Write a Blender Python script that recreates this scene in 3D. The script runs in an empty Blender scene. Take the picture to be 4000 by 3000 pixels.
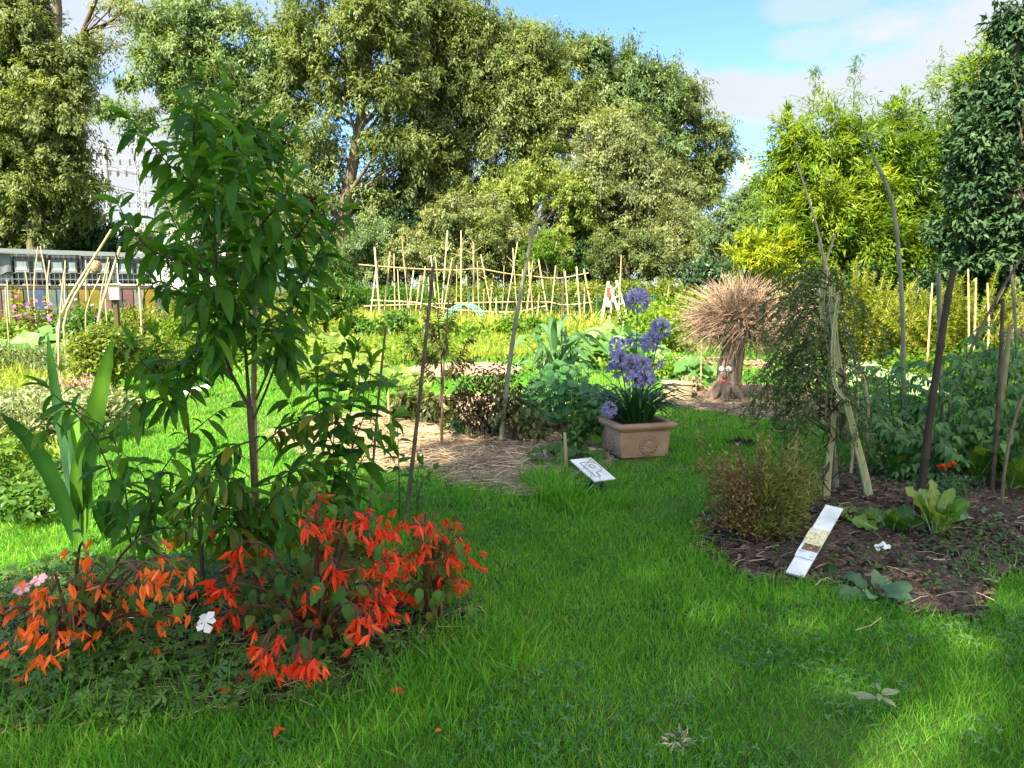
import bpy, math, random
import numpy as np
from mathutils import Vector, Matrix

random.seed(11)
rng = np.random.default_rng(11)
R = math.radians
S = bpy.context.scene
COL = S.collection

# ------------------------------------------------------------------ camera
CAM_H, PITCH, FOC = 1.5, R(7.125), 3000.0
cam_d = bpy.data.cameras.new('camera')
cam_d.lens, cam_d.sensor_width, cam_d.clip_start, cam_d.clip_end = 24, 32, 0.05, 3000
cam = bpy.data.objects.new('camera', cam_d); COL.objects.link(cam)
cam.location = (0, 0, CAM_H); cam.rotation_euler = (R(90) - PITCH, 0, 0)
S.camera = cam

# ------------------------------------------------------------------ light
SUN_EL = R(47)
SUN_AZ = (-0.60, -0.80)              # horizontal direction towards the sun: behind the left shoulder
to_sun = Vector((SUN_AZ[0] * math.cos(SUN_EL), SUN_AZ[1] * math.cos(SUN_EL), math.sin(SUN_EL))).normalized()
sun_d = bpy.data.lights.new('sun', 'SUN'); sun_d.energy = 3.7; sun_d.angle = R(0.55); sun_d.color = (1.0, 0.89, 0.65)
sun = bpy.data.objects.new('sun', sun_d); COL.objects.link(sun)
sun.rotation_euler = (-to_sun).to_track_quat('-Z', 'Y').to_euler()
sun.location = (-20, -30, 40)

S.view_settings.view_transform = 'Standard'
try: S.view_settings.look = 'None'
except Exception: pass
S.view_settings.exposure = 2.6
S.view_settings.gamma = 1.0

S.render.engine = 'CYCLES'
S.cycles.max_bounces = 7; S.cycles.diffuse_bounces = 4; S.cycles.glossy_bounces = 2
S.cycles.transmission_bounces = 4; S.cycles.transparent_max_bounces = 4
S.cycles.caustics_reflective = False; S.cycles.caustics_refractive = False
S.cycles.sample_clamp_indirect = 6
S.cycles.use_denoising = True

W = bpy.data.worlds.new('World'); S.world = W; W.use_nodes = True
nt = W.node_tree; N = nt.nodes; L = nt.links
for n in list(N): N.remove(n)
def nd(tree, typ, **kw):
    n = tree.nodes.new(typ)
    for k, v in kw.items(): setattr(n, k, v)
    return n
out = nd(nt, 'ShaderNodeOutputWorld'); bg = nd(nt, 'ShaderNodeBackground'); bg.inputs['Strength'].default_value = 0.06
sky = nd(nt, 'ShaderNodeTexSky', sky_type='NISHITA'); sky.sun_disc = False
sky.sun_elevation = SUN_EL; sky.sun_rotation = math.atan2(SUN_AZ[0], SUN_AZ[1])
sky.air_density = 1.0; sky.dust_density = 0.4; sky.ozone_density = 2.0; sky.altitude = 0
tc = nd(nt, 'ShaderNodeTexCoord')
def vmath(op, a=None, b=None):
    n = nd(nt, 'ShaderNodeVectorMath', operation=op)
    for i, v in enumerate((a, b)):
        if v is None: continue
        if isinstance(v, (tuple, list)): n.inputs[i].default_value = v
        else: L.new(v, n.inputs[i])
    return n
def fmath(op, a=None, b=None, clamp=False):
    n = nd(nt, 'ShaderNodeMath', operation=op, use_clamp=clamp)
    for i, v in enumerate((a, b)):
        if v is None: continue
        if isinstance(v, (int, float)): n.inputs[i].default_value = v
        else: L.new(v, n.inputs[i])
    return n.outputs[0]
def ray(px, py):
    dx, dy = (px - 2000) / FOC, -(py - 1500) / FOC
    return Vector((dx, math.cos(PITCH) + dy * math.sin(PITCH), -math.sin(PITCH) + dy * math.cos(PITCH)))
# clouds: soft banks at fixed compass directions of the sky, broken up by noise
warp = nd(nt, 'ShaderNodeTexNoise'); warp.inputs['Scale'].default_value = 3.2; warp.inputs['Detail'].default_value = 7; warp.inputs['Roughness'].default_value = 0.62
stretch = vmath('MULTIPLY', tc.outputs['Generated'], (1.0, 1.0, 2.4))
L.new(stretch.outputs[0], warp.inputs['Vector'])
nz = fmath('SUBTRACT', warp.outputs['Fac'], 0.5)
total = None; bright = None
for spec in [(2830, 375, .105, 2.6, 1.25), (3080, 390, .10, 2.6, 1.2), (3520, 400, .15, 2.0, 1.2), (3930, 230, .13, 1.8, 1.0), (3600, 110, .08, 4.5, .7),
                                  (3150, 180, .05, 2.4, .6), (3200, 10, .08, 3.6, .6), (2640, 300, .05, 2.0, .7), (350, 560, .17, 1.4, 1.25), (700, 660, .20, 1.7, 1.2),
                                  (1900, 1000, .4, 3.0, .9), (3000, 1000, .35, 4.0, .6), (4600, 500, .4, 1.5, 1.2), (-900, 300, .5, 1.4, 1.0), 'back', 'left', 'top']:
    if spec == 'back': d, rad, flat, gain = Vector((.35, -.75, .5)).normalized(), .75, 1.0, 1.25      # unseen cloud added behind, beside and above the viewpoint to fill the shade
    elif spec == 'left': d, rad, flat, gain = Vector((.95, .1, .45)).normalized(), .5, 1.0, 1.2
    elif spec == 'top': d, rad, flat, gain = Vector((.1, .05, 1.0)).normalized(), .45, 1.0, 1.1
    else: d = ray(spec[0], spec[1]).normalized(); rad, flat, gain = spec[2:]
    df = vmath('SUBTRACT', tc.outputs['Generated'], tuple(d))
    sc = vmath('MULTIPLY', df.outputs[0], (1, 1, flat))
    ln = vmath('LENGTH', sc.outputs[0])
    v = fmath('DIVIDE', ln.outputs['Value'], rad)
    v = fmath('SUBTRACT', 1.0, v)
    v = fmath('ADD', v, fmath('MULTIPLY', nz, 2.2))
    v = fmath('MULTIPLY', v, 2.6, True)
    v = fmath('MULTIPLY', v, gain * .8)
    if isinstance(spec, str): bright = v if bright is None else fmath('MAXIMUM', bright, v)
    else: total = v if total is None else fmath('MAXIMUM', total, v)
gen = nd(nt, 'ShaderNodeMapRange'); gen.inputs['From Min'].default_value = 0.60; gen.inputs['From Max'].default_value = 0.85; gen.inputs['To Max'].default_value = 0.55
L.new(warp.outputs['Fac'], gen.inputs['Value'])
mask = fmath('MINIMUM', fmath('MAXIMUM', total, fmath('MULTIPLY', gen.outputs[0], .35)), 0.95)
skyc = nd(nt, 'ShaderNodeMix', data_type='RGBA', blend_type='MULTIPLY'); skyc.inputs[0].default_value = 1.0
L.new(sky.outputs[0], skyc.inputs[6]); skyc.inputs[7].default_value = (0.62, 0.77, 1.0, 1)
mixc = nd(nt, 'ShaderNodeMix', data_type='RGBA'); L.new(mask, mixc.inputs[0]); L.new(skyc.outputs[2], mixc.inputs[6])
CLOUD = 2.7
ct_ = nd(nt, 'ShaderNodeMapRange'); ct_.inputs['From Min'].default_value = .35; ct_.inputs['From Max'].default_value = .68; ct_.inputs['To Min'].default_value = .86; ct_.inputs['To Max'].default_value = .98; L.new(warp.outputs['Fac'], ct_.inputs['Value'])
cc_ = vmath('SCALE'); cc_.inputs[0].default_value = (CLOUD * .97, CLOUD * 1.01, CLOUD * 1.02); L.new(ct_.outputs[0], cc_.inputs['Scale']); L.new(cc_.outputs[0], mixc.inputs[7])
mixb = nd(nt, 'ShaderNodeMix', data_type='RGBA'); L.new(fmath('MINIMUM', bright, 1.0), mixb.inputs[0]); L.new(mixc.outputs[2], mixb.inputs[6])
mixb.inputs[7].default_value = (CLOUD * 2.3, CLOUD * 2.25, CLOUD * 2.1, 1)      # added out-of-view cloud, brighter than the visible banks, to lift the shade
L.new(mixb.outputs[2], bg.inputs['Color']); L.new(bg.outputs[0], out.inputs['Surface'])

# ------------------------------------------------------------------ helpers: places
def smooth(a, b, x):
    t = np.clip((np.asarray(x, float) - a) / (b - a), 0, 1); return t * t * (3 - 2 * t)
def gz(x, y):
    x = np.asarray(x, float); y = np.asarray(y, float)
    und = 0.02 * np.sin(x * 1.3 + 0.4) * np.sin(y * 1.1) + 0.012 * np.sin(x * 3.1 + y * 2.3)
    return 0.2 * smooth(10, 24, y) + und * smooth(-30, 2, y) * (1 - smooth(30, 60, y))
def at(px, py, Y):
    d = ray(px, py); t = Y / d.y
    return Vector((d.x * t, Y, CAM_H + d.z * t))
def gp(px, py, dz=0.0):
    d = ray(px, py); Y = 5.0
    for _ in range(30):
        t = Y / d.y; z = float(gz(d.x * t, Y)) + dz
        Y = Y + 0.7 * ((z - CAM_H) / d.z * d.y - Y)
    return Vector((d.x * Y / d.y, Y, float(gz(d.x * Y / d.y, Y)) + dz))
def gx(px, Y):                       # ground point under picture column px at distance Y
    x = (px - 2000) / FOC * Y * 1.0 / (math.cos(PITCH))
    for _ in range(4):
        z = float(gz(x, Y)); dep = Y * math.cos(PITCH) + (CAM_H - z) * math.sin(PITCH); x = (px - 2000) / FOC * dep
    return Vector((x, Y, float(gz(x, Y))))
def nrm(a):
    a = np.asarray(a, float); return a / np.maximum(np.linalg.norm(a, axis=-1, keepdims=True), 1e-9)
def rvec(n): return nrm(rng.normal(size=(n, 3)))
def V3(a): return np.array([float(a[0]), float(a[1]), float(a[2])])

# ------------------------------------------------------------------ helpers: meshes
class MB:
    def __init__(s): s.v, s.t, s.fs, s.n, s.m, s.sm = [], [], [], 0, [], []
    def add(s, v, f, tint=0.5, mat=0, smooth_=True):
        v = np.asarray(v, np.float32).reshape(-1, 3); f = np.asarray(f, np.int64)
        s.v.append(v)
        t = np.full(len(v), tint, np.float32) if np.isscalar(tint) else np.asarray(tint, np.float32)
        s.t.append(t); s.fs.append(f + s.n); s.m.append(np.full(len(f), mat, np.int32)); s.sm.append(np.full(len(f), smooth_, bool)); s.n += len(v)
    def mesh(s, name, mats, origin=(0, 0, 0)):
        me = bpy.data.meshes.new(name)
        v = np.concatenate(s.v) - np.asarray(origin, np.float32)
        me.vertices.add(len(v)); me.vertices.foreach_set('co', v.astype(np.float32).ravel())
        loops = np.concatenate([f.ravel() for f in s.fs]).astype(np.int32)
        tot = np.concatenate([np.full(len(f), f.shape[1], np.int32) for f in s.fs])
        start = np.concatenate([[0], np.cumsum(tot)[:-1]]).astype(np.int32)
        me.loops.add(len(loops)); me.loops.foreach_set('vertex_index', loops)
        me.polygons.add(len(tot)); me.polygons.foreach_set('loop_start', start)
        me.polygons.foreach_set('material_index', np.concatenate(s.m)); me.polygons.foreach_set('use_smooth', np.concatenate(s.sm))
        a = me.attributes.new('tint', 'FLOAT', 'POINT'); a.data.foreach_set('value', np.concatenate(s.t))
        me.update(calc_edges=True)
        for m in (mats if isinstance(mats, (list, tuple)) else [mats]): me.materials.append(m)
        return me
    def build(s, name, mats, parent=None, origin=None):
        """one mesh object; coordinates are given in world space, the object's origin sits at its base (or at its parent's)"""
        o0 = WL[parent.name] if parent is not None else (np.asarray(origin, float) if origin is not None else np.zeros(3))
        o = bpy.data.objects.new(name, s.mesh(name, mats, o0)); COL.objects.link(o)
        if parent is not None: o.parent = parent
        else: o.location = o0
        WL[o.name] = o0
        return o
WL = {}
def thing(name, label, cat, loc=(0, 0, 0), group=None):
    o = bpy.data.objects.new(name, None); COL.objects.link(o); o.location = loc; o.empty_display_size = .1
    WL[o.name] = V3(loc); o['label'] = label; o['category'] = cat
    if group: o['group'] = group
    return o
def tag(o, label, cat, group=None):
    o['label'] = label; o['category'] = cat
    if group: o['group'] = group
    return o
def kind(o, k): o['kind'] = k; return o

def tube(mb, pts, rad, n=6, tint=0.5, mat=0, cap=True):
    p = np.array([V3(q) for q in pts]); k = len(p)
    r = np.full(k, rad, float) if np.isscalar(rad) else np.asarray(rad, float)
    if len(r) != k: r = np.interp(np.linspace(0, 1, k), np.linspace(0, 1, len(r)), r)
    T = np.gradient(p, axis=0); T = nrm(T)
    ref = np.array([1., 0, 0]) if abs(T[0][0]) < .8 else np.array([0, 1., 0])
    u = nrm(np.cross(T[0], ref)); rings = []
    a = np.arange(n) / n * 2 * np.pi
    for i in range(k):
        u = nrm(u - T[i] * np.dot(u, T[i])); w = np.cross(T[i], u)
        rings.append(p[i] + r[i] * (np.cos(a)[:, None] * u + np.sin(a)[:, None] * w))
    v = np.concatenate(rings)
    i, j = np.meshgrid(np.arange(k - 1), np.arange(n), indexing='ij'); i = i.ravel(); j = j.ravel(); j2 = (j + 1) % n
    f = np.stack([i * n + j, i * n + j2, (i + 1) * n + j2, (i + 1) * n + j], 1)
    mb.add(v, f, tint, mat)
    if cap:
        mb.add(rings[0][::-1], [list(range(n))], tint, mat, False); mb.add(rings[-1], [list(range(n))], tint, mat, False)
def curve_pts(pts, n=12):
    """smooth curve through the points (Catmull-Rom)"""
    p = np.array([V3(q) for q in pts]); 
    if len(p) == 2: return p[0] + (p[1] - p[0]) * np.linspace(0, 1, n)[:, None]
    q = np.concatenate([[2 * p[0] - p[1]], p, [2 * p[-1] - p[-2]]]); res = []
    for s in np.linspace(0, len(p) - 1, n):
        i = min(int(s), len(p) - 2); t = s - i
        a, b, c, d = q[i], q[i + 1], q[i + 2], q[i + 3]
        res.append(.5 * ((2 * b) + (c - a) * t + (2 * a - 5 * b + 4 * c - d) * t * t + (3 * b - a - 3 * c + d) * t ** 3))
    return np.array(res)
def box(mb, c, size, rotz=0.0, tint=.5, mat=0, bevel=0.0, M=None):
    hx, hy, hz = [s / 2 for s in size]
    if bevel > 0:
        b = min(bevel, hx * .9, hy * .9, hz * .9); rings = []
        for z, ins in ((-hz, b), (-hz + b, 0), (hz - b, 0), (hz, b)):
            x, y = hx - ins, hy - ins
            c_ = b * .6
            rings.append([(-x + c_, -y, z), (x - c_, -y, z), (x, -y + c_, z), (x, y - c_, z), (x - c_, y, z), (-x + c_, y, z), (-x, y - c_, z), (-x, -y + c_, z)])
        v = np.array(rings).reshape(-1, 3); n = 8
        f = [[i * n + j, i * n + (j + 1) % n, (i + 1) * n + (j + 1) % n, (i + 1) * n + j] for i in range(3) for j in range(n)]
        caps = [list(range(n))[::-1], [3 * n + j for j in range(n)]]
    else:
        v = np.array([(x, y, z) for z in (-hz, hz) for (x, y) in ((-hx, -hy), (hx, -hy), (hx, hy), (-hx, hy))]); n = 4
        f = [[j, (j + 1) % 4, 4 + (j + 1) % 4, 4 + j] for j in range(4)]; caps = [[3, 2, 1, 0], [4, 5, 6, 7]]
    if M is not None: v = v @ np.array(M).T
    else:
        cs, sn = math.cos(rotz), math.sin(rotz); v = v @ np.array([[cs, sn, 0], [-sn, cs, 0], [0, 0, 1]])
    v = v + V3(c)
    i0 = mb.n; mb.add(v, f, tint, mat, False)
    mb.fs.append(np.array(caps) + i0); mb.m.append(np.full(2, mat, np.int32)); mb.sm.append(np.zeros(2, bool))
def bar(mb, a, b, w, h, tint=.5, mat=0):
    """rectangular bar from a to b"""
    a = V3(a); b = V3(b); d = nrm(b - a); up = np.array([0, 0, 1.]) if abs(d[2]) < .9 else np.array([0, 1., 0])
    x = nrm(np.cross(d, up)); z = np.cross(x, d)
    M = np.stack([x, d, z], 1); box(mb, (a + b) / 2, (w, np.linalg.norm(b - a), h), tint=tint, mat=mat, M=M)

# leaf templates: x across, y along the leaf, z up -----------------------------------------
def leaf_tpl(n=4, w=.24, fold=.2, curl=.7, kind='lance', serr=0.0, wave=0.0):
    t = np.linspace(0, 1, n + 1)
    ang = curl * t; dy = np.cos(ang); dz = -np.sin(ang)
    y = np.concatenate([[0], np.cumsum((dy[1:] + dy[:-1]) / 2)]) / n; z = np.concatenate([[0], np.cumsum((dz[1:] + dz[:-1]) / 2)]) / n
    if kind == 'lance': wd = np.sin(np.pi * np.clip(t, 0, 1) ** .8) ** .85
    elif kind == 'ovate': wd = np.sin(np.pi * t ** .62)
    elif kind == 'heart': wd = np.where(t < .3, .75 + t * .9, np.cos((t - .3) / .7 * np.pi / 2) ** .8)
    elif kind == 'strap': wd = np.minimum(1, .75 + t) * np.clip((1 - t) * 3.2, 0, 1) ** .6
    elif kind == 'spoon': wd = np.interp(t, [0, .25, .7, .9, 1], [.16, .3, 1, .8, .1])
    else: wd = 1 - t
    wd = np.maximum(wd, .02) * w / 2
    if serr: wd = wd * (1 + serr * np.where(np.arange(n + 1) % 2, 1, -1) * (t > .15) * (t < .95))
    v = []
    for i in range(n + 1):
        wv = wave * math.sin(i * 2.1)
        v += [(-wd[i], y[i], z[i] + fold * wd[i] + wv * w), (0, y[i], z[i]), (wd[i], y[i], z[i] + fold * wd[i] - wv * w)]
    f = [q for i in range(n) for q in ((3 * i, 3 * i + 1, 3 * i + 4, 3 * i + 3), (3 * i + 1, 3 * i + 2, 3 * i + 5, 3 * i + 4))]
    return np.array(v), np.array(f)
def kite_tpl(w=.35, fold=.12, droop=.1, m=.45):
    return np.array([(0, 0, 0), (w / 2, m, fold), (0, 1, -droop), (-w / 2, m, fold)]), np.array([(0, 1, 2, 3)])
def blade_tpl(w=.05, bend=.35):
    return np.array([(-w / 2, 0, 0), (w / 2, 0, 0), (w * .4, .55, -bend * .25), (-w * .4, .55, -bend * .25), (0, 1, -bend)]), None
def scatter(mb, tpl, P, D, U, size, tint=.5, mat=0):
    tv, tf = tpl; P = np.asarray(P, float); n = len(P)
    if n == 0: return
    y = nrm(D); x = nrm(np.cross(y, U) + 1e-6); z = np.cross(x, y)
    sz = np.broadcast_to(np.asarray(size, float), (n,))[:, None, None]
    v = P[:, None, :] + sz * (tv[None, :, 0:1] * x[:, None] + tv[None, :, 1:2] * y[:, None] + tv[None, :, 2:3] * z[:, None])
    k = len(tv); off = (np.arange(n) * k)[:, None, None]
    tt = np.repeat(np.broadcast_to(np.asarray(tint, float), (n,)), k)
    mb.add(v.reshape(-1, 3), (np.asarray(tf)[None] + off).reshape(-1, np.asarray(tf).shape[1]), tt, mat)

# ------------------------------------------------------------------ materials
def mat_new(name):
    m = bpy.data.materials.new(name); m.use_nodes = True
    t = m.node_tree
    for n in list(t.nodes): t.nodes.remove(n)
    return m, t, nd(t, 'ShaderNodeOutputMaterial')
def ramp(t, cols, pos=None):
    r = nd(t, 'ShaderNodeValToRGB'); e = r.color_ramp.elements
    pos = pos or [i / (len(cols) - 1) for i in range(len(cols))]
    e[0].position, e[1].position = pos[0], pos[-1]
    e[0].color = (*cols[0], 1); e[1].color = (*cols[-1], 1)
    for p, c in zip(pos[1:-1], cols[1:-1]):
        q = e.new(p); q.color = (*c, 1)
    return r
def leaf_mat(name, cols, trans=.35, rough=.45, spec=.35, boost=1.5, mottle=0.0, yellow=.15):
    """leaf: per-leaf colour from the 'tint' attribute, light passes through it"""
    m, t, o = mat_new(name); K = t.links
    a = nd(t, 'ShaderNodeAttribute', attribute_name='tint')
    r = ramp(t, cols); 
    fac = a.outputs['Fac']
    if mottle:
        tcn = nd(t, 'ShaderNodeTexCoord'); nz_ = nd(t, 'ShaderNodeTexNoise'); nz_.inputs['Scale'].default_value = mottle; nz_.inputs['Detail'].default_value = 4
        K.new(tcn.outputs['Object'], nz_.inputs['Vector'])
        ma = nd(t, 'ShaderNodeMath', operation='MULTIPLY_ADD'); K.new(nz_.outputs['Fac'], ma.inputs[0]); ma.inputs[1].default_value = .7; 
        sb = nd(t, 'ShaderNodeMath', operation='SUBTRACT'); K.new(fac, sb.inputs[0]); sb.inputs[1].default_value = .35; K.new(sb.outputs[0], ma.inputs[2]); fac = ma.outputs[0]
    K.new(fac, r.inputs[0])
    p = nd(t, 'ShaderNodeBsdfPrincipled'); p.inputs['Roughness'].default_value = rough; p.inputs['Specular IOR Level'].default_value = spec
    K.new(r.outputs[0], p.inputs['Base Color'])
    tr = nd(t, 'ShaderNodeBsdfTranslucent')
    mu = nd(t, 'ShaderNodeMix', data_type='RGBA', blend_type='MULTIPLY'); mu.inputs[0].default_value = 1
    K.new(r.outputs[0], mu.inputs[6]); mu.inputs[7].default_value = (boost * (1 + yellow), boost * 1.05, boost * (.6 - yellow), 1)
    K.new(mu.outputs[2], tr.inputs['Color'])
    mx = nd(t, 'ShaderNodeMixShader'); mx.inputs[0].default_value = trans
    K.new(p.outputs[0], mx.inputs[1]); K.new(tr.outputs[0], mx.inputs[2]); K.new(mx.outputs[0], o.inputs['Surface'])
    return m
def rough_mat(name, cols, scale=8, stretch=(1, 1, 1), rough=.85, bump=.4, detail=8, spec=.25, tintw=.4, bscale=None, metallic=0, dist=.01):
    """noise-mottled surface with bump; 'tint' shifts the colour piece by piece"""
    m, t, o = mat_new(name); K = t.links
    tcn = nd(t, 'ShaderNodeTexCoord'); mp = nd(t, 'ShaderNodeMapping'); mp.inputs['Scale'].default_value = stretch
    K.new(tcn.outputs['Object'], mp.inputs['Vector'])
    nz_ = nd(t, 'ShaderNodeTexNoise'); nz_.inputs['Scale'].default_value = scale; nz_.inputs['Detail'].default_value = detail; nz_.inputs['Roughness'].default_value = .6
    K.new(mp.outputs[0], nz_.inputs['Vector'])
    a = nd(t, 'ShaderNodeAttribute', attribute_name='tint')
    sb = nd(t, 'ShaderNodeMath', operation='SUBTRACT'); K.new(a.outputs['Fac'], sb.inputs[0]); sb.inputs[1].default_value = .5
    ma = nd(t, 'ShaderNodeMath', operation='MULTIPLY_ADD'); K.new(sb.outputs[0], ma.inputs[0]); ma.inputs[1].default_value = tintw * 2; K.new(nz_.outputs['Fac'], ma.inputs[2])
    r = ramp(t, cols, [.25 + .5 * i / (len(cols) - 1) for i in range(len(cols))]); K.new(ma.outputs[0], r.inputs[0])
    p = nd(t, 'ShaderNodeBsdfPrincipled'); p.inputs['Roughness'].default_value = rough; p.inputs['Specular IOR Level'].default_value = spec; p.inputs['Metallic'].default_value = metallic
    K.new(r.outputs[0], p.inputs['Base Color'])
    if bump:
        n2 = nd(t, 'ShaderNodeTexNoise'); n2.inputs['Scale'].default_value = bscale or scale * 3; n2.inputs['Detail'].default_value = 6
        K.new(mp.outputs[0], n2.inputs['Vector'])
        b = nd(t, 'ShaderNodeBump'); b.inputs['Strength'].default_value = bump; b.inputs['Distance'].default_value = dist
        K.new(n2.outputs['Fac'], b.inputs['Height']); K.new(b.outputs[0], p.inputs['Normal'])
    K.new(p.outputs[0], o.inputs['Surface'])
    return m
def plain_mat(name, col, rough=.5, spec=.4, metallic=0):
    return rough_mat(name, [tuple(c * .86 for c in col), tuple(min(1, c * 1.08) for c in col)], scale=14, rough=rough, bump=.06, spec=spec, tintw=.2, metallic=metallic)
# ------------------------------------------------------------------ shared materials
M = {}
M['grass'] = leaf_mat('grass_blade', [(.042, .165, .016), (.10, .315, .026), (.19, .41, .038), (.36, .42, .09)], trans=.40, rough=.5, spec=.25, boost=1.7)
M['meadow'] = leaf_mat('meadow_blade', [(.085, .18, .022), (.22, .31, .04), (.34, .39, .07), (.44, .40, .16)], trans=.42, rough=.6, spec=.2, boost=1.6)
M['weed'] = leaf_mat('weed_leaf', [(.04, .11, .022), (.09, .19, .032), (.17, .29, .05)], trans=.3, rough=.5, boost=1.5)
M['clover'] = leaf_mat('clover_leaf', [(.03, .11, .022), (.065, .18, .038), (.14, .27, .07)], trans=.3, rough=.5, boost=1.4)
M['lime'] = leaf_mat('lime_leaf', [(.05, .13, .012), (.11, .21, .016), (.22, .30, .025)], trans=.42, boost=1.6)
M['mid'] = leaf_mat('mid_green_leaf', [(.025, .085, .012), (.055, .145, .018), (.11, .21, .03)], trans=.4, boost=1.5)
M['peach'] = leaf_mat('peach_leaf', [(.024, .085, .010), (.062, .17, .016), (.17, .32, .028)], trans=.45, rough=.5, spec=.22, boost=1.75, mottle=9)
M['yellowing'] = leaf_mat('yellowing_leaf', [(.07, .12, .012), (.17, .18, .015), (.32, .24, .02)], trans=.4, boost=1.4, mottle=12)
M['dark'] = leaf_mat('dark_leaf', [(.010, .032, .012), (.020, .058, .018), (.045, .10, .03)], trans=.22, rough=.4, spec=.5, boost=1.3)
M['strap'] = leaf_mat('strap_leaf', [(.016, .065, .014), (.035, .12, .018), (.14, .30, .028)], trans=.35, rough=.35, spec=.5, boost=1.8)
M['sage'] = leaf_mat('sage_leaf', [(.13, .18, .08), (.22, .27, .12), (.33, .37, .19)], trans=.3, boost=1.3)
M['grey_green'] = leaf_mat('grey_green_leaf', [(.08, .12, .06), (.14, .19, .09), (.22, .27, .15)], trans=.3, boost=1.3)
M['dry'] = leaf_mat('dry_leaf', [(.035, .026, .014), (.07, .05, .022), (.13, .095, .04)], trans=.2, boost=1.0, yellow=0)
M['straw'] = rough_mat('straw', [(.22, .15, .085), (.38, .28, .17), (.55, .44, .29)], scale=30, bump=.1)
M['twig'] = rough_mat('reddish_dry_twig', [(.21, .135, .09), (.36, .24, .165), (.48, .36, .26)], scale=12, bump=.1)
M['bark'] = rough_mat('bark', [(.05, .038, .026), (.12, .095, .07), (.2, .165, .125)], scale=5, stretch=(3, 3, .7), bump=.8, dist=.03)
M['stem'] = rough_mat('green_stem', [(.03, .06, .015), (.06, .10, .025)], scale=20, bump=.1, rough=.5)
M['wood_stem'] = rough_mat('brown_stem', [(.035, .026, .016), (.075, .055, .032), (.12, .09, .05)], scale=25, stretch=(3, 3, .6), bump=.3)
M['bamboo'] = rough_mat('dry_bamboo', [(.22, .15, .07), (.42, .32, .17), (.58, .47, .29)], scale=14, stretch=(2, 2, .25), rough=.5, bump=.1, tintw=.5)
M['dark_cane'] = rough_mat('weathered_cane', [(.045, .03, .018), (.11, .078, .045), (.2, .15, .09)], scale=16, stretch=(2, 2, .4), rough=.6, bump=.3, tintw=.5)
M['grey_cane'] = rough_mat('grey_green_bamboo', [(.10, .095, .06), (.2, .19, .12), (.32, .3, .2)], scale=14, stretch=(2, 2, .3), rough=.55, bump=.2, tintw=.5)
M['soil'] = rough_mat('dark_soil', [(.012, .008, .006), (.04, .028, .02), (.10, .07, .05)], scale=22, bump=1, dist=.02, rough=.95)
M['white_paint'] = rough_mat('white_painted_board', [(.50, .49, .43), (.74, .75, .73), (.82, .83, .82)], scale=6, bump=.05, rough=.4, tintw=.1)
M['ink'] = plain_mat('black_ink', (.02, .02, .025), rough=.6)

# ------------------------------------------------------------------ beds (outlines in plan)
class Bed:
    def __init__(s, pts):
        s.p = np.array([[q[0], q[1]] for q in pts]); s.c = s.p.mean(0)
        d = s.p - s.c; a = np.arctan2(d[:, 1], d[:, 0]); o = np.argsort(a); s.a = a[o]; s.r = np.linalg.norm(d, axis=1)[o]
    def rad(s, ang):
        return np.interp(ang, np.concatenate([s.a - 2 * np.pi, s.a, s.a + 2 * np.pi]), np.tile(s.r, 3)) * (1 + .03 * np.sin(ang * 9) + .02 * np.sin(ang * 17 + 1))
    def depth(s, x, y):
        dx, dy = np.asarray(x) - s.c[0], np.asarray(y) - s.c[1]
        return np.hypot(dx, dy) / s.rad(np.arctan2(dy, dx))       # < 1 inside
    def sample(s, n, edge=1.0):
        a = rng.uniform(-np.pi, np.pi, n); r = np.sqrt(rng.uniform(0, edge * edge, n)) * s.rad(a)
        # even out the density for long beds
        return s.c[0] + r * np.cos(a), s.c[1] + r * np.sin(a)
def dome(bed, name, mat, rise=.03, rough=.012, rings=26, seg=110):
    mb = MB(); a = np.arange(seg) / seg * 2 * np.pi - np.pi; rr = bed.rad(a); V = [[bed.c[0], bed.c[1]]]; T = [0]
    for i in range(1, rings + 1):
        f = i / rings
        for j in range(seg): V.append([bed.c[0] + f * rr[j] * math.cos(a[j]), bed.c[1] + f * rr[j] * math.sin(a[j])]); T.append(f)
    V = np.array(V); T = np.array(T)
    z = gz(V[:, 0], V[:, 1]) + .012 + rise * (1 - T ** 4) + rng.normal(0, rough, len(V)) * (T < .97) - .05 * smooth(.94, 1, T)
    V = np.column_stack([V, z])
    f3 = [[0, 1 + j, 1 + (j + 1) % seg] for j in range(seg)]
    f4 = [[1 + (i - 1) * seg + j, 1 + i * seg + j, 1 + i * seg + (j + 1) % seg, 1 + (i - 1) * seg + (j + 1) % seg] for i in range(1, rings) for j in range(seg)]
    mb.add(V, f3); i0 = 0; mb.fs.append(np.array(f4)); mb.m.append(np.zeros(len(f4), np.int32)); mb.sm.append(np.ones(len(f4), bool))
    return kind(mb.build(name, mat), 'structure')
bed_front = Bed([(-3.3, 2.6), (-2.2, 2.52), (-1.5, 2.5), (-.85, 2.62), (-.28, 2.95), (-.2, 3.4), (-.5, 3.75), (-1.2, 3.95), (-2.0, 3.9), (-3.0, 3.6), (-3.6, 3.0)])
bed_right = Bed([gp(*q) for q in [(2740, 2140), (2930, 2265), (3330, 2310), (3560, 2400), (3780, 2420), (3870, 2290), (4150, 2130), (4500, 1900), (4300, 1720), (3600, 1790), (3150, 1880), (2800, 2010)]])
bed_straw = Bed([gp(*q) for q in [(1080, 1700), (1300, 1640), (1560, 1610), (1850, 1545), (2100, 1560), (2230, 1700), (2290, 1860), (2230, 1925), (1960, 1935), (1640, 1850), (1350, 1790), (1150, 1760)]])
bed_stump = Bed([gp(*q) for q in [(2570, 1575), (2700, 1525), (2900, 1500), (3200, 1530), (3420, 1590), (3420, 1660), (3050, 1650), (2750, 1605)]])
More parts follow.
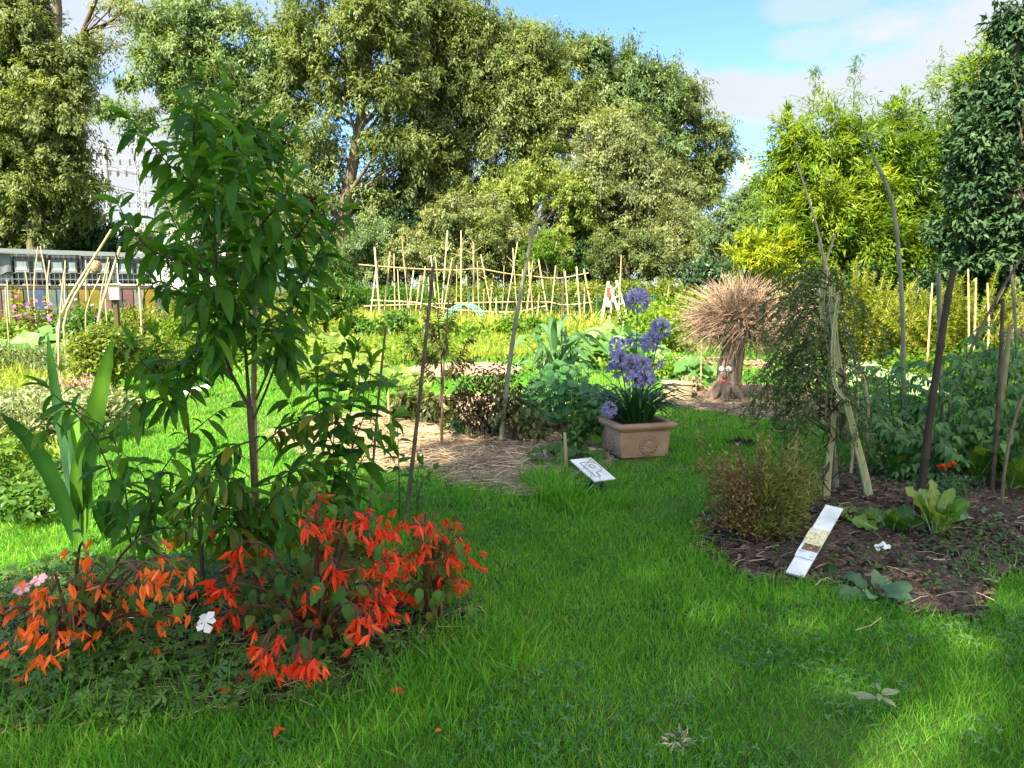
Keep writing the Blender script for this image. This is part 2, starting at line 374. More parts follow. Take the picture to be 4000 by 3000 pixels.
bed_path = Bed([gp(*q) for q in [(2540, 1408), (2700, 1398), (2900, 1400), (3020, 1420), (2880, 1450), (2700, 1452), (2540, 1440)]])
bed_strip = Bed([gp(*q) for q in [(1580, 1440), (1800, 1415), (2010, 1425), (2030, 1455), (1800, 1468), (1600, 1475)]])
beds = [bed_front, bed_right, bed_straw, bed_stump, bed_path, bed_strip]

# ground: one sheet to the horizon
def spaced(lims, n):
    return np.concatenate([np.linspace(a, b, k, endpoint=False) for (a, b, k) in lims] + [[lims[-1][1]]])
xs = spaced([(-900, -60, 12), (-60, -16, 22), (-16, 16, 160), (16, 60, 22), (60, 900, 12)], 0)
ys = spaced([(-300, -20, 10), (-20, 0, 20), (0, 14, 90), (14, 40, 70), (40, 120, 16), (120, 1500, 14)], 0)
X, Y = np.meshgrid(xs, ys); Z = gz(X, Y)
mb = MB(); nx, ny = len(xs), len(ys); i, j = np.meshgrid(np.arange(ny - 1), np.arange(nx - 1), indexing='ij'); i = i.ravel(); j = j.ravel()
mb.add(np.stack([X, Y, Z], -1).reshape(-1, 3), np.stack([i * nx + j, i * nx + j + 1, (i + 1) * nx + j + 1, (i + 1) * nx + j], 1))
M['ground'] = rough_mat('turf_soil', [(.02, .035, .008), (.05, .095, .014), (.10, .15, .025)], scale=2.2, bump=.8, dist=.03, detail=12)
kind(mb.build('ground', M['ground']), 'structure')
M['bark_chip'] = rough_mat('bark_mulch', [(.03, .02, .014), (.09, .06, .042), (.22, .155, .11)], scale=35, bump=1, dist=.02, rough=.95, detail=12)
M['chip_path'] = rough_mat('wood_chip_path', [(.16, .10, .07), (.3, .2, .15), (.42, .31, .23)], scale=18, bump=1, dist=.02)
M['straw_bed'] = rough_mat('straw_litter', [(.10, .07, .04), (.25, .18, .11), (.42, .32, .2)], scale=25, stretch=(1, 1, 1), bump=1, dist=.02)
dome(bed_front, 'flower_bed', M['soil'], .02)
dome(bed_right, 'vegetable_bed', M['bark_chip'], .04, .014)
dome(bed_straw, 'straw_mulch_bed', M['straw_bed'], .05)
dome(bed_stump, 'mulch_ring', M['straw_bed'], .04)
dome(bed_path, 'wood_chip_path', M['chip_path'], .0, .008)
dome(bed_strip, 'wood_chip_strip', M['chip_path'], .0, .008)

# ------------------------------------------------------------------ lawn, meadow, litter (nobody could count them)
def in_beds(x, y, m=.97, which=None):
    r = np.zeros(len(x), bool)
    for b in (which or beds): r |= b.depth(x, y) < m
    return r
def in_view(x, y, pad=.08):
    return np.abs(x) < (y + .5) * (.667 + pad) + .25
def blades(mb, x, y, h, lean=.5, w=.11, tint=None, z=None):
    n = len(x)
    P = np.column_stack([x, y, (gz(x, y) if z is None else z) - .004])
    D = nrm(np.column_stack([rng.normal(0, lean, n), rng.normal(0, lean, n), np.ones(n)])); U = rvec(n); U[:, 2] *= .1
    ww = w
    tv = np.array([(-ww / 2, 0, 0), (ww / 2, 0, 0), (ww * .42, .55, -.07), (-ww * .42, .55, -.07), (0, 1, -.3)])
    yv = nrm(D); xv = nrm(np.cross(yv, U)); zv = np.cross(xv, yv); hh = h[:, None, None]
    v = P[:, None] + hh * (tv[None, :, 0:1] * xv[:, None] + tv[None, :, 1:2] * yv[:, None] + tv[None, :, 2:3] * zv[:, None])
    tt = np.repeat(rng.normal(.42, .2, n) if tint is None else tint, 5)
    off = np.arange(n)[:, None] * 5
    i0 = mb.n
    mb.add(v.reshape(-1, 3), np.array([[0, 1, 2, 3]]) + off, np.clip(tt, 0, 1))
    mb.fs.append(np.array([[3, 2, 4]]) + off + i0); mb.m.append(np.zeros(n, np.int32)); mb.sm.append(np.ones(n, bool))
def patchy(x, y, f=1.0, ph=0.0):
    return (np.sin(x * 1.7 * f + ph) * np.sin(y * 2.1 * f + 1.3 * ph) + .6 * np.sin(x * 4.1 * f + y * 2.7 * f + ph) + .4 * np.sin(x * 8.3 * f - y * 7.1 * f)) / 2
def rand_xy(n, y0, y1):
    y = rng.uniform(y0, y1, int(n * 1.0)); x = rng.uniform(-1, 1, len(y)) * ((y + .5) * .745 + .25)
    keep = rng.uniform(0, 1, len(y)) < (y + .5) / (y1 + .5); return x[keep], y[keep]
mb = MB()
for (n, y0, y1, h0, ww) in [(95000, 1.95, 3.2, .042, .075), (120000, 3.2, 5.0, .046, .09), (120000, 5.0, 8.0, .05, .12), (110000, 8.0, 13.0, .055, .17), (60000, 13, 20, .07, .24)]:
    x, y = rand_xy(n, y0, y1); k = ~in_beds(x, y, .96) & (np.abs(x - 1.08) + np.abs(y - 6.85) > .44); x, y = x[k], y[k]
    p = patchy(x, y)
    h = h0 * (1 - .55 * np.exp(-((x - 1.1) ** 2 + (y - 6.5) ** 2) / .12)) * (1 + .35 * p + rng.normal(0, .25, len(x))).clip(.35, 2.2)
    tint = .38 + .2 * patchy(x, y, .8, 2) + .10 * patchy(x, y, 2.3, 1) + rng.normal(0, .17, len(x)) + (rng.uniform(0, 1, len(x)) < .04) * .5
    blades(mb, x, y, h, .45, ww, tint)
kind(mb.build('lawn_grass', M['grass']), 'stuff')

# taller uncut grass: rims of beds, round the planter and the sign, the meadow further off
mb = MB()
def ring_tuft(cx, cy, r, n, h, w=.05, lean=.5):
    a = rng.uniform(0, 2 * np.pi, n); q = r * np.sqrt(rng.uniform(0, 1, n)); x = cx + q * np.cos(a); y = cy + q * np.sin(a)
    blades(mb, x, y, h * rng.uniform(.4, 1.15, n), lean, w, rng.normal(.38, .18, n))
for q, r, n, h in [((2260, 1990), .16, 420, .15), ((2390, 1975), .14, 300, .13), ((2190, 1960), .16, 380, .22), ((2450, 1960), .2, 400, .10), ((2150, 1900), .18, 260, .22), ((2700, 1800), .18, 260, .1), ((2300, 1830), .12, 200, .12),
                   ((1930, 1930), .3, 500, .10), ((1700, 1870), .25, 400, .1), ((1830, 2560), .28, 700, .13), ((1700, 2680), .25, 600, .12), ((1500, 2780), .3, 500, .12), ((300, 2750), .3, 350, .12), ((900, 2780), .3, 320, .11),
                   ((2500, 2050), .4, 500, .09), ((1340, 1780), .25, 300, .1), ((3000, 2330), .2, 250, .1), ((3500, 2460), .25, 250, .09), ((3950, 2260), .25, 300, .11)]:
    c = gp(*q); ring_tuft(c.x, c.y, r, n, h)
kind(mb.build('tall_grass', M['grass']), 'stuff')
mb = MB()
def meadow(poly, n, h, w, lean=.45, tmean=.5):
    b = Bed([gx(q[0], q[1]) for q in poly]); x, y = b.sample(n); k = ~in_beds(x, y, 1.0) & in_view(x, y, .15); x, y = x[k], y[k]
    hh = h * (1 + .5 * patchy(x, y, .8, 1) + rng.normal(0, .3, len(x))).clip(.25, 2); blades(mb, x, y, hh, lean, w, tmean + .2 * patchy(x, y, .5, 3) + rng.normal(0, .18, len(x)))
meadow([(-300, 9), (250, 9.5), (430, 12), (600, 18), (300, 23), (-500, 23), (-700, 14)], 26000, .26, .055)
meadow([(1200, 14), (1700, 15), (2150, 17), (2300, 20), (2400, 24), (1200, 25), (1100, 18)], 22000, .2, .075)
meadow([(2450, 18), (2900, 17), (3500, 15), (3900, 18), (3700, 24), (2600, 24)], 9000, .22, .08)
meadow([(-500, 23), (300, 23), (1200, 25), (2400, 24), (3700, 24), (4200, 30), (2000, 33), (-800, 33)], 26000, .45, .05, tmean=.55)
meadow([(-700, 4.6), (60, 5.0), (250, 6.5), (230, 8), (-100, 9), (-900, 9)], 9000, .14, .06)
kind(mb.build('meadow_grass', M['meadow']), 'stuff')
mb = MB(); WB = Bed([gx(q[0], q[1]) for q in [(-300, 9), (250, 10), (430, 13), (1100, 14), (1700, 15), (2400, 17), (3000, 17), (3600, 16), (4100, 22), (2400, 27), (600, 26), (-600, 24)]]); x, y = WB.sample(15000); k = in_view(x, y, .1) & ~in_beds(x, y, 1.05) & (patchy(x, y, .45, 5) > -.15); x, y = x[k], y[k]; n = len(x)
scatter(mb, kite_tpl(.5, .1, .15), np.column_stack([x, y, gz(x, y) + rng.uniform(.05, .38, n)]), rvec(n) + np.array([0, -.3, 0]), rvec(n) * .5 + np.array([0, -.3, 1]), rng.uniform(.07, .17, n), np.clip(rng.normal(.45, .25, n), 0, 1)); kind(mb.build('meadow_weeds', M['lime']), 'stuff')

# clover and small weeds in the lawn
trif = []
for a in (0, 2.09, 4.19):
    tv, tf = leaf_tpl(2, .8, .25, .2, 'spoon'); c, s_ = math.cos(a), math.sin(a); tv = tv @ np.array([[c, s_, 0], [-s_, c, 0], [0, 0, 1]]); trif.append(tv)
TREFOIL = (np.concatenate(trif), np.concatenate([leaf_tpl(2)[1] + 9 * k for k in range(3)]))
mb = MB()
for (n, y0, y1) in [(12000, 1.9, 3.5), (14000, 3.5, 7.5)]:
    x, y = rand_xy(n, y0, y1); k = (~in_beds(x, y, 1.0)) & (patchy(x, y, 1.3, 4) > .05); x, y = x[k], y[k]; n2 = len(x)
    scatter(mb, TREFOIL, np.column_stack([x, y, gz(x, y) + rng.uniform(.015, .05, n2)]), np.column_stack([rng.normal(size=(n2, 2)), np.zeros(n2)]), np.column_stack([rng.normal(0, .35, (n2, 2)), np.ones(n2)]), rng.uniform(.009, .019, n2), rng.uniform(0, 1, n2))
kind(mb.build('clover', M['clover']), 'stuff')

# straw strands and bark chips on the beds
def strands(name, mat, bed, n, ln, w, lift=.06, label=None, flat=.12):
    mb = MB(); x, y = bed.sample(n, 1.02); a = rng.uniform(0, np.pi * 2, n)
    a = np.where(rng.uniform(0, 1, n) < .55, rng.normal(.25, .5, n), a)
    D = np.column_stack([np.cos(a), np.sin(a), rng.normal(0, flat, n)]); P = np.column_stack([x, y, gz(x, y) + .02 + lift * rng.uniform(0, 1, n) * (1 - bed.depth(x, y).clip(0, 1) ** 3)])
    tv = np.array([(-w / 2, -.5, 0), (w / 2, -.5, 0), (w / 2, 0, .06), (-w / 2, 0, .06), (w / 2, .5, -.02), (-w / 2, .5, -.02)]); tf = np.array([(0, 1, 2, 3), (3, 2, 4, 5)])
    scatter(mb, (tv, tf), P, D, np.column_stack([rng.normal(0, .5, (n, 2)), np.ones(n)]), rng.uniform(.5, 1.3, n) * ln, rng.uniform(0, 1, n))
    return kind(mb.build(name, mat), 'stuff')
strands('straw_strands', M['straw'], bed_straw, 16000, .16, .03, .09)
strands('straw_strands', M['straw'], bed_stump, 4500, .17, .035, .05)
strands('chip_litter', M['chip_path'], bed_path, 1500, .09, .3, .02)
strands('bark_chips', M['bark_chip'], bed_right, 9000, .045, .35, .05)
strands('straw_strands', M['straw'], bed_right, 1100, .14, .03, .05)
strands('straw_strands', M['straw'], bed_front, 2400, .15, .025, .03)
# ------------------------------------------------------------------ big trees
SPRAY = [kite_tpl(.34, .05, .22), kite_tpl(.26, .04, .32), kite_tpl(.42, .06, .12)]
def puffs(mb, C, Rr, n, size, tint, hang=.45, flat=.8, tpl=None, tvar=.16, out=.55, stray=0.0, sprays=0):
    """leaf clumps: n leaves round each centre, denser to the outside"""
    C = np.asarray(C, float); k = len(C); Rr = np.broadcast_to(np.asarray(Rr, float), (k,)); ct = np.broadcast_to(np.asarray(tint, float), (k,))
    idx = np.repeat(np.arange(k), n); m = len(idx); d = rvec(m); r = rng.uniform(0, 1, m) ** .42; r = np.where(rng.uniform(0, 1, m) < stray, np.abs(rng.normal(0, .75, m)) + .5, r)
    off = d * (r * Rr[idx])[:, None]; off[:, 2] *= flat
    if sprays:                                             # leaves strung along short drooping branchlets
        ax = nrm(rvec(k * sprays) * [1, 1, .75] + np.array([0, 0, .12])); ln_ = rng.uniform(.7, 1.75, k * sprays); q = idx * sprays + rng.integers(0, sprays, m); t = rng.uniform(0, 1, m) ** .62
        d = ax[q]; off = Rr[idx][:, None] * (d * (t * ln_[q])[:, None] + np.column_stack([np.zeros(m), np.zeros(m), -.42 * t * t]) + rng.normal(0, 1, (m, 3)) * (.21 - .09 * t)[:, None])
    D = nrm(d * out + rvec(m) * .7 + np.array([0, 0, -hang])); U = nrm(d + rvec(m) * .5 + np.array([0, 0, .9]))
    tp = tpl or SPRAY; ch = rng.integers(0, len(tp), m); tt = np.clip(ct[idx] + rng.normal(0, tvar, m), 0, 1); sz = size * rng.uniform(.65, 1.3, m)
    for q in range(len(tp)):
        s = ch == q; scatter(mb, tp[q], (C[idx] + off)[s], D[s], U[s], sz[s], tt[s])
FILL = 4.2
def fill(ells, per, jitter=1.0):
    """clump centres through the volume of ellipses given as (px, py, rx px, ry px, Y)"""
    C, Rr = [], []
    for (px, py, rx, ry, Y) in ells:
        n = max(3, int(per * FILL * rx * ry * (Y / 3000) ** 2))
        for _ in range(n):
            while True:
                u, v, w = rng.uniform(-1, 1, 3)
                if u * u + v * v + w * w < 1 and u * u + v * v + w * w > .12: break
            c = at(px + u * rx, py + v * ry, Y + w * .75 * min(rx, ry) * Y / 3000 * jitter); C.append(V3(c))
    return np.array(C)
def big_tree(name, label, trunk, ells, mat, group=None, per=1.6, prad=1.0, nleaf=260, leaf=.30, hang=.5, tint=.45, tvar=.17, tr=(.28, .1), limbs=14, cat='tree', bark='bark', limb_r=.05, tpl=None, seed_pts=None):
    tp = curve_pts(trunk, 14); base = tp[0]
    root = thing(name, label, cat, base, group)
    C = fill(ells, per * (1.45 if V3(trunk[0])[1] > 24 else 1)) if ells else np.zeros((0, 3))
    if seed_pts is not None: C = np.concatenate([C, seed_pts])
    C[:, 2] = np.maximum(C[:, 2], gz(C[:, 0], C[:, 1]) + prad * .5)
    mb = MB(); tube(mb, tp, np.linspace(tr[0], tr[1], len(tp)), 9)
    order = rng.permutation(len(C))[:limbs]
    for c in C[order]:
        k = np.argmin(np.linalg.norm(tp - c - np.array([0, 0, -2.0]), axis=1)); k = min(max(k, 3), len(tp) - 1)
        s = tp[k]; mid = (s + c) / 2 + np.array([rng.normal(0, .3), rng.normal(0, .3), rng.uniform(-.2, .5)])
        tube(mb, curve_pts([s, mid, c], 8), np.linspace(limb_r * rng.uniform(.8, 1.5), .012, 8), 5)
        for _ in range(2):
            e = c + rvec(1)[0] * prad * 1.1; tube(mb, curve_pts([mid * .4 + c * .6, (mid + e) / 2 + rvec(1)[0] * .2, e], 5), np.linspace(.025, .006, 5), 4)
    mb.build('trunk', M[bark], root)
    mb = MB(); ct = np.clip(tint + rng.normal(0, tvar, len(C)), 0, 1); far_ = base[1] > 24 
    puffs(mb, C, prad * (.68 if far_ else .8) * rng.uniform(.55, 1.4, len(C)), int(nleaf * (1.6 if far_ else 1)), leaf * (.66 if far_ else 1), ct, hang, tpl=tpl, stray=0 if far_ else .1, tvar=.2, sprays=9 if far_ else 0)
    mb.build('crown', mat, root)
    return root
OLIVE = [(.075, .12, .042), (.145, .20, .066), (.235, .29, .10)]
M['ash'] = leaf_mat('olive_tree_leaf', OLIVE, trans=.42, rough=.5, spec=.3, boost=1.3)
M['ash_blue'] = leaf_mat('blue_green_tree_leaf', [(.07, .125, .055), (.125, .20, .08), (.22, .30, .12)], trans=.4, rough=.45, spec=.35, boost=1.3)
M['ash_lime'] = leaf_mat('yellow_olive_leaf', [(.09, .145, .035), (.18, .25, .05), (.30, .36, .08)], trans=.42, boost=1.3)
M['ash_grey'] = leaf_mat('grey_green_tree_leaf', [(.10, .14, .06), (.19, .23, .095), (.30, .34, .15)], trans=.4, rough=.55, spec=.3, boost=1.2)
M['bamboo_leaf'] = leaf_mat('bamboo_leaf', [(.045, .115, .010), (.12, .21, .016), (.27, .34, .025)], trans=.42, rough=.45, spec=.3, boost=1.5)
M['gold_leaf'] = leaf_mat('golden_leaf', [(.12, .20, .01), (.22, .30, .012), (.36, .38, .02)], trans=.42, boost=1.4)
M['evergreen'] = leaf_mat('evergreen_leaf', [(.014, .038, .016), (.032, .075, .03), (.075, .135, .05)], trans=.2, rough=.55, spec=.2, boost=1.2)
G_BACK = 'tall trees along the back of the garden'
big_tree('leafy_tree', 'tall tree with bright topped crown at the left edge above the row of tanks', [gx(140, 27), at(150, 800, 27), at(190, 330, 27), at(225, 60, 27), at(200, -200, 27)],
         [(90, 420, 230, 260, 27), (230, 400, 110, 90, 26.5), (150, 620, 220, 190, 26.5), (60, 160, 190, 190, 27), (0, 0, 200, 130, 27), (290, 180, 60, 40, 27), (330, 230, 90, 45, 27), (60, 860, 260, 130, 27.5), (300, 760, 75, 90, 27)], M['ash'], G_BACK, per=2.2, prad=.85, nleaf=420, leaf=.24, tint=.5, tr=(.35, .09))
big_tree('evergreen_tree', 'dark low dense tree behind the tanks at the left edge', [gx(60, 29), at(60, 900, 29), at(80, 700, 29)], [(40, 800, 280, 130, 29), (60, 920, 330, 90, 28.5), (330, 930, 120, 70, 29.5)], M['evergreen'], None, per=2.2, prad=.9, nleaf=380, leaf=.24, tint=.5)
big_tree('sparse_tree', 'thin tree with nearly bare dark branches against the sky at upper left', [gx(215, 29), at(215, 500, 29), at(225, 240, 29), at(300, 170, 29), at(350, 60, 29), at(400, -60, 29)],
         [(400, 60, 90, 90, 29), (440, 160, 60, 80, 29), (350, 225, 110, 40, 29), (450, 20, 70, 50, 29)], M['ash_grey'], G_BACK, per=.8, prad=.8, nleaf=90, leaf=.2, tint=.55, tr=(.15, .06), limbs=12, limb_r=.05, bark='wood_stem')
big_tree('leafy_tree', 'airy tree with blue green clumps behind the young peach tree', [gx(900, 36), at(905, 800, 36), at(880, 500, 36), at(820, 200, 36), at(800, -100, 36)],
         [(720, 120, 210, 170, 36), (900, 300, 260, 250, 36), (620, 220, 110, 90, 36), (560, 70, 80, 60, 36), (530, 320, 70, 50, 36), (850, 560, 260, 180, 36), (1050, 760, 260, 200, 36), (1090, 480, 130, 170, 36), (1120, 200, 110, 150, 36), (780, 780, 150, 120, 36.5), (430, 430, 60, 40, 36), (560, 470, 90, 40, 36)], M['ash_blue'], G_BACK, per=1.15, prad=1.1, nleaf=280, leaf=.32, tint=.55, tr=(.3, .1), limbs=30)
big_tree('leafy_tree', 'tall tree with a visible brown trunk left of the bamboo trellis', [gx(1335, 34), at(1340, 900, 34), at(1370, 680, 34), at(1400, 520, 34), at(1430, 300, 34), at(1460, 50, 34)],
         [(1250, 90, 200, 190, 34), (1450, 60, 220, 180, 34), (1500, 280, 190, 160, 34), (1240, 320, 170, 150, 34), (1540, 560, 150, 110, 34), (1240, 560, 130, 120, 34), (1450, 780, 90, 90, 34.5), (1210, 760, 110, 120, 34), (1180, 900, 150, 130, 34), (1560, 740, 110, 110, 35)], M['ash'], G_BACK, per=1.1, prad=1.15, nleaf=260, leaf=.3, tint=.5, tr=(.36, .12), limbs=34, limb_r=.08)
big_tree('leafy_tree', 'tall olive green tree at the top centre beside the open sky', [gx(1700, 37), at(1700, 700, 37), at(1720, 350, 37), at(1740, 0, 37)],
         [(1680, 60, 200, 180, 37), (1840, 190, 130, 170, 37), (1700, 330, 210, 170, 37), (1900, 330, 150, 180, 37), (1640, 560, 160, 130, 36), (1700, 700, 160, 100, 36)], M['ash'], G_BACK, per=1.45, prad=1.2, nleaf=300, leaf=.3, tint=.5, tr=(.35, .1), limbs=26)
big_tree('leafy_tree', 'broad olive tree in the middle of the tree line with rounded top', [gx(2050, 38), at(2050, 800, 38), at(2060, 400, 38), at(2050, 150, 38)],
         [(2020, 160, 110, 90, 38), (2090, 230, 140, 130, 38), (2040, 400, 190, 170, 37.5), (2150, 420, 120, 160, 37.5), (1920, 620, 190, 130, 37), (2120, 620, 140, 110, 37)], M['ash'], G_BACK, per=1.5, prad=1.15, nleaf=300, leaf=.3, tint=.58, tr=(.35, .1), limbs=26)
big_tree('leafy_tree', 'deep green tree with layered crown to the right of the tree line', [gx(2380, 40), at(2380, 800, 40), at(2390, 450, 40), at(2390, 220, 40)],
         [(2310, 220, 130, 75, 40), (2450, 290, 120, 90, 40), (2350, 400, 160, 120, 40), (2550, 380, 130, 120, 40), (2520, 560, 150, 120, 40)], M['ash_blue'], G_BACK, per=1.5, prad=1.2, nleaf=300, leaf=.32, tint=.5, tr=(.35, .1), limbs=20)
big_tree('leafy_tree', 'sloping olive tree at the right end of the tree line beside the mast', [gx(2700, 42), at(2690, 900, 42), at(2660, 650, 42), at(2640, 400, 42)],
         [(2640, 340, 80, 70, 42), (2670, 480, 70, 120, 42), (2780, 540, 75, 80, 42), (2810, 620, 60, 80, 42), (2740, 700, 90, 90, 42), (2640, 680, 110, 110, 41.5), (2800, 740, 50, 50, 42)], M['ash'], G_BACK, per=1.5, prad=1.1, nleaf=300, leaf=.3, tint=.45, tr=(.3, .1), limbs=16)
big_tree('leafy_tree', 'wide grey green tree bulging forward under the tree line', [gx(2440, 35), at(2440, 950, 35), at(2420, 750, 35), at(2400, 560, 35)],
         [(2400, 560, 140, 110, 35), (2440, 720, 210, 160, 35), (2560, 860, 190, 130, 35), (2330, 880, 150, 100, 35.5), (2640, 780, 90, 90, 35)], M['ash_grey'], G_BACK, per=2.0, prad=1.0, nleaf=340, leaf=.26, tint=.45, tr=(.28, .1), limbs=18)
big_tree('leafy_tree', 'yellow green low tree in front of the middle of the tree line', [gx(2080, 34), at(2080, 950, 34), at(2090, 800, 34), at(2100, 700, 34)],
         [(2120, 720, 170, 70, 34), (2020, 780, 120, 60, 34), (2160, 960, 110, 80, 33.5), (1960, 860, 110, 90, 34), (2240, 800, 110, 90, 34)], M['ash_lime'], G_BACK, per=1.6, prad=.85, nleaf=320, leaf=.24, tint=.5, tr=(.2, .08), limbs=12)
big_tree('leafy_tree', 'mid green bushy tree low behind the bamboo trellis', [gx(1780, 32), at(1790, 1000, 32), at(1790, 850, 32)],
         [(1790, 860, 170, 130, 32), (1700, 980, 190, 80, 32), (1920, 980, 130, 90, 32), (1580, 1010, 100, 60, 32)], M['ash_grey'], G_BACK, per=2.4, prad=.75, nleaf=330, leaf=.22, tint=.5, tr=(.2, .08), limbs=14)
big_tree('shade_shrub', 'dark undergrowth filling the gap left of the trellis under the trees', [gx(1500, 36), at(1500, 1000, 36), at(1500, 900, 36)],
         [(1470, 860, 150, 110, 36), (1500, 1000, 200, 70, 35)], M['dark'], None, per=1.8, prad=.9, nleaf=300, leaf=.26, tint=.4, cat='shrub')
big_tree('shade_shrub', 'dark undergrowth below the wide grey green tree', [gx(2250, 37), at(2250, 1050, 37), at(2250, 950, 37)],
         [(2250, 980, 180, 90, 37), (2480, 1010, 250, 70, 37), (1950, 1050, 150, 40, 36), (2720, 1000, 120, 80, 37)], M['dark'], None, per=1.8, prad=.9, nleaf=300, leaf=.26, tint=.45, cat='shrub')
big_tree('shrub_mass', 'dull grey green shrub between the tree line and the bamboo', [gx(2850, 27), at(2850, 1000, 27), at(2850, 900, 27)],
         [(2830, 900, 130, 90, 27), (2920, 800, 90, 70, 28), (2790, 1010, 110, 80, 27), (2900, 1020, 120, 90, 26.5)], M['ash_blue'], None, per=2.6, prad=.6, nleaf=330, leaf=.19, tint=.35, cat='shrub')
big_tree('small_tree', 'small dark tree peeping up right of the mast', [gx(2990, 32), at(2995, 900, 32), at(3000, 720, 32)], [(2985, 760, 75, 60, 32), (3060, 640, 60, 90, 32), (2960, 720, 30, 30, 32)], M['ash_blue'], None, per=2.4, prad=.6, nleaf=300, leaf=.2, tint=.3)

# bamboo grove
BLADE = [kite_tpl(.17, .02, .25, .4), kite_tpl(.2, .03, .12, .4)]
def bamboo_clump(name, label, ells, mat, culms, group=None, per=4.2, prad=.55, nleaf=440, leaf=.165, tint=.5, hang=.12, tvar=.22, cat='bamboo'):
    C = fill(ells, per); base = V3(gx(ells[0][0], ells[0][4])); root = thing(name, label, cat, base, group)
    C[:, 2] = np.maximum(C[:, 2], gz(C[:, 0], C[:, 1]) + .3)
    mb = MB()
    for k in range(culms):
        c = C[rng.integers(len(C))]; b = base + np.array([(c[0] - base[0]) * .7, (c[1] - base[1]) * .6, 0]); b[2] = gz(b[0], b[1])
        tube(mb, curve_pts([b, b * .5 + c * .5 + np.array([(b[0] - c[0]) * .2, 0, .4]), c + np.array([0, 0, .2])], 8), np.linspace(.022, .006, 8), 5, rng.uniform())
    mb.build('stem', M['stem'], root)
    mb = MB(); puffs(mb, C, prad * rng.uniform(.6, 1.3, len(C)), nleaf, leaf, np.clip(tint + rng.normal(0, tvar, len(C)), 0, 1), hang, .62, BLADE, .18, 1.0, sprays=8); mb.build('foliage', mat, root)
    return root, C
G_BAM = 'bamboo grove on the right'
bamboo_clump('bamboo_clump', 'bright yellow green bamboo at the left front of the grove', [(3230, 560, 170, 110, 18), (3150, 700, 130, 160, 18), (3350, 560, 160, 100, 18), (3300, 760, 210, 150, 17.6), (3120, 850, 140, 110, 17.8), (3330, 920, 200, 110, 17.5), (3100, 480, 70, 50, 18), (3250, 1010, 180, 70, 17.5), (3480, 990, 130, 90, 17.5)], M['bamboo_leaf'], 22, G_BAM, tint=.46)
bamboo_clump('bamboo_clump', 'taller bamboo with dense top at the right of the grove', [(3640, 520, 160, 130, 18.5), (3560, 680, 180, 150, 18), (3740, 620, 110, 130, 18.5), (3640, 830, 190, 140, 18), (3520, 440, 60, 60, 18.5), (3700, 960, 170, 110, 17.8)], M['bamboo_leaf'], 20, G_BAM, tint=.40)
bamboo_clump('bamboo_clump', 'bamboo leaning over the dark evergreen at the right edge', [(3850, 290, 90, 90, 16), (3830, 400, 90, 90, 16), (3930, 240, 70, 60, 16)], M['bamboo_leaf'], 9, G_BAM, tint=.5)
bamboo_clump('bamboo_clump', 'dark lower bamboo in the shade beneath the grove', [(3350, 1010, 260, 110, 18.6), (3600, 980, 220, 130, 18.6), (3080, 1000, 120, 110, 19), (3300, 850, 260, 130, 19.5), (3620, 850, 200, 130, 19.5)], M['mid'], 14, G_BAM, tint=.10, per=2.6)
bamboo_clump('golden_shrub', 'glowing golden green bamboo tuft in front of the dull shrub', [(2985, 945, 75, 62, 15.5), (3020, 1000, 60, 60, 15.5), (2930, 985, 50, 40, 15.5), (3060, 1055, 90, 50, 15.6)], M['gold_leaf'], 6, None, per=5, prad=.28, nleaf=200, leaf=.17, tint=.6, cat='shrub')
def wispy(label, px, top, bottom, Y, wd):
    b = V3(at(px, bottom, Y)); t = V3(at(px + 15, top, Y)); root = thing('bamboo_shoot', label, 'bamboo', (b[0], b[1], float(gz(b[0], b[1]))), G_BAM)
    mb = MB(); g = b.copy(); g[2] = gz(b[0], b[1]); tube(mb, curve_pts([g, b, t], 12), np.linspace(.014, .002, 12), 5); ml = MB()
    for k in range(26):
        f = rng.uniform(0, 1); p = b + (t - b) * f; a = rng.uniform(0, 6.28); ln = wd * (1.05 - f) * rng.uniform(.5, 1.1) * Y / 3000
        e = p + np.array([math.cos(a) * ln, math.sin(a) * ln * .7, ln * rng.uniform(.15, .6)]); tube(mb, [p, (p + e) / 2 + np.array([0, 0, .06]), e], [.005, .004, .002], 4)
        m = 13; q = p + (e - p) * rng.uniform(.3, 1.05, m)[:, None] + rng.normal(0, .05, (m, 3)); D = nrm((e - p)[None] * .9 + rvec(m) * .5 + np.array([0, 0, -.25])); scatter(ml, BLADE[0], q, D, rvec(m) + np.array([0, 0, 1]), rng.uniform(.08, .15, m), rng.uniform(.1, .6, m))
    mb.build('stem', M['stem'], root); ml.build('foliage', M['bamboo_leaf'], root)
wispy('feathery bamboo shoot standing out against the cloud, leftmost of the tall shoots', 3175, 260, 480, 18, 110)
wispy('feathery bamboo shoot against the cloud, tallest of the left pair', 3330, 225, 480, 18, 110)
wispy('feathery bamboo shoot against the sky left of the dark evergreen', 3665, 165, 430, 18.5, 120)
wispy('short feathery bamboo shoot between the tall ones and the dense top', 3500, 390, 500, 18, 70)
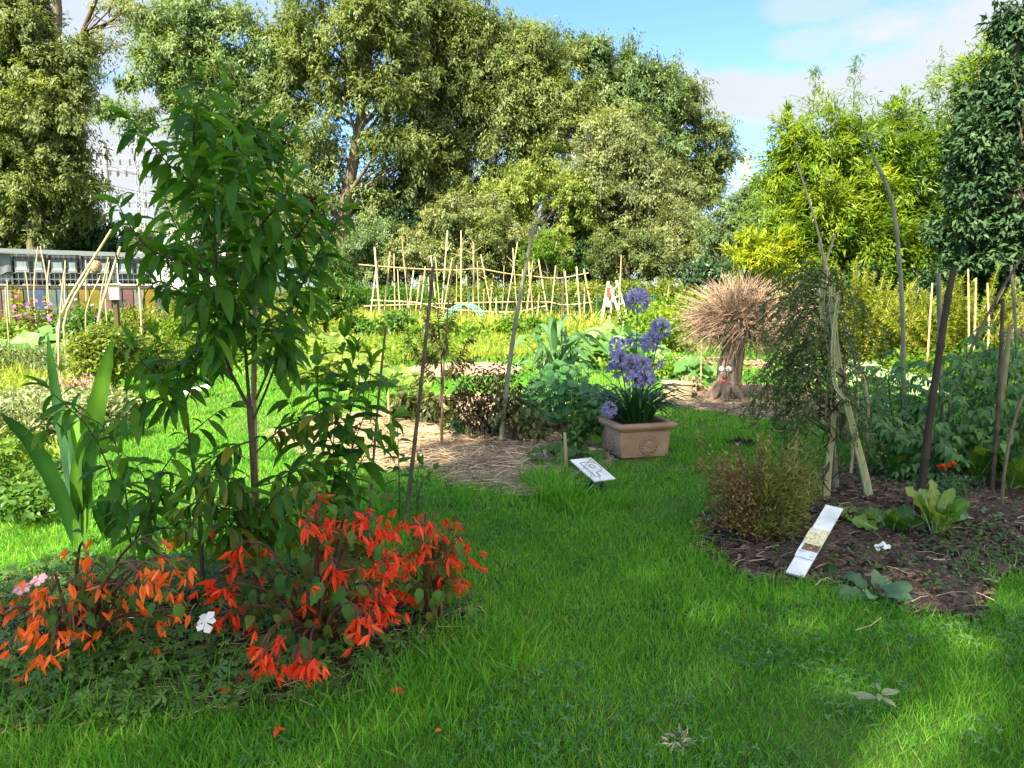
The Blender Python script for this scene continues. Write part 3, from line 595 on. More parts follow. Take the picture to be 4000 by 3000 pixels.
# right-hand evergreen
big_tree('evergreen_tree', 'big dark evergreen tree at the right edge', [gx(3960, 13), at(3960, 900, 13), at(3950, 500, 13), at(3970, 100, 13)],
         [(3960, 130, 70, 90, 13), (3880, 430, 110, 110, 13.4), (3800, 640, 70, 80, 13.4), (3960, 330, 130, 150, 13), (3870, 560, 130, 150, 13), (3990, 560, 150, 200, 13), (3830, 760, 110, 130, 13), (3960, 840, 170, 200, 13), (3870, 1000, 120, 110, 13.2), (4150, 500, 200, 450, 13.5), (4100, 950, 200, 200, 13), (3940, 1110, 150, 110, 13.4), (3760, 1090, 90, 80, 14), (3790, 560, 70, 90, 14), (3740, 760, 70, 110, 14.2), (3720, 930, 80, 110, 14.2), (3880, 950, 120, 120, 13.8)], M['evergreen'], None, per=5.5, prad=.45, nleaf=330, leaf=.13, hang=.2, tint=.5, tr=(.2, .06), limbs=24, tpl=[kite_tpl(.42, .06, .1), kite_tpl(.36, .05, .2)])

# trees behind the photographer: their crowns shade the near garden
def shade_tree(name, label, trunk, pts, mat):
    big_tree(name, label, trunk, [], mat, None, prad=1.25, nleaf=150, leaf=.3, hang=.4, tint=.5, tr=(.35, .14), limbs=30, seed_pts=np.array(pts), tpl=[kite_tpl(.5, .05, .2)])
k_el = 1 / math.tan(SUN_EL)
def shade_over(gx_, gy_, z, gh=0.0):
    return [gx_ + SUN_AZ[0] * k_el * (z - gh), gy_ + SUN_AZ[1] * k_el * (z - gh), z]
near, far = [], []
def edge(y): return -2.4 + (y - 3.9) * .74 + 0.30      # left limit of the shade on the lawn at distance y
gaps = [(V3(gp(3080, 2450)), .34), (V3(gp(3660, 2720)), .36), (V3(gp(2330, 2150)), .08), (V3(gp(2700, 2380)), .02), (V3(gp(3950, 2600)), .1), (V3(gp(3880, 2150)), .2), (V3(gp(60, 2850)), .3), (V3(gp(700, 2300)), .15), (V3(gp(300, 2420)), .25), ]
for y in np.arange(-.6, 9.9, .56):
    for x in np.arange(edge(y) + .6, edge(y) + 11.5, .56):
        gx_, gy_ = x + rng.normal(0, .2), y + rng.normal(0, .2)
        if abs(gx_) > gy_ * .8 + 4.5 or rng.uniform() < .02: continue
        if any(math.hypot(gx_ - g[0], gy_ - g[1]) < r * .7 + .42 for g, r in gaps): continue
        p = shade_over(gx_, gy_, rng.uniform(12.5, 18)); (near if p[0] < -7 else far).append(p)
shade_tree('leafy_tree', 'spreading tree behind the viewpoint that shades the flower bed', [(-12, -9, 0), (-12, -9, 4), (-11.5, -8.6, 9), (-11, -8, 15)], near, M['ash'])
shade_tree('leafy_tree', 'spreading tree behind the viewpoint that shades the lawn and the vegetable bed', [(-2.5, -9, 0), (-2.6, -8.8, 4), (-3, -8, 9), (-3.2, -7.5, 15)], far, M['ash'])
# ------------------------------------------------------------------ generic plant builders
LANCE = [leaf_tpl(5, .25, .28, c, 'lance', wave=wv) for c, wv in ((.6, .03), (1.1, .02), (1.7, .04), (1.3, .05))]
OVATE = [leaf_tpl(4, .55, .2, c, 'ovate') for c in (.3, .7, 1.1)]
NARROW_ = [kite_tpl(.18, .03, .2)]
SMALL = [kite_tpl(.5, .1, .12), kite_tpl(.38, .07, .25)]
def round_tpl(n=9, cup=.12, wavy=.05):
    a = np.arange(n) / n * 2 * np.pi; v = [(0, 0, -cup)] + [(math.cos(t) * (1 + .06 * math.sin(5 * t)), math.sin(t), wavy * math.sin(3 * t)) for t in a]
    return np.array(v) * .5, np.array([(0, 1 + i, 1 + (i + 1) % n) for i in range(n)])
ROUND = [round_tpl(9, .16, .06), round_tpl(9, .05, .12)]
def lobed_tpl(n=15, cup=.1):
    a = np.arange(n) / n * 2 * np.pi; r = 1 + .22 * np.cos(5 * a); v = [(0, .35, -cup)] + [(math.sin(t) * q, .5 - math.cos(t) * q * (1 if math.cos(t) < 0 else .75), .08 * math.sin(4 * t)) for t, q in zip(a, r)]
    return np.array(v) * .6, np.array([(0, 1 + (i + 1) % n, 1 + i) for i in range(n)])
LOBED = [lobed_tpl(), lobed_tpl(cup=.02)]
def multi(mb, tpls, P, D, U, sz, tint):
    ch = rng.integers(0, len(tpls), len(P)); sz = np.broadcast_to(sz, (len(P),)); tint = np.clip(np.broadcast_to(tint, (len(P),)), 0, 1)
    for q in range(len(tpls)):
        s = ch == q; scatter(mb, tpls[q], np.asarray(P)[s], np.asarray(D)[s], np.asarray(U)[s], sz[s], tint[s])
def leafy_branch(lm, pts, step, size, tpl, down=.55, spread=.8, along=.45, t0=.2, tint=.45, tv=.2, tips=3, up=None):
    """leaves set alternately along a branch"""
    c = curve_pts(pts, 40); seg = np.linalg.norm(np.diff(c, axis=0), axis=1); s = np.concatenate([[0], np.cumsum(seg)])
    n = max(2, int(s[-1] * (1 - t0) / step)); f = np.linspace(t0, 1, n) * s[-1]
    P = np.stack([np.interp(f, s, c[:, k]) for k in range(3)], 1); T = np.stack([np.interp(f, s, np.gradient(c[:, k])) for k in range(3)], 1); T = nrm(T)
    a = np.arange(n) * 2.4 + rng.uniform(0, 6); side = np.cross(T, nrm(rvec(1) + np.array([0, 0, .01]))); side = nrm(side); oth = np.cross(T, side)
    rad_ = np.cos(a)[:, None] * side + np.sin(a)[:, None] * oth
    D = nrm(T * along + rad_ * spread + np.array([0, 0, -down]) + rvec(n) * .25); U = nrm(np.array([0, 0, 1.0]) + rad_ * .5 + rvec(n) * .45)
    sz = size * rng.uniform(.55, 1.15, n) * np.interp(np.linspace(0, 1, n), [0, .7, 1], [1, 1, .65])
    multi(lm, tpl, P, D, U, sz, tint + rng.normal(0, tv, n))
    if tips:
        D = nrm(np.tile(T[-1], (tips, 1)) + rvec(tips) * .45); multi(lm, tpl, np.tile(P[-1], (tips, 1)), D, rvec(tips) + np.array([0, 0, 1]), size * rng.uniform(.4, .7, tips), tint + .25)
def pxl(pts, Y): return [V3(at(q[0], q[1], Y + (q[2] if len(q) > 2 else 0))) for q in pts]
def bush(name, label, px, Y, w, h, n, leaf, mat, tpl=SMALL, group=None, cat='shrub', clumps=26, stems=14, tint=.45, tv=.2, hang=.1, z0=.25, stem='stem', depth=.8, lumpy=.36, taper=.0, loc=None, out=.7):
    """rounded plant: stems fanning from the base, leaf clumps through the crown (w, h in metres)"""
    b = V3(loc) if loc is not None else V3(gx(px, Y)); root = thing(name, label, cat, b, group); C = []
    for _ in range(clumps):
        u = rvec(1)[0] * rng.uniform(.35, 1) ** .5; zz = z0 + (1 - z0) * (u[2] * .5 + .5); tw = 1 - taper * zz
        C.append(b + np.array([u[0] * w / 2 * tw, u[1] * w / 2 * depth * tw, zz * h * .93]))
    C = np.array(C); mb = MB()
    for c in C[:stems]:
        tube(mb, curve_pts([b + rng.normal(0, .02 * w, 3) * [1, 1, 0], b * .45 + c * .55 + np.array([0, 0, .12 * h]), c], 6), np.linspace(.006 + .004 * h, .002, 6), 4, rng.uniform())
    mb.build('stem', M[stem], root)
    lm = MB(); puffs(lm, C, lumpy * min(w, h) * rng.uniform(.6, 1.2, len(C)), max(3, n // clumps), leaf, np.clip(tint + rng.normal(0, tv * .7, len(C)), 0, 1), hang, .8, tpl, tv * .7, out)
    lm.build('foliage', mat if not isinstance(mat, str) else M[mat], root)
    return root
def ribbon(mb, pts, width, face=None, fold=.12, n=14, tint=.5, prof=None, twist=0.0, ripple=0.0):
    """strap leaf along a curve; face = direction the blade looks to"""
    c = curve_pts(pts, n); T = nrm(np.gradient(c, axis=0)); f = np.array([0, -1., .15]) if face is None else np.asarray(face, float)
    t = np.linspace(0, 1, n); wd = width / 2 * (np.interp(t, [0, .15, .6, .9, 1], [.55, .8, 1, .55, .03]) if prof is None else np.interp(t, *prof)); V = []
    for i in range(n):
        x = nrm(np.cross(T[i], f)); z = np.cross(x, T[i]); a = twist * t[i]; x2 = x * math.cos(a) + z * math.sin(a); z2 = np.cross(x2, T[i]); rp = ripple * math.sin(i * 1.9) * wd[i]
        V += [c[i] - x2 * wd[i] + z2 * (fold * wd[i] + rp), c[i], c[i] + x2 * wd[i] + z2 * (fold * wd[i] - rp)]
    F = [q for i in range(n - 1) for q in ((3 * i, 3 * i + 1, 3 * i + 4, 3 * i + 3), (3 * i + 1, 3 * i + 2, 3 * i + 5, 3 * i + 4))]
    mb.add(np.array(V), F, np.clip(np.tile([tint - .06, tint + .2, tint - .02], n) + np.repeat(rng.normal(0, .05, n), 3), 0, 1))
def cane_mesh(mb, pts, r0, r1=None, node=.16, n=7, tint=.5, knob=1.22):
    """bamboo: a tapering tube with swollen nodes"""
    r1 = r0 * .75 if r1 is None else r1
    c = curve_pts(pts, 40); s = np.concatenate([[0], np.cumsum(np.linalg.norm(np.diff(c, axis=0), axis=1))]); Lg = s[-1]; k = max(1, int(Lg / node)); f, g = [0], [1.0]
    for i in range(1, k + 1):
        q = (i - .5 + rng.uniform(-.12, .12)) * Lg / k
        f += [q - r0 * 1.1, q, q + r0 * .9]; g += [1.0, knob, .97]
    f.append(Lg); g.append(.95); f = np.clip(np.array(f), 0, Lg); P = np.stack([np.interp(f, s, c[:, a]) for a in range(3)], 1)
    keep = np.concatenate([[True], np.diff(f) > 1e-5]); P = P[keep]; rr = (np.array(g) * np.interp(f, [0, Lg], [r0, r1]))[keep]
    tube(mb, P, rr, n, tint)
    return c
def cane(label, pts, Y, w0, w1=None, mat='dark_cane', group=None, stubs=2, name='bamboo_cane', tint=.5, node=.16, ground=True, cat='cane'):
    """cane through picture points (bottom first) at distance Y; widths in picture px"""
    P = pxl(pts, Y); 
    if ground: P = [np.array([P[0][0], P[0][1], float(gz(P[0][0], P[0][1])) - .05])] + (P if P[0][2] > gz(P[0][0], P[0][1]) + .03 else P[1:])
    mb = MB(); c = cane_mesh(mb, P, w0 / 2 * Y / 3000, (w1 or w0 * .7) / 2 * Y / 3000, node, tint=tint)
    for _ in range(stubs):
        i = rng.integers(8, 34); r_ = w0 * .25 * Y / 3000; d = nrm(rvec(1)[0] * [1, .4, .2] + np.array([0, 0, .8])); tube(mb, [c[i], c[i] + d * r_ * 7], [r_ * .8, r_ * .45], 5, tint)
    o = mb.build(name, M[mat], origin=(P[0][0], P[0][1], P[0][2] + .05)); return tag(o, label, cat, group)

# ------------------------------------------------------------------ young peach tree with its support cane
YP = 3.4
pb = gx(1008, YP)
root = thing('peach_tree', 'young peach tree with long drooping leaves, tied to a pale cane', 'tree', pb)
trunk = MB(); lm = MB(); ym = MB(); T0 = [V3(pb)] + pxl([(1000, 2080), (990, 1800), (975, 1590)], YP)
tube(trunk, curve_pts(T0, 14), np.linspace(.019, .0145, 14), 8)
BR = [[(978, 1600), (880, 1400), (850, 1120, -.1), (838, 900, -.1), (832, 620, -.05), (822, 470), (795, 320)],
      [(975, 1590), (964, 1442), (952, 1262), (956, 1020), (915, 780, .1), (1019, 579, .12), (1055, 505, .12)],
      [(956, 1020), (970, 900, .15), (1060, 700, .2), (1133, 540, .2)],
      [(990, 1640), (1060, 1470), (1150, 1180, -.2), (1260, 960, -.25), (1345, 830, -.25)],
      [(838, 900, -.1), (745, 720, -.2), (657, 640, -.25), (512, 470, -.25)],
      [(850, 1080, -.1), (700, 1020, -.3), (590, 976, -.35), (518, 898, -.35), (462, 800, -.35)],
      [(845, 1000, -.1), (770, 760, .1), (742, 560, .15), (708, 400, .15)],
      [(905, 1450), (800, 1250, -.2), (690, 1130, -.35), (600, 1110, -.4)],
      [(956, 1262), (900, 1150, -.3), (830, 1120, -.4), (760, 1190, -.45)],
      [(960, 1150), (1060, 1000, -.25), (1180, 900, -.3), (1240, 800, -.3)],
      [(1000, 1560), (1100, 1330, .15), (1190, 1150, .2), (1240, 1010, .25)],
      [(845, 760, -.1), (900, 620, -.25), (960, 500, -.3), (985, 450, -.25)],
      [(835, 700), (760, 560, -.2), (770, 420, -.25), (745, 400, -.2)],
      [(950, 1100), (1010, 900, -.3), (1090, 800, -.4), (1150, 690, -.4)],
      [(870, 1300), (790, 1060, .3), (690, 890, .4), (640, 770, .4)],
      [(955, 1200), (1030, 1120, .3), (1100, 1060, .4), (1200, 1040, .4)],
      [(840, 850, -.1), (880, 760, -.35), (930, 690, -.45), (950, 600, -.45)],
      [(830, 620), (800, 520, .25), (850, 380, .3), (868, 350, .3)], [(950, 1300), (900, 1230, -.25), (850, 1280, -.35), (820, 1380, -.4)], [(965, 1350), (1040, 1290, -.2), (1090, 1330, -.3), (1110, 1420, -.3)], [(900, 1420), (840, 1380, .2), (760, 1370, .3), (700, 1420, .3)]]
for k, b in enumerate(BR):
    P = pxl(b, YP); ln = sum(np.linalg.norm(P[i + 1] - P[i]) for i in range(len(P) - 1))
    tube(trunk, curve_pts(P, 16), np.linspace(.0085 if k < 2 else .006, .0018, 16), 6, .4)
    leafy_branch(lm, P, .0118, .18, LANCE, down=.22, spread=.95, along=.45, t0=.25 if k > 1 else .34, tint=.38, tv=.2, tips=4)
for b in [[(985, 1720), (880, 1760, -.2), (800, 1820, -.3), (740, 1900, -.35)], [(995, 1900), (1080, 1880, .1), (1160, 1830, .2), (1270, 1800, .25)], [(1002, 2050), (1060, 1960, -.3), (1120, 1900, -.4), (1180, 1900, -.45)], [(1000, 2020), (940, 1900, -.35), (860, 1860, -.45), (820, 1900, -.5)], [(1004, 2100), (930, 2060, -.3), (860, 2060, -.4), (780, 2040, -.45), (720, 2070, -.45)], [(1004, 2120), (1100, 2110, .1), (1200, 2080, .2), (1290, 2090, .25)], [(1000, 1960), (900, 1990, -.25), (800, 1960, -.35), (700, 1990, -.4)],
          [(1000, 2000), (1100, 2020, -.2), (1210, 2000, -.2), (1300, 1960, -.15)], [(1000, 2080), (900, 2100, -.3), (800, 2120, -.4)], [(990, 1780), (1080, 1690, .1), (1180, 1640, .15), (1290, 1600, .1)]]:
    P = pxl(b, YP); tube(trunk, curve_pts(P, 10), np.linspace(.005, .0015, 10), 5, .4)
    leafy_branch(lm, P, .016, .15, LANCE, .3, .85, .45, .2, .35, .2, 4); leafy_branch(ym, P, .028, .15, LANCE, .6, .8, .4, .3, .35, .25, 2)
trunk.build('trunk', M['wood_stem'], root); lm.build('foliage', M['peach'], root); ym.build('yellowing_leaves', M['yellowing'], root)
cane('pale thick cane the young peach tree is tied to', [(1012, 2400), (1003, 2000), (992, 1600), (997, 1200), (1002, 850)], YP + .06, 26, 20, 'bamboo', stubs=1, node=.13, tint=.35)

def sapling(label, base, stem_pts, shoots, Y, size=.15, step=.03, tint=.42, ymix=.0, r=.009, name='peach_sapling'):
    b = gx(*base); root = thing(name, label, 'sapling', b); st = MB(); lm = MB()
    P = [V3(b)] + pxl(stem_pts, Y); tube(st, curve_pts(P, 14), np.linspace(r, r * .6, 14), 7, .55)
    for s in shoots:
        Q = pxl(s, Y); tube(st, curve_pts(Q, 10), np.linspace(.0045, .0015, 10), 5, .45); leafy_branch(lm, Q, step * .62, size * 1.2, LANCE, .3, .9, .4, .1, tint, .22, 4)
    st.build('stem', M['wood_stem'], root); lm.build('foliage', M['peach'] if not ymix else M['yellowing'], root); return root
sapling('cut back peach sapling with a brown stem and a few leafy shoots', (795, 3.55), [(780, 2020), (745, 1750), (722, 1570)],
        [[(722, 1575), (755, 1480), (765, 1360, .05), (770, 1290, .1)], [(725, 1580), (650, 1500, -.1), (560, 1420, -.15), (520, 1350, -.2)], [(722, 1570), (690, 1470, .1), (620, 1390, .15), (600, 1310, .15)], [(722, 1580), (620, 1560, -.15), (540, 1570, -.2), (480, 1640, -.25)], [(760, 1880), (850, 1830, -.1), (900, 1880, -.15)], [(765, 1850), (680, 1900, -.1), (600, 1960, -.2)]], 3.55, .15, .028, .42, r=.011)
sapling('peach sapling with arching leafy shoots in front of the broad strap leaves', (560, 3.4), [(540, 2250), (510, 2120)],
        [[(510, 2120), (450, 1900, -.1), (360, 1690, -.15), (230, 1560, -.2), (190, 1520, -.2)], [(510, 2120), (480, 1850, .1), (420, 1680, .1), (250, 1600, .1), (180, 1680, 0)], [(520, 2130), (600, 1900), (720, 1720, .05), (850, 1610, .1), (900, 1590, .1)], [(510, 2140), (590, 2000, -.1), (560, 1860, -.15), (480, 1770, -.2)], [(515, 2120), (640, 2060, -.1), (700, 2110, -.15), (720, 2180, -.15)]], 3.4, .15, .045, .42, r=.008)
sapling('vigorous leafy peach shoots to the right of the young peach tree', (1330, 3.9), [(1330, 2180), (1330, 2050)],
        [[(1330, 2050), (1300, 1800), (1320, 1550, .05), (1345, 1320, .1)], [(1330, 2060), (1360, 1800, -.1), (1430, 1600, -.1), (1450, 1440, -.05)], [(1330, 2060), (1250, 1850, -.1), (1180, 1700, -.15), (1130, 1560, -.15)], [(1330, 2040), (1390, 1850, .15), (1460, 1720, .2), (1530, 1640, .2)], [(1325, 1800), (1250, 1600, .1), (1240, 1430, .15)], [(1340, 1700), (1400, 1500, .1), (1400, 1380, .15)]], 3.9, .2, .034, .36, r=.009)
# tall nettle-like weed by the canes
def weed(label, px, Y, h, n=26, size=.09, mat='mid', lean=0, name='green_weed', group=None, tint=.4, tpl=OVATE, spread=1.0):
    b = V3(gx(px, Y)); root = thing(name, label, 'plant', b, group); st = MB(); lm = MB()
    t = b + np.array([lean, rng.normal(0, .05), h]); c = curve_pts([b, (b + t) / 2 + rng.normal(0, .03, 3), t], 12); tube(st, c, np.linspace(.006, .002, 12), 5)
    leafy_branch(lm, [c[0], c[6], c[11]], h * .85 / n, size, tpl, .25, spread, .25, .15, tint, .18, 4)
    st.build('stem', M['stem'], root); lm.build('foliage', M[mat], root); return root
weed('fresh green weed beside the thick cane above the begonia', 1560, 4.7, .62, 20, .12, spread=.9); weed('short green weed between the two dark canes', 1640, 5.0, .34, 14, .1)
weed('thin green weed leaning right of the thick cane', 1620, 4.6, .38, 12, .1, lean=.12)
weed('leafy weed at the left foot of the young peach tree', 900, 3.6, .5, 20, .11); weed('leafy weed behind the begonia right of the peach trunk', 1150, 3.8, .5, 20, .11, 'peach'); weed('leafy shoot low behind the flower bed left of the dark cane', 1330, 4.3, .45, 18, .12, 'mid')

# ------------------------------------------------------------------ broad strap-leaved plants at left
def strap_plant(label, base, leaves, Y):
    b = gx(*base); root = thing('strap_leaf_plant', label, 'plant', b, 'strap leaved plants at the left')
    for pts, w, tint, fc in leaves:
        mb = MB(); P = [V3(b) + rng.normal(0, .008, 3) * [1, 1, 0]] + pxl(pts, Y); ribbon(mb, P, w * Y / 3000, fc, .22, 18, tint, ripple=.05); mb.build('leaf', M['strap'], root)
strap_plant('large plant with broad upright strap leaves, one arching to the left edge', (312, 4.25),
            [([(285, 2050), (215, 1880, -.1), (120, 1720, -.2), (0, 1612, -.3)], 76, .1, None), ([(290, 1950), (265, 1750, .1), (220, 1520, .15), (186, 1298, .1)], 72, .15, (-.3, -1, .2)), ([(330, 1950), (355, 1720), (400, 1500, -.05), (440, 1325, -.1)], 76, .75, (.25, -1, .2)),  # backlit glow and shade are painted in as lighter and darker leaf tints
             ([(310, 1950), (300, 1760, .1), (290, 1560, .15)], 66, .8, None), ([(320, 1980), (350, 1800, -.1), (385, 1650, -.15)], 52, .25, (.3, -1, .2)), ([(305, 2000), (300, 1850, -.1), (318, 1700, -.12)], 54, .6, None)], 4.25)
strap_plant('smaller dark strap leaved plant right of the large one', (425, 4.4),
            [([(410, 2020), (398, 1960), (400, 1930)], 42, .3, None), ([(440, 2020), (470, 1900), (500, 1780)], 55, .2, None), ([(430, 2040), (440, 1930), (445, 1860)], 45, .55, None), ([(450, 2060), (500, 1980, -.1), (540, 1930, -.15)], 45, .2, None), ([(410, 2080), (380, 2010, -.1), (365, 1990, -.1)], 36, .4, None)], 4.4)

# ------------------------------------------------------------------ begonias
M['petal_red'] = leaf_mat('scarlet_petal', [(.62, .022, .006), (.88, .06, .012), (.95, .13, .03)], trans=.3, rough=.4, boost=1.2, yellow=0)
M['petal_orange'] = leaf_mat('orange_petal', [(.78, .08, .010), (.95, .18, .02), (.95, .30, .06)], trans=.35, rough=.4, boost=1.2, yellow=0)
M['petal_pink'] = leaf_mat('pink_petal', [(.55, .22, .3), (.75, .42, .48)], trans=.3, boost=1.1, yellow=0)
M['petal_white'] = leaf_mat('white_petal', [(.75, .76, .74), (.88, .88, .87)], trans=.25, boost=1, yellow=0)
M['red_stem'] = rough_mat('reddish_stem', [(.08, .03, .02), (.18, .08, .045)], scale=20, bump=.1, rough=.5)
M['beg_leaf'] = leaf_mat('begonia_leaf', [(.03, .085, .018), (.06, .15, .028), (.13, .24, .055)], trans=.35, rough=.6, spec=.18, boost=1.5, mottle=14)
M['beg_olive'] = leaf_mat('bronze_begonia_leaf', [(.06, .055, .012), (.085, .115, .018), (.15, .19, .03)], trans=.35, rough=.6, spec=.18, boost=1.5, mottle=14)
def flower_mesh(name, mat, openness, npet=5, w=.3, seed=0):
    mb = MB(); tube(mb, [(0, 0, .42), (0, .02, .2), (0, 0, 0)], [.022, .02, .05], 5, .5, 1)
    for k in range(npet):
        a = k / npet * 6.283 + rng.uniform(-.25, .25); o = openness * rng.uniform(.7, 1.3); d = np.array([[math.cos(a) * math.sin(o), math.sin(a) * math.sin(o), -math.cos(o)]])
        u = np.array([[math.cos(a), math.sin(a), .3]]); scatter(mb, leaf_tpl(4, w * rng.uniform(.8, 1.15), .25, -.5 if openness > .3 else .2, 'lance'), [(0, 0, 0)], d, u, rng.uniform(.8, 1.15), rng.uniform(.2, .8))
    tube(mb, [(0, 0, 0), (0, 0, -.35)], [.03, .06], 5, .9)
    return mb.mesh(name, [mat, M['red_stem']])
FL_RED = [flower_mesh('flower', M['petal_red'], o, n, w) for o, n, w in ((.22, 5, .21), (.42, 5, .2), (.72, 6, .18), (.10, 4, .26), (.55, 4, .21))]
FL_ORA = [flower_mesh('flower', M['petal_orange'], o, n, w) for o, n, w in ((.22, 5, .28), (.42, 4, .26), (.12, 4, .36), (.6, 4, .27))]
BEG = [leaf_tpl(7, .5, .3, c, 'ovate', serr=.10) for c in (.6, 1.0, 1.5)]
def blossoms(parent, pts, mat, scale):
    mb = MB(); pts = np.asarray(pts); m = len(pts); ax = nrm(np.column_stack([rng.normal(0, .5, m), rng.normal(-.2, .45, m), -np.ones(m)]))
    for k in range(5):
        q = ax + rvec(m) * .42; scatter(mb, leaf_tpl(3, .24, .25, -.4, 'lance'), pts, q, rvec(m), scale * rng.uniform(.7, 1.1, m), rng.uniform(.1, .9, m))
    o = mb.build('small_flowers', mat, parent); o['kind'] = 'stuff'
def hang_flower(meshes, p, parent, scale, outd):
    o = bpy.data.objects.new('flower', meshes[rng.integers(len(meshes))]); COL.objects.link(o); o.parent = parent; b = WL[parent.name]
    o.location = Vector(p - b); ax = Vector((outd[0] * .5 + rng.normal(0, .45), outd[1] * .5 + rng.normal(0, .4) - .2, -.8 + rng.normal(0, .25))).normalized()
    o.rotation_mode = 'QUATERNION'; o.rotation_quaternion = (-ax).to_track_quat('Z', 'Y') @ Matrix.Rotation(rng.uniform(0, 6.28), 3, 'Z').to_quaternion(); s = scale * rng.uniform(.8, 1.25); o.scale = (s, s, s)
def begonia(label, base, Y, clusters, meshes, leafpts, scale=.07, leaf=.08, dmat='beg_leaf', nst=12, dy=.35, extra=120):
    b = V3(gx(base, Y)); root = thing('begonia_plant', label, 'flowering plant', b, 'begonias in the flower bed'); st = MB(); lm = MB(); om = MB(); count = 0; small = []
    for (px, py, n) in clusters:
        yy = Y + (rng.uniform(-dy, dy * .6) if py < 2350 else rng.uniform(-.12, .05) if py < 2480 else -.38 + rng.uniform(-.06, .06)); c = V3(at(px, py - 40, yy)); c[2] = max(c[2], .10)
        hub = c + np.array([(b[0] - c[0]) * .25, (b[1] - c[1]) * .25, .03])
        tube(st, curve_pts([b + rng.normal(0, .03, 3) * [1, 1, 0], b * .5 + hub * .5 + np.array([0, 0, .08]), hub, c], 9), np.linspace(.009, .0022, 9), 5, rng.uniform())
        for _ in range(n):
            if count >= 99: break
            count += 1; p = c + rng.normal(0, 1, 3) * [.032, .035, .022]; p[2] = max(p[2], .06); hang_flower(meshes, p, root, scale, nrm(c - b)); tube(st, [p + np.array([0, 0, .02]), (p + hub) / 2 + np.array([0, 0, .02]), hub], [.0012, .0014, .0016], 4, .8)
        small += [np.maximum(c + rng.normal(0, 1, 3) * [.05, .05, .04], [-99, -99, .05]) for _ in range(n)]
        m = 3; P = hub + rng.normal(0, .045, (m, 3)); D = nrm((P - b) * [1, 1, .3] + rvec(m) * .5 + np.array([0, -.2, -.25])); multi(lm if rng.uniform() < .5 else om, BEG, P, D, rvec(m) * .5 + np.array([0, -.25, 1]), leaf * rng.uniform(.5, 1, m), rng.normal(.45, .2, m))
    for (px, py) in leafpts:
        m = 2; c = V3(at(px, py, Y + rng.uniform(-.3, .1))); D = nrm(rvec(m) * .6 + np.array([0, -.35, -.7])); multi(lm, BEG, c + rng.normal(0, .03, (m, 3)), D, rvec(m) * .35 + np.array([0, -.8, .6]), leaf * rng.uniform(.9, 1.35, m), rng.normal(.6, .2, m))
    # inner leaves
    q = np.array([[c[0], c[1]] for c in clusters], float); i = rng.integers(len(q), size=extra); f = rng.uniform(.25, 1, extra)
    px = base + (q[i, 0] - base) * f + rng.normal(0, 25, extra); py = q[i, 1] + (1 - f) * 90 + rng.normal(0, 30, extra)
    P = np.array([V3(at(a, c, Y + rng.uniform(-.2, .3))) for a, c in zip(px, py)]); P[:, 2] = np.maximum(P[:, 2], .08); D = nrm(rvec(extra) + np.array([0, -.2, -.35])); multi(om, BEG, P, D, rvec(extra) * .5 + np.array([0, -.2, 1]), leaf * rng.uniform(.6, 1.1, extra), rng.normal(.45, .22, extra))
    blossoms(root, small, meshes[0].materials[0], scale * .82)
    st.build('stem', M['red_stem'], root); lm.build('foliage', M['beg_leaf'], root); om.build('bronze_foliage', M['beg_olive'], root)
    return root
begonia('large begonia crowded with scarlet hanging flowers in the middle of the bed', 1250, 3.0,
        [(960, 2190, 4), (925, 2270, 4), (870, 2350, 7), (900, 2430, 6), (1020, 2560, 4), (1080, 2610, 5), (1150, 2630, 4), (1205, 2610, 3), (1180, 2390, 2), (1110, 2320, 2), (1240, 1990, 2), (1240, 2090, 4), (1310, 2110, 3), (1395, 2080, 4), (1430, 2130, 4), (1490, 2100, 2), (1230, 2210, 3), (1310, 2270, 4), (1480, 2210, 5), (1510, 2260, 5), (1450, 2350, 6), (1500, 2370, 5), (1520, 2420, 4), (1430, 2480, 5), (1465, 2460, 3), (1260, 2420, 3)],
        FL_RED, [(1120, 2230), (1200, 2270), (1310, 2250), (1010, 2280), (960, 2290), (1360, 2310), (1180, 2130), (1120, 2040), (1150, 2500)], .066, .082, extra=220)
begonia('begonia with scarlet flowers on dark stems at the right end of the bed', 1690, 3.3,
        [(1590, 2080, 3), (1650, 2100, 4), (1700, 2140, 4), (1765, 2110, 2), (1805, 2160, 3), (1745, 2190, 3), (1795, 2240, 3), (1800, 2310, 4), (1620, 2350, 3), (1675, 2380, 1), (1600, 2180, 3), (1745, 2290, 3), (1565, 2350, 3), (1640, 2230, 2), (1700, 2250, 2)],
        FL_RED, [(1580, 2080), (1680, 2080), (1740, 2110), (1640, 2180), (1700, 2220), (1740, 2330), (1600, 2270), (1670, 2300)], .062, .066, extra=110)
begonia('straggly begonia with orange bell flowers at the left of the bed', 290, 2.85,
        [(340, 2210, 2), (355, 2290, 2), (200, 2340, 3), (330, 2340, 2), (420, 2360, 2), (80, 2390, 3), (15, 2450, 2), (150, 2420, 3), (240, 2430, 3), (320, 2440, 3), (405, 2450, 2), (60, 2460, 1), (140, 2490, 4), (160, 2570, 3), (210, 2570, 2), (500, 2360, 2), (525, 2330, 2), (565, 2300, 4), (610, 2300, 2), (640, 2190, 3), (745, 2270, 2), (720, 2370, 3), (480, 2430, 2), (630, 2470, 3), (685, 2460, 2), (290, 2500, 2), (400, 2260, 1)],
        FL_ORA, [(430, 2320), (470, 2270), (540, 2200), (300, 2370), (250, 2520), (560, 2440), (620, 2330), (100, 2330), (380, 2480)], .06, .062, extra=200)

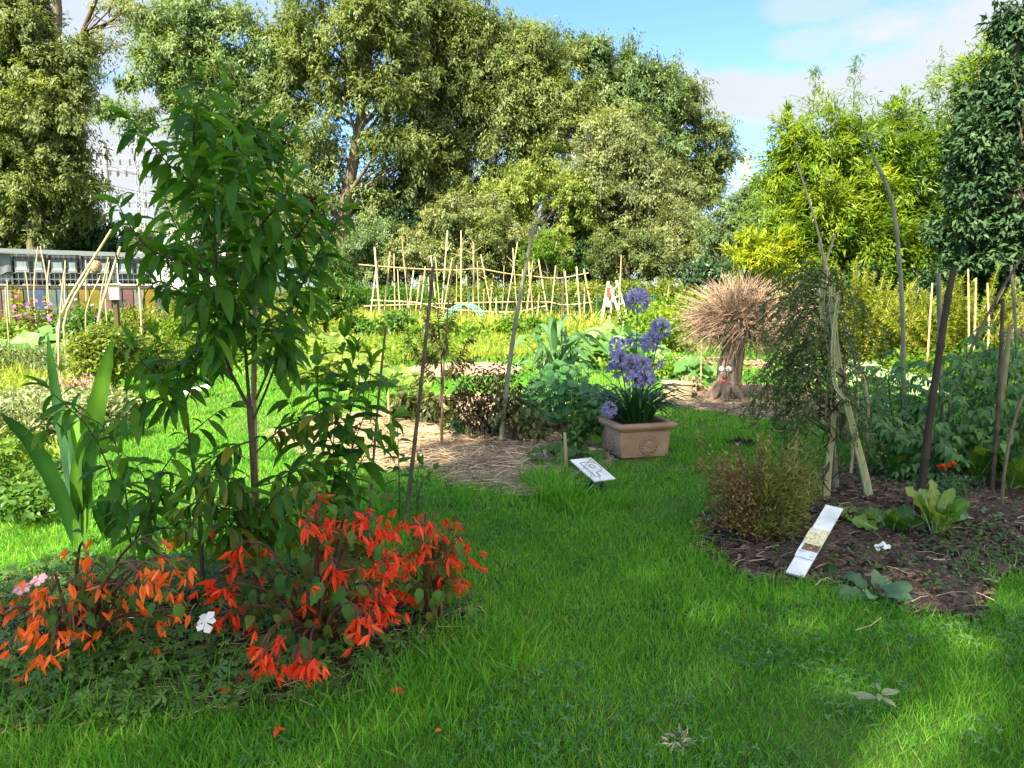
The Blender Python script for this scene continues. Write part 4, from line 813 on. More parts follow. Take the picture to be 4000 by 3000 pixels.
# low leafy weeds under the begonias
pal = []
for a in np.linspace(-1.9, 1.9, 5):
    tv, tf = leaf_tpl(3, .5, .15, .3, 'spoon'); c, s_ = math.cos(a), math.sin(a); pal.append((tv * (1 - .12 * abs(a))) @ np.array([[c, s_, 0], [-s_, c, 0], [0, 0, 1]]))
PALMATE = (np.concatenate(pal), np.concatenate([leaf_tpl(3)[1] + 12 * k for k in range(5)]))
mb = MB(); n = 3600; x, y = bed_front.sample(n, 1.02); k = in_view(x, y, .15); x, y = x[k], y[k]; n = len(x); hh = rng.uniform(.02, 1, n) ** 1.4 * .125 * (1.1 - bed_front.depth(x, y) ** 4 * .6)
scatter(mb, PALMATE, np.column_stack([x, y, gz(x, y) + .02 + hh]), np.column_stack([rng.normal(size=(n, 2)), rng.normal(0, .2, n)]), np.column_stack([rng.normal(0, .4, n), rng.normal(-.25, .4, n), np.ones(n)]), rng.uniform(.022, .05, n), np.clip(rng.normal(.45, .2, n) , 0, 1))
kind(mb.build('ground_cover', M['weed']), 'stuff')
mb = MB(); n = 2600; x, y = bed_front.sample(n, 1.06); blades(mb, x, y, rng.uniform(.06, .2, n), .5, .03, rng.normal(.35, .15, n)); kind(mb.build('bed_grass', M['grass']), 'stuff')

def small_flower(name, label, px, py, Y, scale, mat, npet, openness=1.2, wd=.75, up=(0, -.6, .8), stem=True):
    p = V3(at(px, py, Y)); b = np.array([p[0], p[1], float(gz(p[0], p[1]))]); root = thing(name, label, 'flower', b); mb = MB()
    U = nrm(np.array(up, float)); x = nrm(np.cross(U, [0, 1, .2])); yv = np.cross(U, x)
    for k in range(npet):
        a = k / npet * 6.283 + rng.uniform(-.2, .2); d = (math.cos(a) * x + math.sin(a) * yv) + U * rng.uniform(.0, .5); scatter(mb, leaf_tpl(4, wd, .2, .6, 'spoon', wave=.05), [p], [d], [U], scale * rng.uniform(.8, 1.15), rng.uniform(.2, .9))
    mb.build('petals', mat, root)
    if stem: st = MB(); tube(st, [b, (b + p) / 2 + np.array([.01, 0, 0]), p], [.002, .002, .002], 5); st.build('stem', M['stem'], root)
small_flower('white_flower', 'single white flower between the orange and the scarlet begonia', 800, 2430, 2.75, .042, M['petal_white'], 6)
small_flower('pink_flower', 'pale pink ruffled flower at the left edge of the orange begonia', 80, 2300, 2.9, .036, M['petal_pink'], 9, wd=.6)
small_flower('pink_flower', 'pink ruffled flower right of the palest one above the orange begonia', 150, 2265, 2.95, .034, M['petal_pink'], 9, wd=.6)
small_flower('pink_flower', 'faint pink flower low inside the orange begonia', 270, 2490, 2.75, .03, M['petal_pink'], 7, wd=.6)
for (px, py, s, lb, mat) in [(75, 2715, .05, 'orange fallen flower lying in grass at the lower left, upper of a pair', 'petal_orange'), (105, 2755, .055, 'orange fallen flower lying in grass at the lower left, lower of a pair', 'petal_orange'), (222, 2855, .032, 'single orange fallen petal lying alone at the lower left', 'petal_orange'),
                             (800, 2570, .05, 'dull red fallen flower on the weeds below the white flower', 'petal_red'), (880, 2735, .034, 'red fallen petal under the left side of the scarlet begonia', 'petal_red'), (1090, 2905, .028, 'red fallen petal at the grass edge below the flower bed', 'petal_red'), (1545, 2735, .036, 'red fallen petal in grass below the right begonia', 'petal_red'), (1700, 2910, .022, 'brownish orange fallen petal alone in the near lawn', 'petal_orange'), (950, 2690, .03, 'red fallen petal among weeds left of the begonia stem', 'petal_red')]:
    p = V3(gp(px, py)) + [0, 0, .05]; mb = MB(); m = 1 if 'single' in lb or 'alone' in lb else 3; scatter(mb, leaf_tpl(4, .6, .3, .6, 'lance'), np.tile(p, (m, 1)), rvec(m) * [1, 1, .25], rvec(m) * .3 + np.array([0, -.5, 1]), s * rng.uniform(.8, 1.2, m), rng.uniform(.3, .8, m))
    tag(mb.build('fallen_petal', M[mat], origin=p), lb, 'petal', 'fallen begonia petals')

# fallen leaf spray and twig on the lawn
p = V3(gp(3430, 2800)) + [0, 0, .07]; root = thing('fallen_leaf', 'pale green fallen spray of narrow leaflets lying on the near lawn', 'leaf', p); mb = MB(); dirs = [(-.9, .3), (-.8, -.1), (.2, -.7), (.9, .25), (.85, .45), (-.3, -.6), (.1, .4)]
scatter(mb, leaf_tpl(5, .34, .2, .3, 'lance'), [p + np.array([d[0] * .012, d[1] * .012, .004 * i]) for i, d in enumerate(dirs)], [(d[0], d[1], .12) for d in dirs], [(0, -.3, 1)] * 7, [.085, .075, .07, .08, .06, .06, .05], [.8, .9, .7, 1, .9, .8, .7]); mb.build('leaflets', M['grey_green'], root)
st = MB(); tube(st, [p + np.array([-.03, -.02, 0]), p, p + np.array([.05, .03, .01])], [.0016, .002, .001], 5); st.build('stalk', M['stem'], root)
p = V3(gp(3400, 2485)) + [0, 0, .05]; mb = MB(); tube(mb, [V3(gp(3340, 2500)) + [0, 0, .045], p, V3(gp(3440, 2462)) + [0, 0, .06]], [.003, .003, .002], 5); tag(mb.build('fallen_twig', M['straw'], origin=p), 'pale dry twig lying on the lawn before the vegetable bed', 'twig')
p = V3(gp(2640, 2910)) + [0, 0, .03]; mb = MB(); puffs(mb, [p - [0, 0, .012]], [.04], 70, .035, .9, 0, .5, NARROW_); tag(mb.build('dry_tuft', M['straw'], origin=p), 'small withered brown tuft in the near lawn', 'tuft')

# ------------------------------------------------------------------ canes by the straw bed
G_C = 'canes round the straw bed'
cane('tall dark knotted cane behind the begonia, thickest of the left canes', [(1583, 2060), (1640, 1550), (1693, 1040)], 4.85, 19, 13, group=G_C, stubs=3)
cane('thin dark cane right of the leafy peach shoots', [(1440, 2040), (1475, 1600), (1507, 1275)], 4.5, 13, 9, group=G_C)
cane('thin dark stick standing inside the small brown leaved tree', [(1725, 1775), (1732, 1450), (1757, 1130), (1775, 1020)], 7.0, 9, 5, group=G_C)
cane('long leaning bamboo cane over the withered plants', [(1952, 1760), (2000, 1350), (2083, 885)], 7.1, 21, 14, 'grey_cane', G_C, stubs=3)
cane('short pale stick at the left of the straw bed', [(1524, 1720), (1517, 1531)], 7.6, 12, 10, 'bamboo', G_C, stubs=0)
cane('short yellow stake with a split top beside the white letter plate', [(2215, 1890), (2206, 1690)], 5.7, 13, 13, 'bamboo', G_C, stubs=1)
cane('bare dark twig rising above the corn', [(2195, 1500), (2195, 1200), (2205, 1050)], 9.2, 7, 5, group=G_C)

# small tree, withered plants, corn and nasturtium
root_b = gx(1725, 7.2); root = thing('small_tree', 'small tree with olive brown leaves standing on the straw bed', 'tree', root_b); st = MB(); lm = MB()
tube(st, curve_pts([V3(root_b)] + pxl([(1720, 1600), (1725, 1450), (1715, 1300)], 7.2), 12), np.linspace(.014, .007, 12), 6)
M['olive'] = leaf_mat('olive_brown_leaf', [(.045, .055, .014), (.09, .11, .025), (.17, .19, .055)], trans=.35, rough=.4, spec=.4, boost=1.4)
for b in [[(1720, 1500), (1650, 1420), (1600, 1330), (1585, 1270)], [(1720, 1480), (1790, 1400, .1), (1830, 1330, .15), (1850, 1330, .15)], [(1715, 1350), (1680, 1280, -.1), (1660, 1200, -.1)], [(1715, 1320), (1710, 1230), (1700, 1175)], [(1718, 1340), (1760, 1260), (1770, 1190)], [(1720, 1420), (1660, 1380, -.2), (1640, 1300, -.25)], [(1722, 1450), (1780, 1460, -.2), (1820, 1420, -.2), (1855, 1400, -.2)],
          [(1720, 1560), (1650, 1540, .1), (1620, 1470, .1)], [(1722, 1560), (1780, 1560, .1), (1800, 1500, .1)], [(1718, 1400), (1740, 1330, -.3), (1750, 1270, -.3)], [(1722, 1600), (1690, 1570, -.2), (1670, 1520, -.2)], [(1720, 1380), (1690, 1330, .3), (1660, 1250, .3)], [(1725, 1620), (1760, 1590, .2), (1770, 1540, .2)]]:
    P = pxl(b, 7.2); tube(st, curve_pts(P, 8), np.linspace(.006, .002, 8), 5); leafy_branch(lm, P, .0058, .085, [leaf_tpl(3, .45, .2, .8, 'ovate'), leaf_tpl(3, .4, .2, .3, 'ovate')], .4, .8, .5, .1, .5, .25, 4)
st.build('trunk', M['wood_stem'], root); lm.build('foliage', M['olive'], root)
bush('withered_plant', 'dark withered plant collapsed against the long leaning cane', 1925, 7.4, .75, .85, 1300, .055, 'dry', SMALL, None, 'plant', 26, 20, .35, .25, .5, .1, 'wood_stem', .7)
bush('withered_plant', 'half green wilted plant in front of the dark withered one', 2020, 7.2, .55, .5, 420, .07, 'olive', OVATE, None, 'plant', 14, 14, .35, .25, .3, .1, 'wood_stem')
bush('potato_plant', 'low dark green wilting plant behind the small olive brown tree', 1640, 8.3, .75, .42, 700, .09, 'olive', OVATE, None, 'plant', 20, 14, .25, .25, .4, .1)
bush('potato_plant', 'sprawling leafy plant left of the withered one at the straw edge', 1800, 7.6, .55, .25, 260, .07, 'mid', OVATE, None, 'plant', 14, 10, .4, .25, .3, .1)
G_CORN = 'corn plants behind the nasturtium'
def corn(label, px, Y, h, nl=9, w=.075):
    b = V3(gx(px, Y)); root = thing('corn_plant', label, 'corn', b, G_CORN); st = MB(); lm = MB(); tube(st, [b, b + np.array([0.01, 0, h * .5]), b + np.array([0, 0, h * .85])], [.016, .014, .007], 7)
    for k in range(nl):
        a = k * 2.6 + rng.uniform(-.4, .4); s = b + np.array([0, 0, h * (.12 + .7 * k / nl)]); d = np.array([math.cos(a), math.sin(a) * .8, 0]); ln = h * rng.uniform(.42, .6)
        ribbon(lm, [s, s + d * ln * .25 + np.array([0, 0, ln * .5]), s + d * ln * .6 + np.array([0, 0, ln * .7]), s + d * ln * 1.0 + np.array([0, 0, ln * .38])], w, np.array([-d[0] * .5, -d[1] * .5 - .25, 1]), .3, 12, rng.uniform(.2, .9), (([0, .1, .5, .85, 1]), [.5, .9, 1, .5, .03]), rng.normal(0, .4))
    st.build('stalk', M['stem'], root); lm.build('foliage', M['corn'], root)
M['corn'] = leaf_mat('corn_leaf', [(.03, .10, .03), (.055, .155, .05), (.12, .24, .10)], trans=.35, rough=.4, spec=.45, boost=1.5)
corn('corn plant at the left of the small corn group', 2115, 9.3, .92); corn('tallest corn plant in the middle of the group', 2165, 9.1, 1.12, 11, .085); corn('corn plant at the right with an arching leaf', 2225, 9.2, 1.0, 9, .08); corn('short corn plant in front of the group', 2180, 8.7, .75, 8)
def leaf_patch(name, label, px, Y, w, d, h, n, size, mat, tpl=ROUND, group=None, cat='plant', tint=.5, face=.6, tv=.2, loc=None):
    """patch of big leaves on upright stalks"""
    b = V3(loc) if loc is not None else V3(gx(px, Y)); root = thing(name, label, cat, b, group); x = b[0] + rng.uniform(-1, 1, n) * w / 2; y = b[1] + rng.uniform(-1, 1, n) * d / 2
    q = 1 - ((x - b[0]) / (w / 2)) ** 2 * .6 - ((y - b[1]) / (d / 2)) ** 2 * .3; z = h * rng.uniform(.25, 1, n) * np.maximum(q, .15); P = np.column_stack([x, y, gz(x, y) + z]); st = MB(); lm = MB()
    D = rvec(n) * [1, 1, .35] + np.array([0, -.2, -.15]); U = rvec(n) * .4 + np.array([0, -face, 1]); multi(lm, tpl, P, D, U, size * rng.uniform(.55, 1.2, n), tint + rng.normal(0, tv, n))
    for p in P[:: max(1, n // 60)]: tube(st, [np.array([b[0] + (p[0] - b[0]) * .7, p[1] + .03, gz(p[0], p[1])]), p], [.004, .003], 4)
    st.build('stem', M['stem'], root); lm.build('foliage', M[mat] if isinstance(mat, str) else mat, root); return root
M['nast'] = leaf_mat('nasturtium_leaf', [(.035, .13, .035), (.06, .19, .05), (.12, .27, .09)], trans=.35, rough=.55, boost=1.4)
leaf_patch('nasturtium_plant', 'nasturtium mound with round leaves left of the terracotta planter', 2190, 8.0, .95, .9, .72, 520, .10, 'nast', ROUND, None, 'plant', .5)
leaf_patch('squash_plant', 'low squash leaves at the right end of the straw bed', 2200, 6.4, .6, .6, .2, 46, .11, 'mid', LOBED, None, 'plant', .5)
bush('green_weed', 'leafy green weeds against the left side of the planter', 2265, 7.0, .35, .32, 300, .07, 'mid', OVATE, None, 'plant', 12, 8, .4)
# ------------------------------------------------------------------ terracotta planter with agapanthus
M['terracotta'] = rough_mat('terracotta', [(.31, .18, .105), (.41, .25, .15), (.48, .32, .21)], scale=6, bump=.15, rough=.8, bscale=60, dist=.004)
PF = V3(at(2416, 1663, 6.5)); th = R(16); PS = .57; e1 = np.array([math.cos(th), math.sin(th), 0]); e2 = np.array([-math.sin(th), math.cos(th), 0])
pc = PF + (e1 + e2) * PS / 2; pc[2] = float(gz(pc[0], pc[1])); PH = PF[2] - pc[2]
root = thing('planter', 'square terracotta planter with rosettes standing on the lawn', 'planter', pc)
def sq_ring(half, z, rc=.02, n=4):
    p = []
    for k, (sx, sy) in enumerate(((1, 1), (-1, 1), (-1, -1), (1, -1))):
        for j in range(n):
            a = (k * 90 + j * 90 / (n - 1)) * math.pi / 180; p.append((sx * (half - rc) + rc * math.cos(a), sy * (half - rc) + rc * math.sin(a)))
    return np.array([pc + e1 * x + e2 * y + np.array([0, 0, z]) for x, y in p])
def loft(rings, mat, name, parent, close=True):
    mb = MB(); k = len(rings[0]); v = np.concatenate(rings); f = [[i * k + j, i * k + (j + 1) % k, (i + 1) * k + (j + 1) % k, (i + 1) * k + j] for i in range(len(rings) - 1) for j in range(k)]; mb.add(v, f, .5, 0, False)
    if close: mb.add(rings[0][::-1], [list(range(k))], .5, 0, False); mb.add(rings[-1], [list(range(k))], .5, 0, False)
    return mb.build(name, mat, parent)
hh = PS / 2
loft([sq_ring(hh - .06, 0.0), sq_ring(hh - .045, PH - .085), sq_ring(hh - .045, PH - .075)], M['terracotta'], 'body', root)
loft([sq_ring(hh - .043, PH - .072), sq_ring(hh - .03, PH - .066), sq_ring(hh - .02, PH - .052), sq_ring(hh - .004, PH - .04), sq_ring(hh, PH - .022), sq_ring(hh - .006, PH - .006), sq_ring(hh - .02, PH), sq_ring(hh - .05, PH), sq_ring(hh - .06, PH - .012), sq_ring(hh - .065, PH - .05)], M['terracotta'], 'rim', root, False)
mb = MB(); g = sq_ring(hh - .064, PH - .03); mb.add(np.concatenate([g, [pc + np.array([0, 0, PH])]]), [[i, (i + 1) % len(g), len(g)] for i in range(len(g))]); mb.build('soil', M['soil'], root)
def rosette(c, nx_, up, rad):
    mb = MB(); nx_ = nrm(nx_); r_ = np.cross(up, nx_)
    def ring(cr, tr, n=34, m=6, z=.0, wob=0, k=0):
        a = np.arange(n) / n * 6.283; V = []
        for t in a:
            q = cr + wob * math.cos(k * t)
            for j in range(m):
                b = j / m * 6.283; V.append(c + (r_ * math.cos(t) + up * math.sin(t)) * (q + tr * math.cos(b)) + nx_ * (z + tr * .8 * math.sin(b)))
        mb.add(np.array(V), [[i * m + j, ((i + 1) % n) * m + j, ((i + 1) % n) * m + (j + 1) % m, i * m + (j + 1) % m] for i in range(n) for j in range(m)])
    for k in range(17):                                     # outer ring of loops
        t = k / 17 * 6.283; cc = c + (r_ * math.cos(t) + up * math.sin(t)) * rad * .82; V = []
        d1 = r_ * math.cos(t) + up * math.sin(t); d2 = -r_ * math.sin(t) + up * math.cos(t); n, m = 12, 5
        for i in range(n):
            s = i / n * 6.283
            for j in range(m):
                b = j / m * 6.283; rr = 1 + .36 * math.cos(b); V.append(cc + d1 * (rad * .18 * rr * math.cos(s)) + d2 * (rad * .135 * rr * math.sin(s)) + nx_ * (.010 * math.sin(b) + .004))
        mb.add(np.array(V), [[i * m + j, ((i + 1) % n) * m + j, ((i + 1) % n) * m + (j + 1) % m, i * m + (j + 1) % m] for i in range(n) for j in range(m)])
    ring(rad * .60, .006, z=.004); ring(rad * .2, .006, z=.008); ring(rad * .10, .005, z=.012)
    for k in range(24):
        t = k / 24 * 6.283; d1 = r_ * math.cos(t) + up * math.sin(t); tube(mb, [c + d1 * rad * .24 + nx_ * .004, c + d1 * rad * .55 + nx_ * .007], [.002, .005], 5)
    a = np.arange(24) / 24 * 6.283; V = [c + nx_ * .014] + [c + (r_ * math.cos(t) + up * math.sin(t)) * rad * .62 + nx_ * .001 for t in a]; mb.add(np.array(V), [[0, 1 + i, 1 + (i + 1) % 24] for i in range(24)])
    return mb
zr = PH * .36; off = hh - .056
rosette(pc - e2 * (off + .002) + np.array([0, 0, zr]) + e1 * .03, -e2, np.array([0, 0, 1.]), .088).build('rosette', M['terracotta'], root)
rosette(pc - e1 * (off + .002) + np.array([0, 0, zr + .01]) + e2 * .0, -e1, np.array([0, 0, 1.]), .088).build('rosette', M['terracotta'], root)

M['aga_leaf'] = leaf_mat('agapanthus_leaf', [(.012, .05, .012), (.022, .085, .018), (.05, .14, .03)], trans=.25, rough=.35, spec=.5, boost=1.5)
M['aga_petal'] = leaf_mat('blue_petal', [(.25, .21, .44), (.40, .35, .62), (.60, .56, .80)], trans=.3, rough=.5, boost=1.1, yellow=0)
ac = pc + np.array([0, 0, PH - .02])
root = thing('agapanthus', 'agapanthus with blue flower globes and strap leaves in the terracotta planter', 'plant', ac)
lm = MB()
for k in range(120):
    a = rng.uniform(0, 6.283); r0 = rng.uniform(0, .17); s = ac + np.array([math.cos(a + .5) * r0, math.sin(a + .5) * r0 * .8, 0]); d = np.array([math.cos(a), math.sin(a), 0]); ln = rng.uniform(.28, .52); el = rng.uniform(.55, 1.25)
    ribbon(lm, [s, s + d * ln * .35 * math.cos(el) + np.array([0, 0, ln * .45 * math.sin(el)]), s + d * ln * .75 * math.cos(el * .8) + np.array([0, 0, ln * .75 * math.sin(el)]), s + d * ln * math.cos(el * .6) + np.array([0, 0, ln * (.95 * math.sin(el) - .22)])], .026, np.array([-d[0], -d[1] - .4, 1]), .25, 9, rng.uniform(.1, .9), ([0, .5, .85, 1], [.8, 1, .6, .03]))
lm.build('leaves', M['aga_leaf'], root)
for (px, py, rp, nf, dy) in [(2490, 1172, 54, 60, 0), (2582, 1283, 46, 50, -.05), (2412, 1352, 40, 45, -.1), (2418, 1398, 40, 45, -.2), (2538, 1335, 46, 50, 0), (2478, 1332, 38, 20, .1), (2490, 1440, 62, 70, -.1), (2405, 1440, 40, 36, .0), (2560, 1420, 36, 20, -.05), (2455, 1420, 44, 44, .05), (2520, 1478, 46, 46, -.15), (2470, 1480, 40, 36, -.2), (2382, 1602, 36, 34, -.25)]:
    Y = pc[1] + dy; c = V3(at(px, py, Y)); rr = rp * Y / 3000; st = MB(); fl = MB()
    s0 = ac + np.array([(c[0] - ac[0]) * .35, (c[1] - ac[1]) * .4 + rng.normal(0, .03), 0]); tube(st, curve_pts([s0, (s0 + c) / 2 + np.array([(s0[0] - c[0]) * .1, 0, 0]), c - np.array([0, 0, rr * .15])], 8), np.linspace(.006, .004, 8), 6); sk = st.build('flower_stalk', M['stem'], root)
    d = rvec(nf); d[:, 2] = d[:, 2] * .8 + .12; d = nrm(d)
    for q in d:
        tip = c + q * rr * rng.uniform(.5, .62); tube(fl, [c - np.array([0, 0, rr * .1]), tip], [.0012, .0012], 3, .1, 1)
        e = nrm(np.cross(q, [.3, .2, 1])); f = np.cross(q, e); m = 5; aa = np.arange(m) / m * 6.283 + rng.uniform(0, 1)
        scatter(fl, leaf_tpl(2, .36, .2, -.5, 'lance'), np.tile(tip, (m, 1)), q + .42 * (np.cos(aa)[:, None] * e + np.sin(aa)[:, None] * f), np.cos(aa)[:, None] * e + np.sin(aa)[:, None] * f + .01, rr * .50, rng.uniform(.15, .95))
    fl.build('flower_head', [M['aga_petal'], M['stem']], sk)

# ------------------------------------------------------------------ white plates on posts
M['green_post'] = plain_mat('dark_green_paint', (.02, .05, .04), .5)
root_p = gx(2330, 5.6); root = thing('letter_sign', 'white tilted plate with an outlined letter on a dark post near the planter', 'sign', root_p)
TL = V3(at(2228, 1796, 5.55)); a_ = np.array([.166, .13, -.012]); b_ = np.array([.16, -.20, -.112]); nn = nrm(np.cross(b_, a_)); nn = nn if nn[2] > 0 else -nn
def plate(name, TL, a_, b_, th_, mat, parent, nn):
    mb = MB(); q = [TL, TL + a_, TL + a_ + b_, TL + b_]; v = np.array(q + [p - nn * th_ for p in q]); mb.add(v, [[0, 3, 2, 1], [4, 5, 6, 7], [0, 1, 5, 4], [1, 2, 6, 5], [2, 3, 7, 6], [3, 0, 4, 7]], .5, 0, False); return mb.build(name, mat, parent)
pl_ = plate('panel', TL, a_, b_, .008, M['white_paint'], root, nn)
mb = MB()
def ink_line(pts, r=.0016): tube(mb, [TL + a_ * u + b_ * v + nn * .0022 for u, v in pts], r, 5)
arc = lambda cu, cv, ru, rv, a0, a1: [(cu + ru * math.cos(t), cv + rv * math.sin(t)) for t in np.linspace(a0, a1, 12)]
ink_line([(.23, .19), (.55, .19), (.71, .196), (.82, .24), (.886, .30), (.925, .37), (.93, .44), (.91, .50), (.87, .54), (.80, .59), (.725, .62), (.62, .634), (.506, .634), (.487, .825), (.242, .82), (.23, .19)]); ink_line([(.48, .316), (.56, .31), (.64, .316), (.70, .34), (.72, .38), (.715, .42), (.70, .44), (.63, .457), (.50, .455), (.48, .316)])
ink_line([(.05, .466), (.5, .25), (.964, .036)], .0012); ink_line([(.506, .634), (.44, .76), (.383, .873), (.26, .998)], .0012)
for k in range(4): ink_line([(.78 + .03 * k, .04 + .02 * k), (.88 + .02 * k, .16 + .03 * k)], .0008)
mb.build('letter_outline', M['ink'], root)
mb = MB(); pc2 = TL + a_ * .5 + b_ * .62; box(mb, ((pc2[0]), pc2[1] + .0, (pc2[2] - .03) / 2 + .0), (.095, .07, pc2[2] - .025), R(30), bevel=.006); mb.build('post', M['green_post'], root)

root_p = gp(3150, 2275); root = thing('plant_label_sign', 'long narrow white sloping board with a curled photo card by the vegetable bed', 'sign', root_p)
TL = V3(at(3226, 1971, 4.17)); TR = V3(at(3294, 1987, 4.13)); BL = V3(at(3069, 2234, 3.83)); a_ = TR - TL; b_ = BL - TL; nn = nrm(np.cross(b_, a_)); nn = nn if nn[2] > 0 else -nn
plate('board', TL, a_, b_, .012, M['white_paint'], root, nn)
M['photo_card'] = rough_mat('printed_photo', [(.16, .13, .06), (.55, .48, .22), (.72, .66, .42), (.25, .28, .1)], scale=60, detail=3, bump=0, rough=.35, tintw=.0)
M['photo_dark'] = rough_mat('dark_printed_photo', [(.05, .015, .015), (.16, .07, .05), (.5, .42, .1)], scale=70, detail=3, bump=0, rough=.35)
card = MB(); n = 10
def cardz(t): return .004 + .016 * math.sin(math.pi * t) * (1 if t < .6 else .8) + (.006 * math.sin(t * 9))
def card_strip(t0, t1, u0, u1, name, mat, lift=0):
    mb = MB(); V = []
    for i in range(n + 1):
        t = t0 + (t1 - t0) * i / n; v = .36 + .42 * t
        for u in (u0, (u0 + u1) / 2, u1): V.append(TL + a_ * u + b_ * v + nn * (cardz(t) + lift))
    mb.add(np.array(V), [[3 * i + j, 3 * i + j + 1, 3 * i + j + 4, 3 * i + j + 3] for i in range(n) for j in (0, 1)]); return mb.build(name, mat, parent)
parent = root
cd = card_strip(0, 1, -.03, 1.03, 'card', M['white_paint']); parent = cd; WL[cd.name] = WL[root.name]
card_strip(.02, .58, -.02, 1.02, 'photo', M['photo_card'], .0015); card_strip(.58, .80, .12, 1.02, 'photo', M['photo_dark'], .0015); card_strip(.06, .22, .10, .55, 'caption_box', M['white_paint'], .003)
mb = MB()
for r_ in range(4):
    t = .09 + .035 * r_; mb2 = .12; u1 = .5 - .08 * (r_ % 2); P = [TL + a_ * u + b_ * (.36 + .42 * t) + nn * (cardz(t) + .0036) for u in (mb2, u1)]; bar(mb, P[0], P[1], .0012, .0004)
for t, u0, u1 in ((.84, .05, .45), (.87, .05, .3), (.86, .65, .95), (.93, .72, .98)):
    P = [TL + a_ * u + b_ * (.36 + .42 * t) + nn * (cardz(t) + .002) for u in (u0, u1)]; bar(mb, P[0], P[1], .0022, .0004)
mb.build('printed_lines', M['ink'], cd)
mb = MB(); q = TL + a_ * .62 + b_ * .80; box(mb, (q[0], q[1] + .02, q[2] / 2 - .012), (.05, .05, max(.03, q[2] - .01)), R(20), bevel=.004); mb.build('post', M['green_post'], root)

M['tarp_grey'] = plain_mat('slate_grey', (.09, .10, .12), .6); root_p = gx(3400, 8.6); root = thing('checkered_sign', 'low black and white panel lying among the tomato plants', 'sign', root_p); TL = V3(at(3338, 1535, 8.9)); a_ = np.array([.22, .0, -.045]); b_ = np.array([.13, -.18, -.09]); nn = nrm(np.cross(b_, a_)); nn = nn if nn[2] > 0 else -nn
plate('panel', TL, a_, b_, .012, M['tarp_grey'], root, nn); plate('white_patch', TL + a_ * .25 + b_ * .30 + nn * .004, a_ * .35, b_ * .40, .003, M['white_paint'], root, nn); plate('white_patch', TL + a_ * .55 + b_ * .35 + nn * .004, a_ * .40, b_ * .62, .003, M['white_paint'], root, nn); plate('white_patch', TL + a_ * .02 + b_ * .04 + nn * .004, a_ * .9, b_ * .06, .003, M['white_paint'], root, nn)
mb = MB(); q = TL + a_ * .5 + b_ * .5; box(mb, (q[0], q[1], q[2] / 2 - .03), (.05, .05, q[2] - .01)); mb.build('post', M['green_post'], root)
for (px, py, Y, w, lb) in [(618, 1446, 12, .42, 'white sloping name plate farther left behind the peach sapling'), (768, 1520, 10.6, .36, 'white sloping name plate on a teal post behind the young peach tree')]:
    q = V3(at(px, py, Y)); b = np.array([q[0], q[1], float(gz(q[0], q[1]))]); root = thing('name_plate', lb, 'sign', b, 'white name plates in the left plots'); a_ = np.array([w, .12, .10]); b_ = np.array([.02, -.14, -.05]); nn = nrm(np.cross(b_, a_)); nn = nn if nn[2] > 0 else -nn
    plate('panel', q - a_ / 2 - b_ / 2, a_, b_, .01, M['white_paint'], root, nn); mb = MB(); box(mb, (q[0], q[1], (q[2] + b[2]) / 2 - .02), (.06, .06, q[2] - b[2]), .3); mb.build('post', M['green_post'], root)
q = V3(gp(2735, 1588)) + [0, 0, .03]; mb = MB(); box(mb, q, (.12, .07, .008), .2, bevel=.002); tag(mb.build('white_tag', M['white_paint'], origin=q), 'small white tag lying on the mulch before the stump', 'tag')
q = V3(gp(3450, 2178)) + [0, 0, .05]; mb = MB(); ribbon(mb, [q + np.array([-.045, 0, .0]), q + np.array([0, -.01, .02]), q + np.array([.05, 0, -.01])], .05, (0, -.5, 1), .3, 10, .5, ([0, .5, 1], [.8, 1, .7]), ripple=.4); tag(mb.build('paper_scrap', M['white_paint'], origin=q), 'crumpled white scrap lying on the dark bark mulch', 'scrap')
q = V3(gp(2890, 1738)); mb = MB(); puffs(mb, [q + np.array([dx, dy, .01]) for dx in (-.07, 0, .07) for dy in (-.04, .04)], [.06] * 6, 60, .045, .4, 0, .4, SMALL); tag(mb.build('earth_mound', M['dry'], origin=q), 'small brown earth mound on the lawn before the stump', 'mound')

# ------------------------------------------------------------------ stump with painted face and broom hair
YS = 10.1; sb = V3(gx(2836, YS)); root = thing('tree_stump', 'weathered tree stump with a painted face, flared roots and dry broom hair', 'stump', sb)
mb = MB(); nseg, nr = 40, 26; V = []; Tn = []; topz = V3(at(2865, 1290, YS))[2] - sb[2]
def st_rad(t, z):
    f = z / topz; base_r = .150 - .012 * f + .075 * math.exp(-f * 9)
    lobes = (.07 * math.exp(-f * 5)) * (abs(math.sin(t * 2.5 + .7)) ** 1.5 - .3) + .010 * math.sin(t * 9 + z * 3) + .006 * math.sin(t * 17 + z * 9) + .008 * math.sin(t * 5 - z * 13)
    return base_r + lobes
lean = np.array([.10, 0, 0])
for i in range(nr):
    z = topz * 1.04 * i / (nr - 1)
    for j in range(nseg):
        t = j / nseg * 6.283; r_ = st_rad(t, z); V.append(sb + np.array([math.cos(t) * r_, math.sin(t) * r_, z - .03]) + lean * z)
mb.add(np.array(V), [[i * nseg + j, i * nseg + (j + 1) % nseg, (i + 1) * nseg + (j + 1) % nseg, (i + 1) * nseg + j] for i in range(nr - 1) for j in range(nseg)])
for a in (-2.5, -1.9, -1.1, -.4, .5, 3.4):                     # roots
    d = np.array([math.cos(a), math.sin(a), 0]); tube(mb, curve_pts([sb + d * .12 + np.array([0, 0, .22]), sb + d * .24 + np.array([0, 0, .09]), sb + d * .36 + np.array([0, 0, -.03])], 8), [.07, .055, .03], 8)
M['stump_wood'] = rough_mat('weathered_stump_wood', [(.07, .052, .036), (.22, .16, .11), (.38, .29, .21)], scale=5, stretch=(3.5, 3.5, .5), bump=1, dist=.04, bscale=9)
mb.build('trunk', M['stump_wood'], root)
